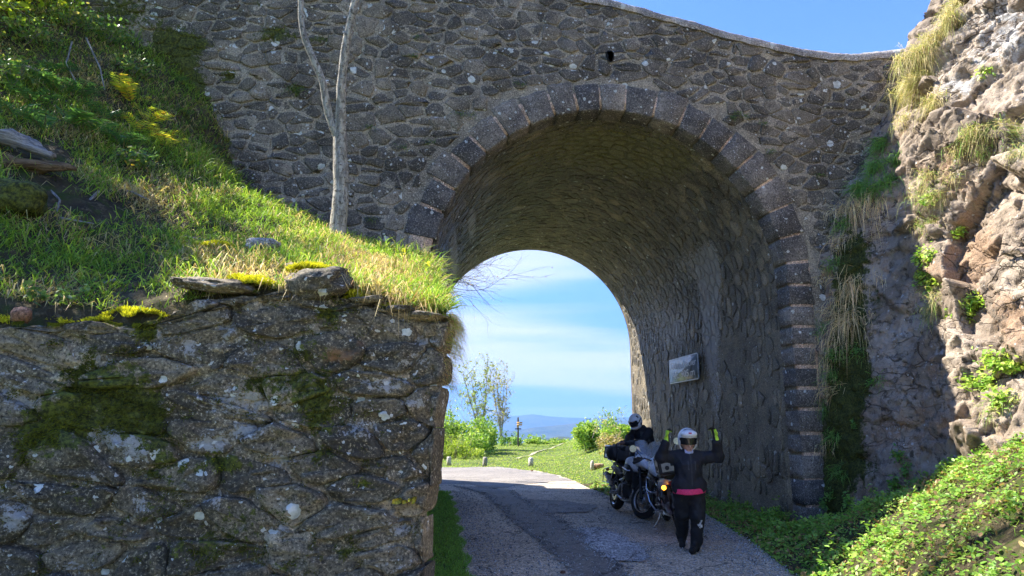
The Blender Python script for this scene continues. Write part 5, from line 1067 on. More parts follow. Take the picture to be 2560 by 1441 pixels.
# weeds rooted in the joints of the bridge
def front_pt(u, v): s_, z_ = on_front(u, v); return W(np.array([s_]), noff(np.array([s_])) - .03, np.array([z_]))[0]
WP = [(1045, 95), (1030, 142), (1300, 212), (1150, 285), (1180, 290), (1075, 355), (1012, 370), (740, 225), (930, 550), (1840, 285), (1860, 292), (1830, 295), (1905, 310), (2045, 440), (1925, 380), (920, 320)]
WL = [('tuft of dark green weed on the bridge wall beside the left tree stem' if p_[0] == 740 else None) for p_ in WP]
for side, ph in ((lambda q: q[0] < 1400, 'left of the arch crown'), (lambda q: q[0] >= 1400, 'right of the arch crown')):
    for k_, i_ in enumerate(sorted([i for i, q in enumerate(WP) if side(q) and q[0] != 740], key=lambda i: WP[i][0])): WL[i_] = 'small weed in a bridge wall joint ' + ph + ', ' + ORD[k_] + ' from the left'
for i, (u, v) in enumerate([(1045, 95), (1030, 142), (1300, 212), (1150, 285), (1180, 290), (1075, 355), (1012, 370), (740, 225), (930, 550), (1840, 285), (1860, 292), (1830, 295), (1905, 310), (2045, 440), (1925, 380), (920, 320)]):
    r = np.random.default_rng(700 + i); p = front_pt(u, v); n_ = 40 if u != 740 else 140; c = pick(r, n_, [(.055, .12, .03), (.09, .16, .03), (.15, .17, .04)], [1, 1, 1]); v_ = Veg(); v_.put(blades(r.normal(size=(n_, 3)) * np.array([.05, .01, .02]) * (2 if u == 740 else 1), np.c_[r.normal(size=n_) * .7, -.6 - .5 * r.random(n_), r.normal(size=n_) * .5 + .3], .05 + .06 * r.random(n_), .007, .8, c, c * 1.3, r)); o = v_.build('joint_weed', M_LEAF); o.location = p
    tag(o, WL[i], 'weed', 'weeds in the bridge joints')
# ---------------------------------------------------------------- sign on the tunnel wall
def on_wall(u, v, s0):
    d = ray(u, v); q = np.array([-BO[0], -BO[1]]); t = (s0 - q @ BT) / (d[:2] @ BT); P = np.array([0, 0, CAM_Z]) + d * t; return float((P[:2] - BO) @ BA), float(P[2])
M_WHITE = mat_plain('white_paint', (.74, .75, .76), .32, 0, None, .3, .0); M_BLACK = mat_plain('black_plastic', (.018, .018, .019), .5); M_RUBBER = mat_plain('tyre_rubber', (.016, .016, .016), .85); M_ALU = mat_plain('brushed_aluminium', (.60, .60, .60), .34, .9); M_STEEL = mat_plain('steel_tube', (.50, .50, .52), .28, .9)
M_ENGINE = mat_plain('engine_grey', (.06, .06, .065), .5, .4); M_SEAT = mat_plain('seat_vinyl', (.014, .014, .015), .6); M_CASE = mat_plain('case_aluminium', (.50, .47, .40), .42, .55); M_GREY = mat_plain('grey_plastic', (.16, .16, .17), .5); M_RED = mat_plain('red_plastic', (.35, .02, .02), .3)
def mat_glass():
    n = NT('tinted_screen'); n.done((.55, .6, .66), .06, None, Alpha=.32, Specular_IOR_Level=.7); return n.m
M_SCREEN = mat_glass()
M_AMBER = mat_plain('lit_amber_lamp', (.9, .35, .03), .3); nb_ = [x for x in M_AMBER.node_tree.nodes if x.type == 'BSDF_PRINCIPLED'][0]; nb_.inputs['Emission Color'].default_value = (1, .33, .02, 1); nb_.inputs['Emission Strength'].default_value = 2.2
M_MIRROR = mat_plain('mirror_glass', (.5, .45, .28), .3, .9)  # tan tint colours in a yellowish reflection
SW = AR - .10; n0, zt0_ = on_wall(1673, 897, SW); n1, zt1_ = on_wall(1745, 886, SW); _, zb0 = on_wall(1673, 960, SW); _, zb1 = on_wall(1745, 951, SW)
sc = W(np.array([SW]), np.array([(n0 + n1) / 2]), np.array([(zt0_ + zb0 + zt1_ + zb1) / 4]))[0]; sw_, sh_ = abs(n0 - n1), (zt0_ - zb0 + zt1_ - zb1) / 2
sign = empty('place_sign', sc); sign.rotation_euler = (0, 0, math.atan2(-BA[1], -BA[0])); tag(sign, 'dark metal pass-name sign with sky glare tinted in and rounded corners fixed to the tunnel wall', 'sign')
def mat_sign():
    n = NT('sign_enamel_glare'); p = n.local(); a = n.noise(p, 4.2, 4, .55); c = n.mix(n.mr(a, .42, .52), (.13, .16, .17), (.26, .32, .38)); return n.done(c, n.mr(a, .4, .55, .38, .5), None, Metallic=.3, Specular_IOR_Level=.6, Coat_Weight=.25)  # paler blue blotches paint sky glare over the dark panel
M_SIGN = mat_sign(); M_SIGNW = mat_plain('sign_white', (.88, .90, .90), .5)
def rrect(w, h, r, k=5):
    o = []
    for (cx, cy, a0) in ((w / 2 - r, h / 2 - r, 0), (-w / 2 + r, h / 2 - r, 90), (-w / 2 + r, -h / 2 + r, 180), (w / 2 - r, -h / 2 + r, 270)):
        for i in range(k): a = math.radians(a0 + 90 * i / (k - 1)); o.append((cx + r * math.cos(a), cy + r * math.sin(a)))
    return np.array(o)
def plate(name, w, h, r, y0, y1, mat, parent):
    o = rrect(w, h, r); n = len(o); V = np.concatenate([np.c_[o[:, 0], np.full(n, y0), o[:, 1]], np.c_[o[:, 0], np.full(n, y1), o[:, 1]]]); return add(name, V, [tuple(range(n)), tuple(range(2 * n - 1, n - 1, -1))] + [(i, n + i, n + (i + 1) % n, (i + 1) % n) for i in range(n)], mat, parent)
# local x runs towards the camera along the wall, local y into the opening is +? decided below
_in = Vector((-BT[0], -BT[1], 0)); _ly = Vector((-math.sin(sign.rotation_euler[2]), math.cos(sign.rotation_euler[2]), 0)); YS = 1.0 if _ly.dot(_in) > 0 else -1.0
plate('panel', sw_, sh_, .05, YS * -.015, YS * .012, M_SIGN, sign)
o1, o2 = rrect(sw_ - .01, sh_ - .01, .045), rrect(sw_ - .05, sh_ - .05, .03); k = len(o1); V = np.concatenate([np.c_[o1[:, 0], np.full(k, YS * .0150), o1[:, 1]], np.c_[o2[:, 0], np.full(k, YS * .0150), o2[:, 1]]]); add('border', V, [(i, (i + 1) % k, k + (i + 1) % k, k + i) for i in range(k)], M_SIGNW, sign)
def text_on(body, x, z, size, parent, mat, width=None):
    cu = bpy.data.curves.new('lettering', 'FONT'); cu.body = body; cu.size = size; cu.extrude = .0012; cu.align_x = 'CENTER'; cu.align_y = 'CENTER'; o = bpy.data.objects.new('lettering', cu); C.objects.link(o); cu.materials.append(mat); o.parent = parent
    o.location = (x, YS * .0165, z); o.rotation_euler = (math.pi / 2, 0, math.pi if YS > 0 else 0)
    bpy.context.view_layer.update(); dx = o.dimensions.x; me = bpy.data.meshes.new_from_object(o.evaluated_get(bpy.context.evaluated_depsgraph_get())); q = bpy.data.objects.new('lettering', me); C.objects.link(q); q.parent = parent; q.location = o.location; q.rotation_euler = o.rotation_euler; q.scale = ((width or dx) / max(dx, .01), 1, 1); bpy.data.objects.remove(o); q.name = 'lettering'
    return q
text_on("Col de l'Asclier", 0, sh_ * .18, sh_ * .36, sign, M_SIGNW, sw_ * .88); text_on('Alt. 905 m', 0, -sh_ * .2, sh_ * .38, sign, M_SIGNW, sw_ * .78)
m = MB(); 
for x_ in (-.3, .3): m.box((x_ * sw_, -YS * .06, 0), (.04, .1, sh_ * .8), None, .004)
m.build('bracket', M_STEEL, sign)

# ---------------------------------------------------------------- motorcycles (x forward, y left, z up)
def wheel(parent, name, x, r, w, spokes=10):
    e = MB(); pr = []
    for t in np.linspace(0, 2 * math.pi, 14, endpoint=False): pr.append((r - .062 + .062 * math.cos(t), w * math.sin(t)))
    e.lathe(pr, (0, 0, 0), (0, 1, 0), 36, True); ty = e.build('tyre', M_RUBBER); hub = MB(); hub.lathe([(.03, -.07), (.045, -.06), (.045, .06), (.03, .07)], (0, 0, 0), (0, 1, 0), 14)
    for k in range(spokes):
        a = 2 * math.pi * k / spokes; d = np.array([math.cos(a), 0, math.sin(a)]); hub.tube(np.array([d * .035 + [0, .02 * (-1) ** k, 0], d * (r - .105)]), .010, 6)
    o = hub.build(name, M_STEEL if spokes > 8 else M_GREY, parent); o.location = (x, 0, r); ty.parent = o
    rim = MB(); rim.lathe([(r - .115, -w * .75), (r - .10, -w * .9), (r - .10, w * .9), (r - .115, w * .75)], (0, 0, 0), (0, 1, 0), 32, True); rm_ = rim.build('rim', M_ALU if spokes > 8 else M_BLACK, o)
    dk = MB(); dk.lathe([(.085, .058), (.15, .058), (.15, .064), (.085, .064)], (0, 0, 0), (0, 1, 0), 24, True); dk.lathe([(.085, -.058), (.15, -.058), (.15, -.064), (.085, -.064)], (0, 0, 0), (0, 1, 0), 24, True); dk.build('brake_disc', M_STEEL, o); return o
def make_bike(name, label, kind):
    b = empty(name); tag(b, label, 'motorcycle', 'motorcycles parked under the arch')
    wheel(b, 'rear_wheel', -.76, .325, .078, 10 if kind == 'B' else 8); wheel(b, 'front_wheel', .78, .335, .060, 12)
    m = MB()
    for s in (-1, 1): m.tube([(.78, s * .10, .34), (.58, s * .10, .80), (.50, s * .10, 1.0)], [.030, .026, .024], 10)
    m.box((.52, 0, .96), (.06, .26, .05), None, .01); m.box((.57, 0, .82), (.06, .26, .04), None, .01); m.build('fork', M_STEEL if kind == 'A' else M_BLACK, b)
    m = MB(); m.loft([(.48, 0, .70, .055, .012, 2.5), (.62, 0, .735, .07, .018, 2.5), (.80, 0, .735, .07, .018, 2.5), (.98, 0, .69, .06, .015, 2.5), (1.06, 0, .64, .03, .01, 2.5)], 12); m.build('front_mudguard', M_WHITE if kind == 'A' else M_BLACK, b)
    m = MB()
    for s in (-1, 1):
        m.tube([(.44, s * .05, .95), (.30, s * .16, .78), (.05, s * .19, .58), (-.25, s * .17, .48), (-.30, s * .15, .36)], .019, 8); m.tube([(.30, s * .15, .80), (-.10, s * .17, .72), (-.45, s * .15, .72), (-.85, s * .12, .80)], .016, 8); m.tube([(-.25, s * .17, .50), (-.62, s * .14, .74)], .014, 8)
    m.build('frame', M_STEEL if kind == 'A' else M_BLACK, b)
    m = MB(); m.tube([(-.26, -.11, .40), (-.76, -.13, .33)], [.04, .03], 8); m.tube([(-.26, .11, .40), (-.76, .13, .33)], [.04, .03], 8); m.box((-.40, 0, .42), (.10, .22, .08), None, .02); m.tube([(-.42, .03, .46), (-.24, .03, .75)], .035, 10); m.build('swingarm', M_GREY, b)
    m = MB(); m.loft([(-.32, 0, .44, .13, .12, 3), (-.20, 0, .44, .17, .16, 3), (.12, 0, .43, .18, .17, 3), (.24, 0, .42, .13, .13, 3)], 16); m.loft([(.06, 0, .62, .13, .05, 3), (.16, 0, .64, .15, .13, 3), (.30, 0, .66, .14, .13, 3), (.36, 0, .66, .10, .09, 3)], 14)
    for k in range(5): m.box((.20, 0, .54 + .035 * k), (.26, .33, .010))
    m.lathe([(.02, .17), (.10, .17), (.11, .20), (.08, .225), (.01, .23)], (-.05, 0, .42), (0, 1, 0), 18); m.lathe([(.02, .17), (.10, .17), (.11, .20), (.08, .225), (.01, .23)], (-.05, 0, .42), (0, -1, 0), 18); m.build('engine', M_ENGINE, b)
    m = MB(); m.box((.40, 0, .64), (.05, .30, .30), rotm(0, -.25, 0), .01); m.build('radiator', M_BLACK, b); m = MB(); m.loft([(-.28, 0, .235, .10, .02, 3), (.10, 0, .225, .13, .03, 3), (.32, 0, .33, .10, .02, 3)], 12); m.build('sump_guard', M_ALU, b)
    m = MB(); m.tube([(.32, -.08, .55), (.40, -.10, .42), (.28, -.12, .28), (-.1, -.15, .26), (-.45, -.17, .36)], .024, 9); m.tube([(-.42, -.19, .40), (-.58, -.20, .50), (-.95, -.21, .66)], [.038, .056, .056], 12); m.build('exhaust', M_STEEL, b)
    m = MB(); m.loft([(-.16, 0, .86, .10, .05, 2.6), (-.08, 0, .89, .15, .09, 2.6), (.08, 0, .93, .20, .135, 2.6), (.26, 0, .94, .215, .14, 2.6), (.40, 0, .90, .17, .11, 2.6), (.47, 0, .86, .10, .07, 2.6)], 20); tk = m.build('tank', M_WHITE, b)
    m = MB()
    for s in (-1, 1):
        m = MB(); m.loft([(.02, s * .19, .80, .02, .05, 2.5), (.18, s * .215, .79, .03, .13, 2.5), (.36, s * .205, .74, .03, .16, 2.5), (.50, s * .16, .70, .02, .08, 2.5)], 12); m.build('tank_shroud', M_BLACK, b)
    m = MB(); m.lathe([(.0, .01), (.05, .01), (.055, 0), (.05, -.01), (0, -.012)], (.12, 0, 1.068), (0, 0, 1), 14); m.build('filler_cap', M_BLACK, tk)
    m = MB(); m.loft([(-.86, 0, .88, .12, .03, 3), (-.70, 0, .895, .15, .045, 3), (-.48, 0, .875, .15, .045, 3), (-.42, 0, .845, .15, .045, 3), (-.22, 0, .825, .13, .04, 3), (-.08, 0, .86, .09, .03, 3)], 16); m.build('seat', M_SEAT, b)
    m = MB()
    for s in (-1, 1): m.loft([(-1.0, s * .07, .82, .02, .03, 2.5), (-.78, s * .13, .81, .025, .06, 2.5), (-.50, s * .155, .77, .02, .075, 2.5), (-.22, s * .155, .71, .02, .09, 2.5), (-.12, s * .14, .70, .01, .04, 2.5)], 12)
    m.build('tail_panel', M_WHITE if kind == 'A' else M_BLACK, b)
    m = MB(); m.loft([(.34, 0, .98, .10, .10, 2.6), (.48, 0, 1.0, .16, .13, 2.6), (.60, 0, .99, .15, .11, 2.6), (.70, 0, .95, .11, .07, 2.6), (.88, 0, .88, .05, .025, 2.4), (1.0, 0, .84, .02, .01, 2.4)], 18); m.build('front_fairing', M_WHITE, b)
    m = MB(); m.loft([(.64, 0, 1.0, .11, .055, 3), (.685, 0, .995, .10, .05, 3), (.70, 0, .995, .06, .03, 3)], 16); m.build('headlight', M_SCREEN if False else mat_hl, b)
    nu, nv = 13, 10; V = []
    for i in range(nu):
        t = -1 + 2 * i / (nu - 1)
        for j in range(nv):
            q = j / (nv - 1); w_ = .17 * (1 - .25 * q ** 2); V.append((.60 - .20 * q - .07 * t * t, w_ * t, 1.06 + .33 * q - .05 * q * t * t))
    V = np.array(V); V2 = V + np.array([-.006, 0, -.002]); F = grid_faces(nu, nv); n_ = len(V); F = np.concatenate([F, F[:, ::-1] + n_]); add('windscreen', np.concatenate([V, V2]), F, M_SCREEN, b, None, True)
    m = MB(); hb = [(.30, .42, 1.10), (.38, .22, 1.14), (.44, .08, 1.06), (.44, -.08, 1.06), (.38, -.22, 1.14), (.30, -.42, 1.10)]; m.tube(hb, .013, 8); h_ = m.build('handlebar', M_BLACK, b); m = MB()
    for s in (-1, 1): m.tube([(.335, s * .31, 1.12), (.30, s * .44, 1.10)], .019, 9)
    m.build('grip', M_RUBBER, h_)
    for s in (-1, 1):
        m = MB(); m.tube([(.37, s * .25, 1.14), (.40, s * .32, 1.26), (.38, s * .36, 1.30)], .007, 6); o = m.build('mirror', M_BLACK, b); mm = MB(); mm.lathe([(0, -.02), (.05, -.016), (.068, .0), (.064, .01)], (.38, s * .385, 1.33), (-1, 0, .08), 16); mm.build('mirror_housing', M_BLACK, o); mm = MB(); mm.lathe([(0, .011), (.06, .011), (.06, .009)], (.38, s * .385, 1.33), (-1, 0, .08), 16); mm.build('mirror_glass', M_MIRROR, o)
        m = MB(); m.loft([(.34, s * .42, 1.10, .012, .03, 2.5), (.42, s * .40, 1.12, .015, .05, 2.5), (.47, s * .32, 1.13, .02, .05, 2.5), (.48, s * .26, 1.13, .012, .025, 2.5)], 10); m.build('hand_guard', M_BLACK, b)
    m = MB()
    for s in (-1, 1):
        m.tube([(.42, s * .06, .80), (.40, s * .26, .80), (.34, s * .30, .64), (.30, s * .29, .42), (.18, s * .24, .30), (.05, s * .14, .26)], .0145, 8); m.tube([(.34, s * .30, .64), (.10, s * .28, .60), (-.05, s * .18, .58)], .0145, 8); m.tube([(.40, s * .26, .80), (.18, s * .27, .84), (.02, s * .2, .78)], .0125, 8)
    m.build('crash_bar', M_STEEL, b)
    m = MB()
    for s in (-1, 1): m.tube([(-.28, s * .17, .33), (-.28, s * .33, .33)], .014, 7); m.tube([(-.45, s * .16, .44), (-.45, s * .30, .46)], .012, 7)
    m.build('footpeg', M_STEEL, b)
    m = MB()
    for s in (-1, 1): m.tube([(-.45, s * .16, .80), (-.75, s * .20, .93), (-1.10, s * .16, .95), (-1.12, 0, .95)], .011, 7); m.tube([(-.52, s * .2, .80), (-.55, s * .27, .50), (-.95, s * .27, .50), (-1.02, s * .25, .74), (-.70, s * .24, .80)], .010, 7)
    m.box((-.98, 0, .955), (.26, .22, .012), None, .004); m.build('luggage_rack', M_BLACK if kind == 'A' else M_STEEL, b)
    z0 = .965; W_, D_, H_ = (.44, .38, .27) if kind == 'A' else (.42, .34, .27); cx = -1.0 if kind == 'A' else -1.04
    m = MB(); m.box((cx, 0, z0 + H_ * .40), (D_, W_, H_ * .78), None, .025); tc = m.build('top_case', M_CASE if kind == 'A' else M_ALU, b); m = MB(); m.box((cx, 0, z0 + H_ * .90), (D_ + .012, W_ + .012, H_ * .18), None, .022); m.build('case_lid', M_CASE if kind == 'A' else M_WHITE, tc); m = MB()
    for sx in (-1, 1):
        for sy in (-1, 1): m.box((cx + sx * (D_ / 2 - .018), sy * (W_ / 2 - .018), z0 + H_ * .41), (.05, .05, H_ * .80), None, .012)
    m.box((cx - D_ / 2 - .006, 0, z0 + H_ * .55), (.016, .08, .10), None, .005); m.box((cx, 0, z0 + H_ * .80), (D_ + .015, W_ + .015, .014)); m.box((cx, 0, z0 + .012), (D_ + .01, W_ + .01, .03), None, .006); m.build('case_corner', M_BLACK, tc)
    m = MB(); m.lathe([(0, .012), (.03, .012), (.034, .0)], (cx - D_ / 2, W_ * .22, z0 + H_ * .3), (-1, 0, 0), 14); m.lathe([(0, .012), (.03, .012), (.034, .0)], (cx, W_ / 2, z0 + H_ * .3), (0, 1, 0), 14); m.build('case_lock', M_BLACK, tc)
    m = MB(); m.box((-1.0, 0, .80), (.06, .20, .06), None, .015); m.build('tail_light', M_RED, b)
    m = MB(); m.tube([(-.98, .03, .78), (-1.16, .03, .60)], .012, 6); m.tube([(-.98, -.03, .78), (-1.16, -.03, .60)], .012, 6); m.box((-1.17, 0, .58), (.012, .24, .20), rotm(0, .25, 0), .004)
    pl = m.build('plate_holder', M_BLACK, b)
    for s in (-1, 1):
        m = MB(); m.tube([(-1.0, s * .05, .755), (-1.0, s * .15, .75)], .009, 6); st = m.build('indicator', M_BLACK, b); m = MB(); m.lathe([(0, -.05), (.022, -.045), (.034, -.02), (.036, .0), (.03, .015), (0, .02)], (-1.0, s * .18, .75), (-1, 0, 0), 14); m.build('indicator_lamp', M_AMBER if (kind == 'A') else M_RED if False else mat_ind, st)
    m = MB(); m.tube([(-.08, .14, .34), (-.05, .24, .16), (-.02, .335, .055)], [.014, .013, .012], 8); m.box((-.01, .345, .052), (.09, .06, .012), rotm(.15, 0, 0), .003); m.build('kickstand', M_STEEL, b)
    if kind == 'A':
        m = MB()
        for k, (x_, z_, c_) in enumerate(((-.66, .80, 0), (-.60, .79, 1), (-.54, .78, 0))): m.lathe([(0, .004), (.018, .004), (.018, 0)], (x_, .152, z_), (0, 1, .1), 10)
        m.build('sticker', M_RED, b)
    else:
        m = MB(); m.loft([(-.02, 0, 1.06, .10, .04, 3), (.05, 0, 1.10, .13, .075, 3), (.22, 0, 1.10, .13, .07, 3), (.30, 0, 1.07, .09, .035, 3)], 14); m.build('tank_bag', M_SEAT, b)
    return b
mat_hl = mat_plain('headlamp_glass', (.55, .58, .6), .08, .6); mat_ind = mat_plain('amber_lens', (.55, .2, .02), .25)
def aim(b, rear, head, lean): h = np.array(head, float); h /= np.linalg.norm(h); b.location = (rear[0] + .76 * h[0], rear[1] + .76 * h[1], .012); b.rotation_euler = (-lean, 0, math.atan2(h[1], h[0]))
bikeA = make_bike('motorcycle', 'white motorcycle with beige top case and lit amber indicator, behind the waving rider', 'A'); aim(bikeA, (2.64, 11.25), (.09, 1.52), .17)
bikeB = make_bike('motorcycle', 'white and black motorcycle loaded with a black bag, farther from the camera', 'B'); aim(bikeB, (2.08, 14.50), (.27, -1.5), .13)
bpy.context.view_layer.update()
for ch in list(bikeB.children):
    if ch.name.split('.')[0] in ('front_wheel', 'fork', 'front_mudguard', 'handlebar', 'mirror', 'hand_guard', 'front_fairing', 'headlight', 'windscreen'):
        big = ch.name.split('.')[0] not in ('front_fairing', 'headlight', 'windscreen')
        if big: ch.matrix_local = Matrix.Translation((.55, 0, .9)) @ Matrix.Rotation(.42, 4, Vector((-.28, 0, .66)).normalized()) @ Matrix.Translation((-.55, 0, -.9)) @ ch.matrix_local
# duffel bag strapped across the rear seat of the far bike
def place_on(b, local): return b.matrix_world @ Vector(local)
bpy.context.view_layer.update()
bag = empty('duffel_bag'); tag(bag, 'black duffel bag strapped over the rear seat of the far motorcycle', 'bag'); bag.location = place_on(bikeB, (-.60, 0, .93)); bag.rotation_euler = bikeB.rotation_euler
m = MB(); m.loft([(-.17, 0, .13, .26, .10, 3), (-.12, 0, .15, .33, .15, 3), (.0, 0, .16, .36, .17, 3), (.12, 0, .15, .33, .15, 3), (.18, 0, .13, .26, .09, 3)], 18); o = m.build('bag_body', M_SEAT, bag); 
m = MB()
for y_ in (-.2, .18): m.tube([(-.2, y_, .0), (-.19, y_, .2), (-.08, y_, .325), (.08, y_, .325), (.19, y_, .2), (.2, y_, 0)], .014, 6)
m.build('strap', M_BLACK, bag); m = MB(); m.box((-.08, -.352, .17), (.05, .01, .10), None, .003); m.build('bag_badge', M_GREY, bag)

# ---------------------------------------------------------------- people
def surf(f, lo, hi, h):
    lo, hi = np.array(lo, float), np.array(hi, float); n = np.ceil((hi - lo) / h).astype(int) + 1; ax = [lo[k] + h * np.arange(n[k]) for k in range(3)]; G = np.stack(np.meshgrid(*ax, indexing='ij'), -1).reshape(-1, 3); val = f(G).reshape(n); s = val < 0
    cs = np.zeros(n - 1, int)
    for dx in (0, 1):
        for dy in (0, 1):
            for dz in (0, 1): cs += s[dx:n[0] - 1 + dx, dy:n[1] - 1 + dy, dz:n[2] - 1 + dz]
    mix_ = (cs > 0) & (cs < 8); I = np.argwhere(mix_); idx = np.full(n - 1, -1); idx[mix_] = np.arange(len(I)); acc = np.zeros((len(I), 3)); cnt = np.zeros(len(I))
    cor = [(a, b, c) for a in (0, 1) for b in (0, 1) for c in (0, 1)]
    for a in cor:
        for k in range(3):
            if a[k] == 0:
                b = list(a); b[k] = 1; va = val[I[:, 0] + a[0], I[:, 1] + a[1], I[:, 2] + a[2]]; vb = val[I[:, 0] + b[0], I[:, 1] + b[1], I[:, 2] + b[2]]; x = (va < 0) != (vb < 0); t = np.where(x, va / (va - vb + 1e-12), 0); p = np.tile(np.array(a, float), (len(I), 1)); p[:, k] = t; acc[x] += p[x]; cnt[x] += 1
    V = lo + h * (I + acc / np.maximum(cnt, 1)[:, None]); F = []
    for k in range(3):
        sl0 = [slice(None)] * 3; sl1 = [slice(None)] * 3; sl0[k] = slice(0, n[k] - 1); sl1[k] = slice(1, n[k]); a, b = s[tuple(sl0)], s[tuple(sl1)]; E = np.argwhere(a != b); u, w = (k + 1) % 3, (k + 2) % 3; E = E[(E[:, u] > 0) & (E[:, w] > 0) & (E[:, u] < n[u] - 1) & (E[:, w] < n[w] - 1)]
        def id_(du, dw): q = E.copy(); q[:, u] -= du; q[:, w] -= dw; return idx[q[:, 0], q[:, 1], q[:, 2]]
        Q = np.stack([id_(1, 1), id_(0, 1), id_(0, 0), id_(1, 0)], 1); fl = b[tuple(E.T)]; Q[fl] = Q[fl][:, ::-1]; F.append(Q)
    return V, np.concatenate(F)
def cone_sdf(p, a, b, ra, rb):
    a, b = np.array(a, float), np.array(b, float); ab = b - a; t = np.clip(((p - a) @ ab) / (ab @ ab), 0, 1); return np.linalg.norm(p - a - t[:, None] * ab, axis=1) - (ra + (rb - ra) * t)
def ell_sdf(p, c, r):
    q = (p - np.array(c)) / np.array(r); k = np.linalg.norm(q, axis=1); return (k - 1) * np.min(r)
def smin(a, b, k): h = np.clip(.5 + .5 * (b - a) / k, 0, 1); return b * (1 - h) + a * h - k * h * (1 - h)
def union(lst, k):
    o = lst[0]
    for x in lst[1:]: o = smin(o, x, k)
    return o
def mat_vc(name, rough, spec=.3, bump=0.0):
    n = NT(name); c = n.attr('Col'); f = n.noise(n.local(), 60, 3); w = n.noise(n.local(), 14, 3); c = n.mix(1.0, c, n.mix(f, (.75, .75, .75), (1.25, 1.25, 1.25)), 'MULTIPLY'); return n.done(c, rough, n.bump(n.math('ADD', w, n.math('MULTIPLY', f, .2)), bump, .02) if bump else None, Specular_IOR_Level=spec)
M_CLOTH = mat_vc('riding_clothes', .75, .35, .6); M_GLOVE = mat_vc('glove_leather', .5, .4); M_HELM = mat_vc('helmet_paint', .22, .5); M_SKIN = mat_plain('skin', (.48, .28, .21), .5)
JK, TR, BT_ = np.array([.017, .018, .024]), np.array([.015, .015, .017]), np.array([.012, .012, .012])
def body_mesh(name, segs, ells, lo, hi, colf, parent, h=.013, k=.04, folds=.014):
    def f(p):
        d = union([cone_sdf(p, *s) for s in segs] + [ell_sdf(p, *e) for e in ells], k); return d + folds * fbm(p * np.array([11, 11, 8.]), 3, 3)
    V, F = surf(f, lo, hi, h); return add(name, V, F, M_CLOTH, parent, {'Col': colf(V)}, True)
def hand(parent, wrist, fwd, palm, thumb_side, curl, cols, name='glove'):
    """palm faces 'palm', fingers along 'fwd', thumb leaves the thumb_side"""
    fw = np.array(fwd, float); fw /= np.linalg.norm(fw); pm = np.array(palm, float); pm = pm - fw * (pm @ fw); pm /= np.linalg.norm(pm); sd = np.cross(fw, pm) * thumb_side; segs = []
    o = np.zeros(3); segs.append((o - fw * .05, o, .040, .036)); 
    for q in (-.028, -.01, .01, .028): segs.append((o + sd * q * .7, o + fw * .085 + sd * q, .022, .019))
    for i, (q, L_) in enumerate(((.032, .068), (.011, .078), (-.011, .072), (-.032, .056))):
        a = o + fw * .088 + sd * q * 1.15; spread = sd * q * .35; c1 = curl * (1 + .12 * i); d1 = fw * math.cos(c1 * .5) + pm * math.sin(c1 * .5) + spread; d2 = fw * math.cos(c1 * 1.2) + pm * math.sin(c1 * 1.2) + spread; m1 = a + d1 * L_ * .55; m2 = m1 + d2 * L_ * .5; segs += [(a, m1, .0125, .0115), (m1, m2, .0115, .0095)]
    a = o + fw * .02 + sd * .034; m1 = a + (sd * .75 + fw * .6 + pm * .35) * .045; m2 = m1 + (sd * .35 + fw * .85 + pm * .5) * .036; segs += [(a, m1, .017, .0135), (m1, m2, .0135, .011)]
    P = np.array([s[0] for s in segs] + [s[1] for s in segs]); lo, hi = P.min(0) - .05, P.max(0) + .05
    V, F = surf(lambda p: union([cone_sdf(p, *s) for s in segs], .008), lo, hi, .0048)
    b = (V @ -pm); along = V @ fw; neon = ((b > .016) & (along > .01) & (along < .085) & (np.abs(V @ sd) > .010)) | ((along < -.01) & (b > 0)); neon |= (np.abs(V @ sd) > .026) & (along < .10); neon |= (along > .12) & (b > -.01)
    c = np.where(neon[:, None], cols[1], cols[0]); g = add(name, V, F, M_GLOVE, parent, {'Col': c}, True); g.location = wrist; return g
def helmet(parent, c, R3, graphics, size=1.0, raised=True):
    r0 = np.array([.128, .152, .150]) * size
    def f(p):
        sh = ell_sdf(p, (0, 0, .012), r0); sh = smin(sh, ell_sdf(p, (0, -.02, -.05), (.122 * size, .128 * size, .115 * size)), .03)
        if raised: sh = smin(sh, ell_sdf(p, (0, -.095, .095), (.112, .075, .052)), .02)
        else: sh = smin(sh, ell_sdf(p, (0, -.10, -.07), (.095, .085, .055)), .03)
        inner = ell_sdf(p, (0, -.01, -.02), (.100 * size, .125 * size, .128 * size)); q = np.abs(p - np.array([0, -.16, -.055 if raised else -.005])) - np.array([.092, .12, .085 if raised else .055]); op = np.linalg.norm(np.maximum(q, 0), axis=1) + np.minimum(q.max(1), 0) - .015
        neck = np.where(p[:, 2] < -.12, -1, 1) * .02 + 0 * p[:, 2]; d = np.maximum(sh, -op); d = np.maximum(d, -inner); return np.maximum(d, -(p[:, 2] + .145))
    V, F = surf(f, (-.2, -.26, -.19), (.2, .22, .22), .0085); ins = ell_sdf(V, (0, -.01, -.02), (.108 * size, .133 * size, .136 * size)) < 0; col = np.where(ins[:, None], np.array([.02, .02, .02]), np.array([.76, .77, .79])); col = graphics(V, col, ins); e = add('helmet', V @ R3.T, F, M_HELM, parent, {'Col': col}, True); e.location = c
    nu, nv = 15, 6; VV = []
    for i in range(nu):
        a = math.radians(-68 + 136 * i / (nu - 1))
        for j in range(nv):
            z = .035 - (.085 if raised else .10) * j / (nv - 1); rr = 1 - .25 * (z / .16) ** 2; VV.append((.131 * size * rr * math.sin(a), -.152 * size * rr * math.cos(a) - (.0 if raised else .012), z + (.005 if raised else .02)))
    VV = np.array(VV) @ R3.T; vz = add('visor', VV, grid_faces(nu, nv), M_VISOR, e, None, True); return e
M_VISOR = mat_plain('dark_visor', (.02, .02, .022), .08)
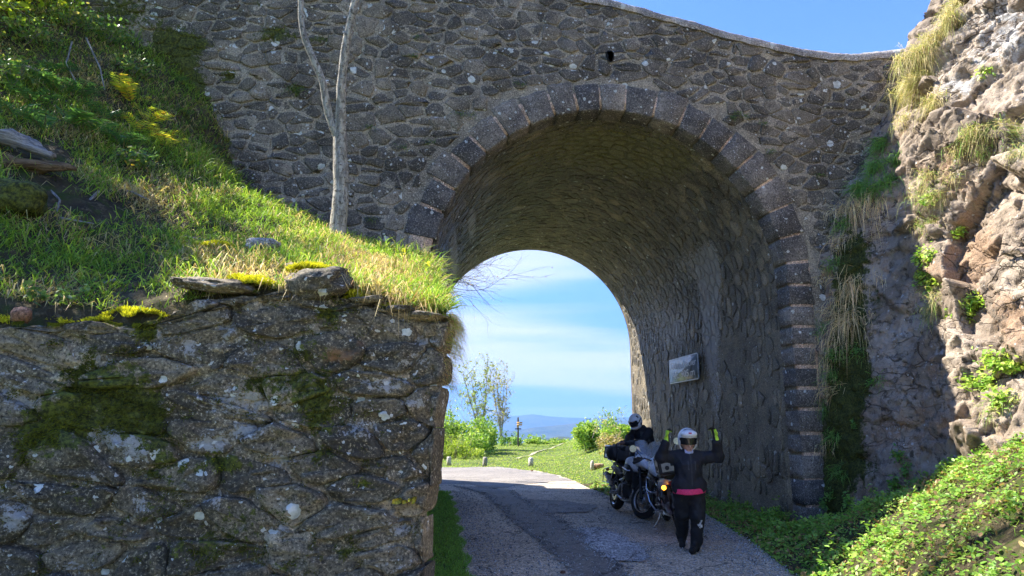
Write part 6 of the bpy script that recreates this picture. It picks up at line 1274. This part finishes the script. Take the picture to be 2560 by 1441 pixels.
def face(parent, c, R3):
    def f(p):
        d = ell_sdf(p, (0, 0, 0), (.078, .095, .112)); d = smin(d, ell_sdf(p, (0, -.055, -.075), (.045, .04, .042)), .03); d = smin(d, cone_sdf(p, (0, -.088, .022), (0, -.112, -.022), .010, .016), .012); d = smin(d, cone_sdf(p, (-.022, -.092, -.056), (.022, -.092, -.056), .009, .009), .006)
        for s in (-1, 1): d = np.maximum(d, -ell_sdf(p, (s * .032, -.098, .018), (.018, .014, .011))); d = smin(d, ell_sdf(p, (s * .08, .0, -.005), (.012, .02, .032)), .006)
        return d
    V, F = surf(f, (-.12, -.15, -.15), (.12, .13, .14), .0065); o = add('head', V @ R3.T, F, M_SKIN, parent, None, True); o.location = c
    for s in (-1, 1):
        m = MB(); Vi, Fi = ICO[2]; m.add((Vi * .0125 + np.array([s * .032, -.084, .018])) @ R3.T, Fi); m.build('eye', M_EYE, o)
    m = MB(); Vi, Fi = ICO[2]; m.add((Vi * np.array([.020, .006, .004]) + np.array([0, -.101, -.058])) @ R3.T, Fi); m.build('mouth', M_LIPS, o)
    m = MB(); Vi, Fi = ICO[3]; m.add((Vi * np.array([.084, .095, .10]) + np.array([0, .018, .025])) @ R3.T, Fi); m.build('hair', M_HAIR, o); return o
M_EYE = mat_plain('eye', (.08, .06, .05), .15); M_LIPS = mat_plain('lips', (.30, .10, .09), .45); M_HAIR = mat_plain('hair', (.06, .04, .025), .7)
NEON = (np.array([.02, .02, .022]), np.array([.50, .80, .06]))
# rider with raised arms, facing the camera
fp = at_z(1731, 1378, .01); p1 = empty('person', (fp[0], fp[1] + .02, .008)); tag(p1, 'rider in black suit with pink shirt hem, white helmet, both gloved hands raised', 'person')
segs = [((0, 0, .86), (0, .0, 1.12), .165, .185), ((-.10, 0, 1.20), (.10, 0, 1.20), .115, .115), ((0, .01, 1.2), (0, .0, 1.33), .09, .07), ((-.16, .01, 1.22), (-.37, -.02, 1.225), .088, .078), ((-.37, -.02, 1.225), (-.315, -.12, 1.42), .076, .060), ((.16, .01, 1.22), (.42, -.02, 1.235), .088, .078), ((.42, -.02, 1.235), (.365, -.13, 1.43), .076, .060),
        ((-.07, .0, .84), (.07, .0, .84), .165, .165), ((.085, 0, .80), (.085, -.05, .46), .125, .098), ((.085, -.05, .46), (.065, .0, .13), .092, .080), ((-.10, .0, .80), (-.085, .10, .47), .120, .098), ((-.085, .10, .47), (-.055, .34, .16), .094, .080), ((.06, .0, .10), (.05, .0, .05), .055, .048), ((.055, .02, .048), (-.055, -.235, .040), .054, .044), ((-.055, .36, .12), (-.085, .18, .048), .052, .042), ((-.055, .38, .10), (-.055, .36, .08), .045, .045)]
def colf1(V):
    z = V[:, 2]; c = np.where((z > .80)[:, None], JK, TR); c = np.where((z < .105)[:, None], BT_, c); zip_ = (np.abs(V[:, 0]) < .006) & (V[:, 1] < -.05) & (z > .85); c = np.where(zip_[:, None], .05, c); pk = (np.abs(np.abs(V[:, 0] - .01) - .045) < .005) & (V[:, 1] < -.05) & (z > 1.06) & (z < 1.17); c = np.where(pk[:, None], .07, c)
    lg = (V[:, 1] < -.05) & (np.abs(V[:, 0] - .09 - (z - .36) * .6) < .011) & (z > .33) & (z < .41); lg |= (V[:, 1] < -.05) & (np.abs(z - .352 - (V[:, 0] - .06) * -.25) < .010) & (V[:, 0] > .06) & (V[:, 0] < .13); lg |= (V[:, 1] < -.05) & (np.abs(z - .318) < .007) & (V[:, 0] > .09) & (V[:, 0] < .13); return np.where(lg[:, None], np.array([.6, .62, .62]), c)
body_mesh('body', segs, [((0, -.03, 1.06), (.175, .15, .16))], (-.55, -.3, -.02), (.58, .5, 1.46), colf1, p1)
# pink shirt hem
def hemf(p):
    zc = .800 + .10 * (p[:, 0]) * .55; d = ell_sdf(p * np.array([1, 1, 0]) , (0, 0, 0), (.222, .188, 1.)); return np.maximum(np.maximum(d, -ell_sdf(p * np.array([1, 1, 0]), (0, 0, 0), (.205, .172, 1.))), np.abs(p[:, 2] - zc + .028 * np.cos(p[:, 0] * 6)) - .038)
V, F = surf(hemf, (-.26, -.24, .68), (.26, .24, .92), .009); o = add('shirt_hem', V, F, mat_plain('pink_shirt', (.85, .045, .16), .7), p1, None, True)
hand(p1, (-.302, -.135, 1.485), (.12, -.05, 1), (.9, -.4, .1), -1, 1.5, NEON); hand(p1, (.352, -.15, 1.50), (-.22, -.05, 1), (-.9, -.4, 0), 1, 1.1, NEON)
Rh = rotm(.16, 0, 0)
def gr1(V, c, ins):
    lg = (np.abs(V[:, 0]) < .022) & (np.abs(V[:, 2] - .115) < .010) & (V[:, 1] < -.06); c = np.where(lg[:, None], np.array([.45, .03, .05]), c); st = (np.abs(V[:, 0]) < .06) & (V[:, 2] > .135) & (V[:, 1] < .02) & (np.abs(V[:, 1] + .05) < .012); return np.where(st[:, None], np.array([.12, .13, .15]), c)
helmet(p1, (0, -.03, 1.455), Rh, gr1); face(p1, (0, -.045, 1.405), Rh)
m = MB(); m.loft([(-.055, -.075, 1.30, .03, .035, 2.5), (0, -.09, 1.295, .035, .04, 2.5), (.055, -.075, 1.30, .03, .035, 2.5)], 12); m.build('neck_scarf', mat_plain('pale_scarf', (.45, .5, .75), .8), p1)
# rider bending over the luggage of the far bike
p2 = empty('person', (2.98, 15.25, .01)); tag(p2, 'rider in black jacket and white helmet bending over the top case of the far motorcycle', 'person'); o2 = np.array([2.98, 15.25, .01])
def w2(*q): return np.array(q) - o2
fd, lt = np.array([-.8, -.6, 0]), np.array([.6, -.8, 0]); hip = w2(2.98, 15.28, .98); ch = w2(2.82, 15.10, 1.36); sh = w2(2.74, 15.03, 1.52); shl, shr = sh + lt * .20, sh - lt * .20; hl, hr = w2(2.34, 14.66, 1.31), w2(2.30, 14.95, 1.30); el, er = (shl + hl) / 2 + np.array([.06, -.06, -.12]), (shr + hr) / 2 + np.array([0, .08, -.10])
segs = [(hip, ch, .165, .18), (ch, sh, .185, .15), (shl * .9 + sh * .1, shr * .9 + sh * .1, .10, .10), (sh, sh + np.array([-.07, -.06, .10]), .08, .07), (shl, el, .088, .074), (el, hl, .072, .052), (shr, er, .088, .074), (er, hr, .072, .052)]
for s, kx, ky in ((1, w2(2.94, 15.08, .52), w2(3.02, 15.16, .12)), (-1, w2(2.86, 15.30, .52), w2(2.92, 15.42, .12))): segs += [(hip + lt * .10 * s - np.array([0, 0, .05]), kx, .115, .088), (kx, ky, .086, .072), (ky, ky - np.array([0, 0, .06]), .055, .05), (ky - np.array([0, 0, .075]), ky + fd * .17 - np.array([0, 0, .082]), .045, .036)]
def colf2(V):
    c = np.where((V[:, 2] > .85)[:, None], JK * .95, TR); d = V - ch; gp = (np.abs(d @ lt - .13) < .05) & (d @ fd > .0) & (np.abs(V[:, 2] - 1.42) < .10); c = np.where(gp[:, None], np.array([.075, .085, .09]), c); return np.where((V[:, 2] < .09)[:, None], BT_, c)
body_mesh('body', segs, [], (-1.0, -.95, -.02), (.35, .5, 1.75), colf2, p2, .015)
for (hp, ep, sgn) in ((hl, el, 1), (hr, er, -1)): d_ = hp - ep; d_ = d_ / np.linalg.norm(d_); hand(p2, hp + d_ * .035, d_ + np.array([-.3, 0, -.2]), (0, 0, -1), sgn, .9, (np.array([.20, .11, .085]), np.array([.20, .11, .085])), 'hand')
Rz = rotm(0, 0, math.atan2(-.6, -.8) + math.pi / 2); Rh2 = Rz @ rotm(.55, 0, 0)
def gr2(V, c, ins):
    a = (np.abs(V[:, 2] - .02 - .35 * V[:, 1]) < .013) & (np.abs(V[:, 0]) > .07) & (V[:, 1] < .06); b_ = (np.abs(V[:, 1] - .0) < .018) & (V[:, 2] > .08) & (V[:, 2] < .13); d_ = (np.hypot(V[:, 1] - .0, V[:, 2] + .06) < .028); return np.where((a | b_ | d_)[:, None] & ~ins[:, None], np.array([.05, .05, .06]), c)
hc = w2(2.60, 14.90, 1.745); helmet(p2, hc, Rh2, gr2, 1.02, False); face(p2, hc + Rh2 @ np.array([0, -.015, -.05]), Rh2)
m = MB(); m.tube([sh + np.array([-.10, -.07, .10]) + .075 * np.array([math.cos(a), math.sin(a), 0.35 * math.cos(a)]) for a in np.linspace(0, 6.283, 12)], .022, 8); m.build('blue_collar', mat_plain('blue_collar', (.10, .12, .5), .8), p2)
# ---------------------------------------------------------------- beyond the arch
rg = np.random.default_rng(91)
# meadow grass
n = 52000; y = 19.5 + 42 * rg.random(n) ** 1.5; x = -9 + 17 * rg.random(n); ok = ((x > road_right(y) + .05) & (y > 16)) & ~((x < -3) & (y < 27)); x, y = x[ok], y[ok]; P = np.c_[x, y, ground_z(x, y) - .02]; n = len(P)
tall = sstep(.0, 2.5, x - np.interp(y, [18, 30], [2.2, 4.5])) * sstep(34, 20, y); c = pick(rg, n, [(.20, .29, .04), (.30, .36, .065), (.40, .37, .13), (.14, .24, .035)], [3, 3, 1.2, 1.5]); v = Veg()
v.put(blades(P, np.c_[rg.normal(size=(n, 2)) * .6, np.ones(n)], (.05 + .08 * rg.random(n)) * (1 + 2.2 * tall), .010 + .0004 * y, .6, c, c * 1.35, rg)); tag(v.build('meadow_grass', M_GRASS), 'short sunlit meadow grass beyond the arch', None, None, 'stuff')
# bare path
V = []; ts = np.linspace(0, 1, 30); pu = np.interp(ts, [0, .35, .7, 1], [1290, 1330, 1400, 1460]); pv = np.interp(ts, [0, .35, .7, 1], [1134, 1126, 1113, 1104])
M_PATH = mat_road('trodden_earth', (.30, .28, .15), (.42, .38, .24), .3, (.14, .11, .07)); pts = []
for u, v_ in zip(pu, pv): 
    q = at_z(u, v_, .3); pts.append((q[0], min(q[1], 62)))
pts = np.array(pts); wd = .16 + .22 * fbm(np.c_[pts * 1.1, ts * 0], 3, 4); Vl = np.c_[pts[:, 0], pts[:, 1] - wd * 2.0]; Vr = np.c_[pts[:, 0], pts[:, 1] + wd * 2.0]; VV = np.concatenate([np.c_[Vl, ground_z(Vl[:, 0], Vl[:, 1]) + .02], np.c_[pts, ground_z(pts[:, 0], pts[:, 1]) + .03], np.c_[Vr, ground_z(Vr[:, 0], Vr[:, 1]) + .02]])
tag(add('path', VV, grid_faces(3, 30), M_PATH, None, None, True), kind='structure')
# kerb bollards
M_BOLL = mat_masonry('bollard_limewash', (.42, .38, .32), (.70, .66, .58), spots=.2, vary=.15)
def bollard(u, v, d, h, r, label, tilt=0.0, top=.6):
    x_ = (u - 1280) / FPX * d; z_ = float(ground_z(np.array(x_), np.array(d))); m = MB(); m.lathe([(0, -.05), (r, -.05), (r * 1.02, h * .3), (r * .98, h * .8), (r * top, h * .97), (0, h)], (0, 0, 0), (math.sin(tilt), 0, math.cos(tilt)), 12); V = np.concatenate(m.V); V = V * (1 + .05 * fbm(V * 9 + u, 3, 2))[:, None]; o = add('kerb_bollard', V, m.F, M_BOLL, None, {'Mask': np.tile([0, .1, 0], (len(V), 1))}); o.location = (x_, d, z_); tag(o, label, 'bollard', 'stone bollards along the road bend'); return o
bollard(1127, 1157, 31.2, .34, .10, 'whitish squat stone bollard nearest the big bush', 0, .9); bollard(1214, 1160, 30.5, .38, .10, 'cream stone bollard in front of the thin multi-stemmed tree', .06, .75); bollard(1326, 1160, 30.2, .36, .105, 'cream round-topped stone bollard in the middle of the meadow edge', 0, .6); bollard(1474, 1178, 25.6, .32, .07, 'thin pale bollard in the grass beside the rear of the far motorcycle', .05, .4)
o = stone_thing('orange_stone', 'orange weathered stone in the grass beside the thin pale bollard', 'stone', 1494, 1176, 25.8, (.22, .15, .10), (0, 0, .2), 61, mat_masonry('orange_rock', (.35, .2, .1), (.5, .34, .2), spots=.1, vary=0), (0, 0, 0), .2, 1.3, 3); o.location.z = float(ground_z(np.array(o.location.x), np.array(25.8))) + .05
# signpost
d = 50.; x_ = (1295 - 1280) / FPX * d; z_ = float(ground_z(np.array(x_), np.array(d))); spost = empty('signpost', (x_, d, z_)); tag(spost, 'wooden trail signpost with two yellow arms and a dark lower board', 'signpost')
M_POST = mat_plain('post_wood', (.16, .12, .08), .8); M_YSIGN = mat_plain('yellow_board', (.62, .34, .08), .6); m = MB(); m.box((0, 0, .98), (.11, .11, 2.0), None, .01); m.build('post', M_POST, spost)
for (zz, xo, w_) in ((1.60, .10, .40), (1.46, .10, .38)):
    m = MB(); m.add(np.array([(-.2 + xo, -.075, zz - .055), (.15 + xo, -.075, zz - .055), (.22 + xo, -.075, zz), (.15 + xo, -.075, zz + .055), (-.2 + xo, -.075, zz + .055)] + [(-.2 + xo, -.06, zz - .055), (.15 + xo, -.06, zz - .055), (.22 + xo, -.06, zz), (.15 + xo, -.06, zz + .055), (-.2 + xo, -.06, zz + .055)]), [(0, 1, 2, 3, 4), (9, 8, 7, 6, 5)] + [(i, 5 + i, 5 + (i + 1) % 5, (i + 1) % 5) for i in range(5)]); m.build('arm_board', M_YSIGN, spost, False)
m = MB(); m.box((-.03, -.072, 1.33), (.14, .02, .14), None, .004); m.build('notice_board', M_YSIGN, spost); m = MB(); m.box((0, -.075, 1.18), (.44, .02, .075), None, .004); m.build('lower_board', mat_plain('dark_board', (.03, .035, .05), .6), spost)
# shrubs and trees
def bush(name, label, u0, u1, vtop, d, pal, seed, nl, lsz=.07, group=None, depth=2.2, base=None, cat='bush'):
    r = np.random.default_rng(seed); x0, x1 = (u0 - 1280) / FPX * d, (u1 - 1280) / FPX * d; cx, hw = (x0 + x1) / 2, (x1 - x0) / 2; z_ = float(ground_z(np.array(cx), np.array(d))) if base is None else base; H = CAM_Z + (1065 - vtop) / FPX * d - z_; e = empty(name, (cx, d, z_)); tag(e, label, cat, group); v_ = Veg(); st = MB(); nl_ = max(5, int(hw * 6)); q = nl // nl_
    for k in range(nl_):
        c_ = np.array([r.uniform(-.85, .85) * hw, r.normal() * depth * .3, 0]); hh = H * (.55 + .45 * r.random()) * (1 - .35 * (c_[0] / hw) ** 2); st.tube([(c_[0] * .5, c_[1] * .5, -.1), (c_[0] * .8, c_[1] * .8, hh * .5), (c_[0], c_[1], hh * .95)], [.03, .02, .006], 5)
        g_ = r.normal(size=(q, 3)); g_ = g_ / np.linalg.norm(g_, axis=1, keepdims=True) * r.random((q, 1)) ** .4; g_ = g_ * np.array([hw * .42, depth * .35, hh * .34]) + c_ + np.array([0, 0, hh * .62]); low = r.random(q) < .35; g_[low, 2] = r.random(low.sum()) * hh * .6; g_ = g_ + .12 * np.c_[fbm(g_ * 2, 2, 3), fbm(g_ * 2, 2, 4), fbm(g_ * 2, 2, 5)]
        v_.put(leaves(g_, r.normal(size=(q, 3)) + [0, -.1, .8], lsz * (.5 + .8 * r.random(q)), pick(r, q, pal, [1] * len(pal)), r, .2, .75))
    for k in range(nl_ * 2): c_ = np.array([r.uniform(-.9, .9) * hw, r.normal() * depth * .3, H * r.uniform(.45, .8)]); bough(c_, (r.normal() * .6, r.normal() * .4, 1.), H * r.uniform(.2, .45), .010, 1, st, v_, r, pal, lsz * .8, 4, .5)
    st.build('stems', M_BARK, e, True, False); v_.build('crown', M_LEAF, e); return e
BG = [(.16, .27, .04), (.22, .32, .055), (.10, .18, .03), (.30, .37, .08)]; DG = [(.09, .18, .035), (.13, .23, .045), (.2, .3, .06)]
bush('broad_bush', 'big bright leafy bush seen beside the near wall under the arch', 1020, 1225, 1000, 40., BG, 1, 10000, .085, None, 3.2); bush('low_bush', 'low yellow-green scrub at the foot of the big bush', 1060, 1200, 1085, 36.5, [(.22, .29, .04), (.28, .33, .06)], 2, 2600, .06, None, 1.6); bush('dark_bush', 'darker bush between the big bush and the thin multi-stemmed tree', 1185, 1245, 1050, 44., DG, 3, 2400, .08, None, 2); bush('shade_bush', 'low dark bush right behind the signpost', 1235, 1300, 1085, 53., DG, 4, 1600, .08)
bush('crest_scrub', 'low green scrub on the crest just beyond the signpost arms', 1295, 1360, 1090, 57., BG, 5, 1500, .09); bush('crest_scrub', 'low green scrub on the crest in front of the small far hill', 1350, 1440, 1098, 57., BG, 6, 1500, .09)
bush('slope_bush', 'leafy shrub at the top of the grassy slope left of the bending rider', 1425, 1520, 1045, 36., BG, 7, 4200, .075, None, 2.0); bush('slope_bush', 'leafy shrub close behind the bending rider beside the tunnel end', 1500, 1590, 1030, 31., BG, 8, 3800, .07, None, 2.0); bush('dry_scrub', 'brownish dry scrub on the slope above the far motorcycle', 1475, 1560, 1062, 29., [(.26, .2, .11), (.2, .2, .06), (.34, .26, .15)], 9, 1800, .05)
def thin_tree(name, label, u, vtop, d, spread, seed, stems, pal, lden, lsz):
    r = np.random.default_rng(seed); x0 = (u - 1280) / FPX * d; z_ = float(ground_z(np.array(x0), np.array(d))); H = CAM_Z + (1065 - vtop) / FPX * d - z_; e = empty(name, (x0, d, z_)); tag(e, label, 'tree'); tr = MB(); br = MB(); lv_ = Veg()
    for k in range(stems):
        a = r.uniform(-1, 1) * spread; t = np.linspace(0, 1, 11)[:, None]; top = np.array([a * (1 + .2 * r.normal()), r.normal() * spread * .5, H * (.74 + .26 * r.random())]); Pc = top * t ** np.array([[1.4, 1.4, 1.0]]) + .06 * np.c_[np.sin(6 * t + k), np.cos(5 * t + k), 0 * t] * t; tr.tube(Pc, np.linspace(.055, .012, 11), 6)
        for i in range(3, 11):
            for _ in range(2): bough(Pc[i], (r.normal() * .7, r.normal() * .6, .9), H * .16 * (.6 + .6 * r.random()), .013, 1, br, lv_, r, pal, lsz, lden, .5)
    tr.build('trunk', M_BARK, e, True, False); br.build('branches', M_BARK, e, True, False); lv_.build('crown', M_LEAF, e); return e
thin_tree('young_tree', 'thin young tree with loose leaves rising out of the big bush', 1205, 918, 45., 1.1, 11, 5, [(.22, .25, .06), (.30, .30, .10), (.16, .2, .05)], 5, .075); thin_tree('multi_stem_tree', 'thin multi-stemmed tree with sparse leaves beside the signpost', 1254, 925, 52., 1.25, 12, 6, [(.24, .24, .08), (.30, .27, .12), (.16, .17, .06)], 3.4, .075); thin_tree('bare_sapling', 'bare twiggy sapling above the big bush next to the wall edge', 1125, 985, 43., .6, 13, 3, SPRING, .8, .05)
# tree on the far embankment reaching into the view with bare twigs
et = empty('embankment_tree', (-4.2, 23.0, 6.2)); tag(et, 'bare-twigged tree reaching in from behind the wall under the arch', 'tree'); m = MB(); m.tube([(0, 0, -.5), (.2, -.1, .3), (.5, -.1, .7)], [.12, .10, .07], 8); m.build('trunk', M_BARK, et, True, False); br = MB(); lv_ = Veg(); r = np.random.default_rng(15)
for k in range(9): bough((.45, -.1, .55), (1.0, r.normal() * .25, .36 * r.normal() - .12), 1.9 + .8 * r.random(), .020, 3, br, lv_, r, [(.22, .14, .06), (.25, .24, .07)], .028, .9, .33, .25)
br.build('branches', mat_plain('dark_twig', (.045, .034, .028), .8), et, True, False); lv_.build('buds', M_LEAF, et)
# a little loose stuff on the road: stones and leaves
for i, (u, v_, s_, lab) in enumerate(((1407, 1432, .030, 'small reddish stone lying on the dark asphalt strip'), (1330, 1178, .05, 'dark pebble at the meadow edge of the pale road'))):
    q = at_z(u, v_, .02); V, F = rock_geo((0, 0, 0), (s_, s_ * .8, s_ * .6), 80 + i, 2, 1.4, .2); o = add('pebble', V, F, M_YEL if False else mat_masonry('pebble%d' % i, (.16, .08, .05), (.25, .13, .09), 0, vary=0), None, {'Mask': np.zeros((len(V), 3))}); o.location = (q[0], q[1], .025); tag(o, lab, 'pebble')
# ---------------------------------------------------------------- haze
hz_ = MB(); hz_.box((0, 14000, 150), (52000, 33000, 1000)); hm = bpy.data.materials.new('haze_air'); hm.use_nodes = True; hm.node_tree.nodes.clear(); ho = hm.node_tree.nodes.new('ShaderNodeOutputMaterial'); hv = hm.node_tree.nodes.new('ShaderNodeVolumePrincipled'); hv.inputs['Color'].default_value = (.26, .50, 1.0, 1); hv.inputs['Density'].default_value = 8e-5; hv.inputs['Anisotropy'].default_value = .1; hm.node_tree.links.new(hv.outputs[0], ho.inputs['Volume'])
tag(hz_.build('haze', hm, None, False), kind='stuff')
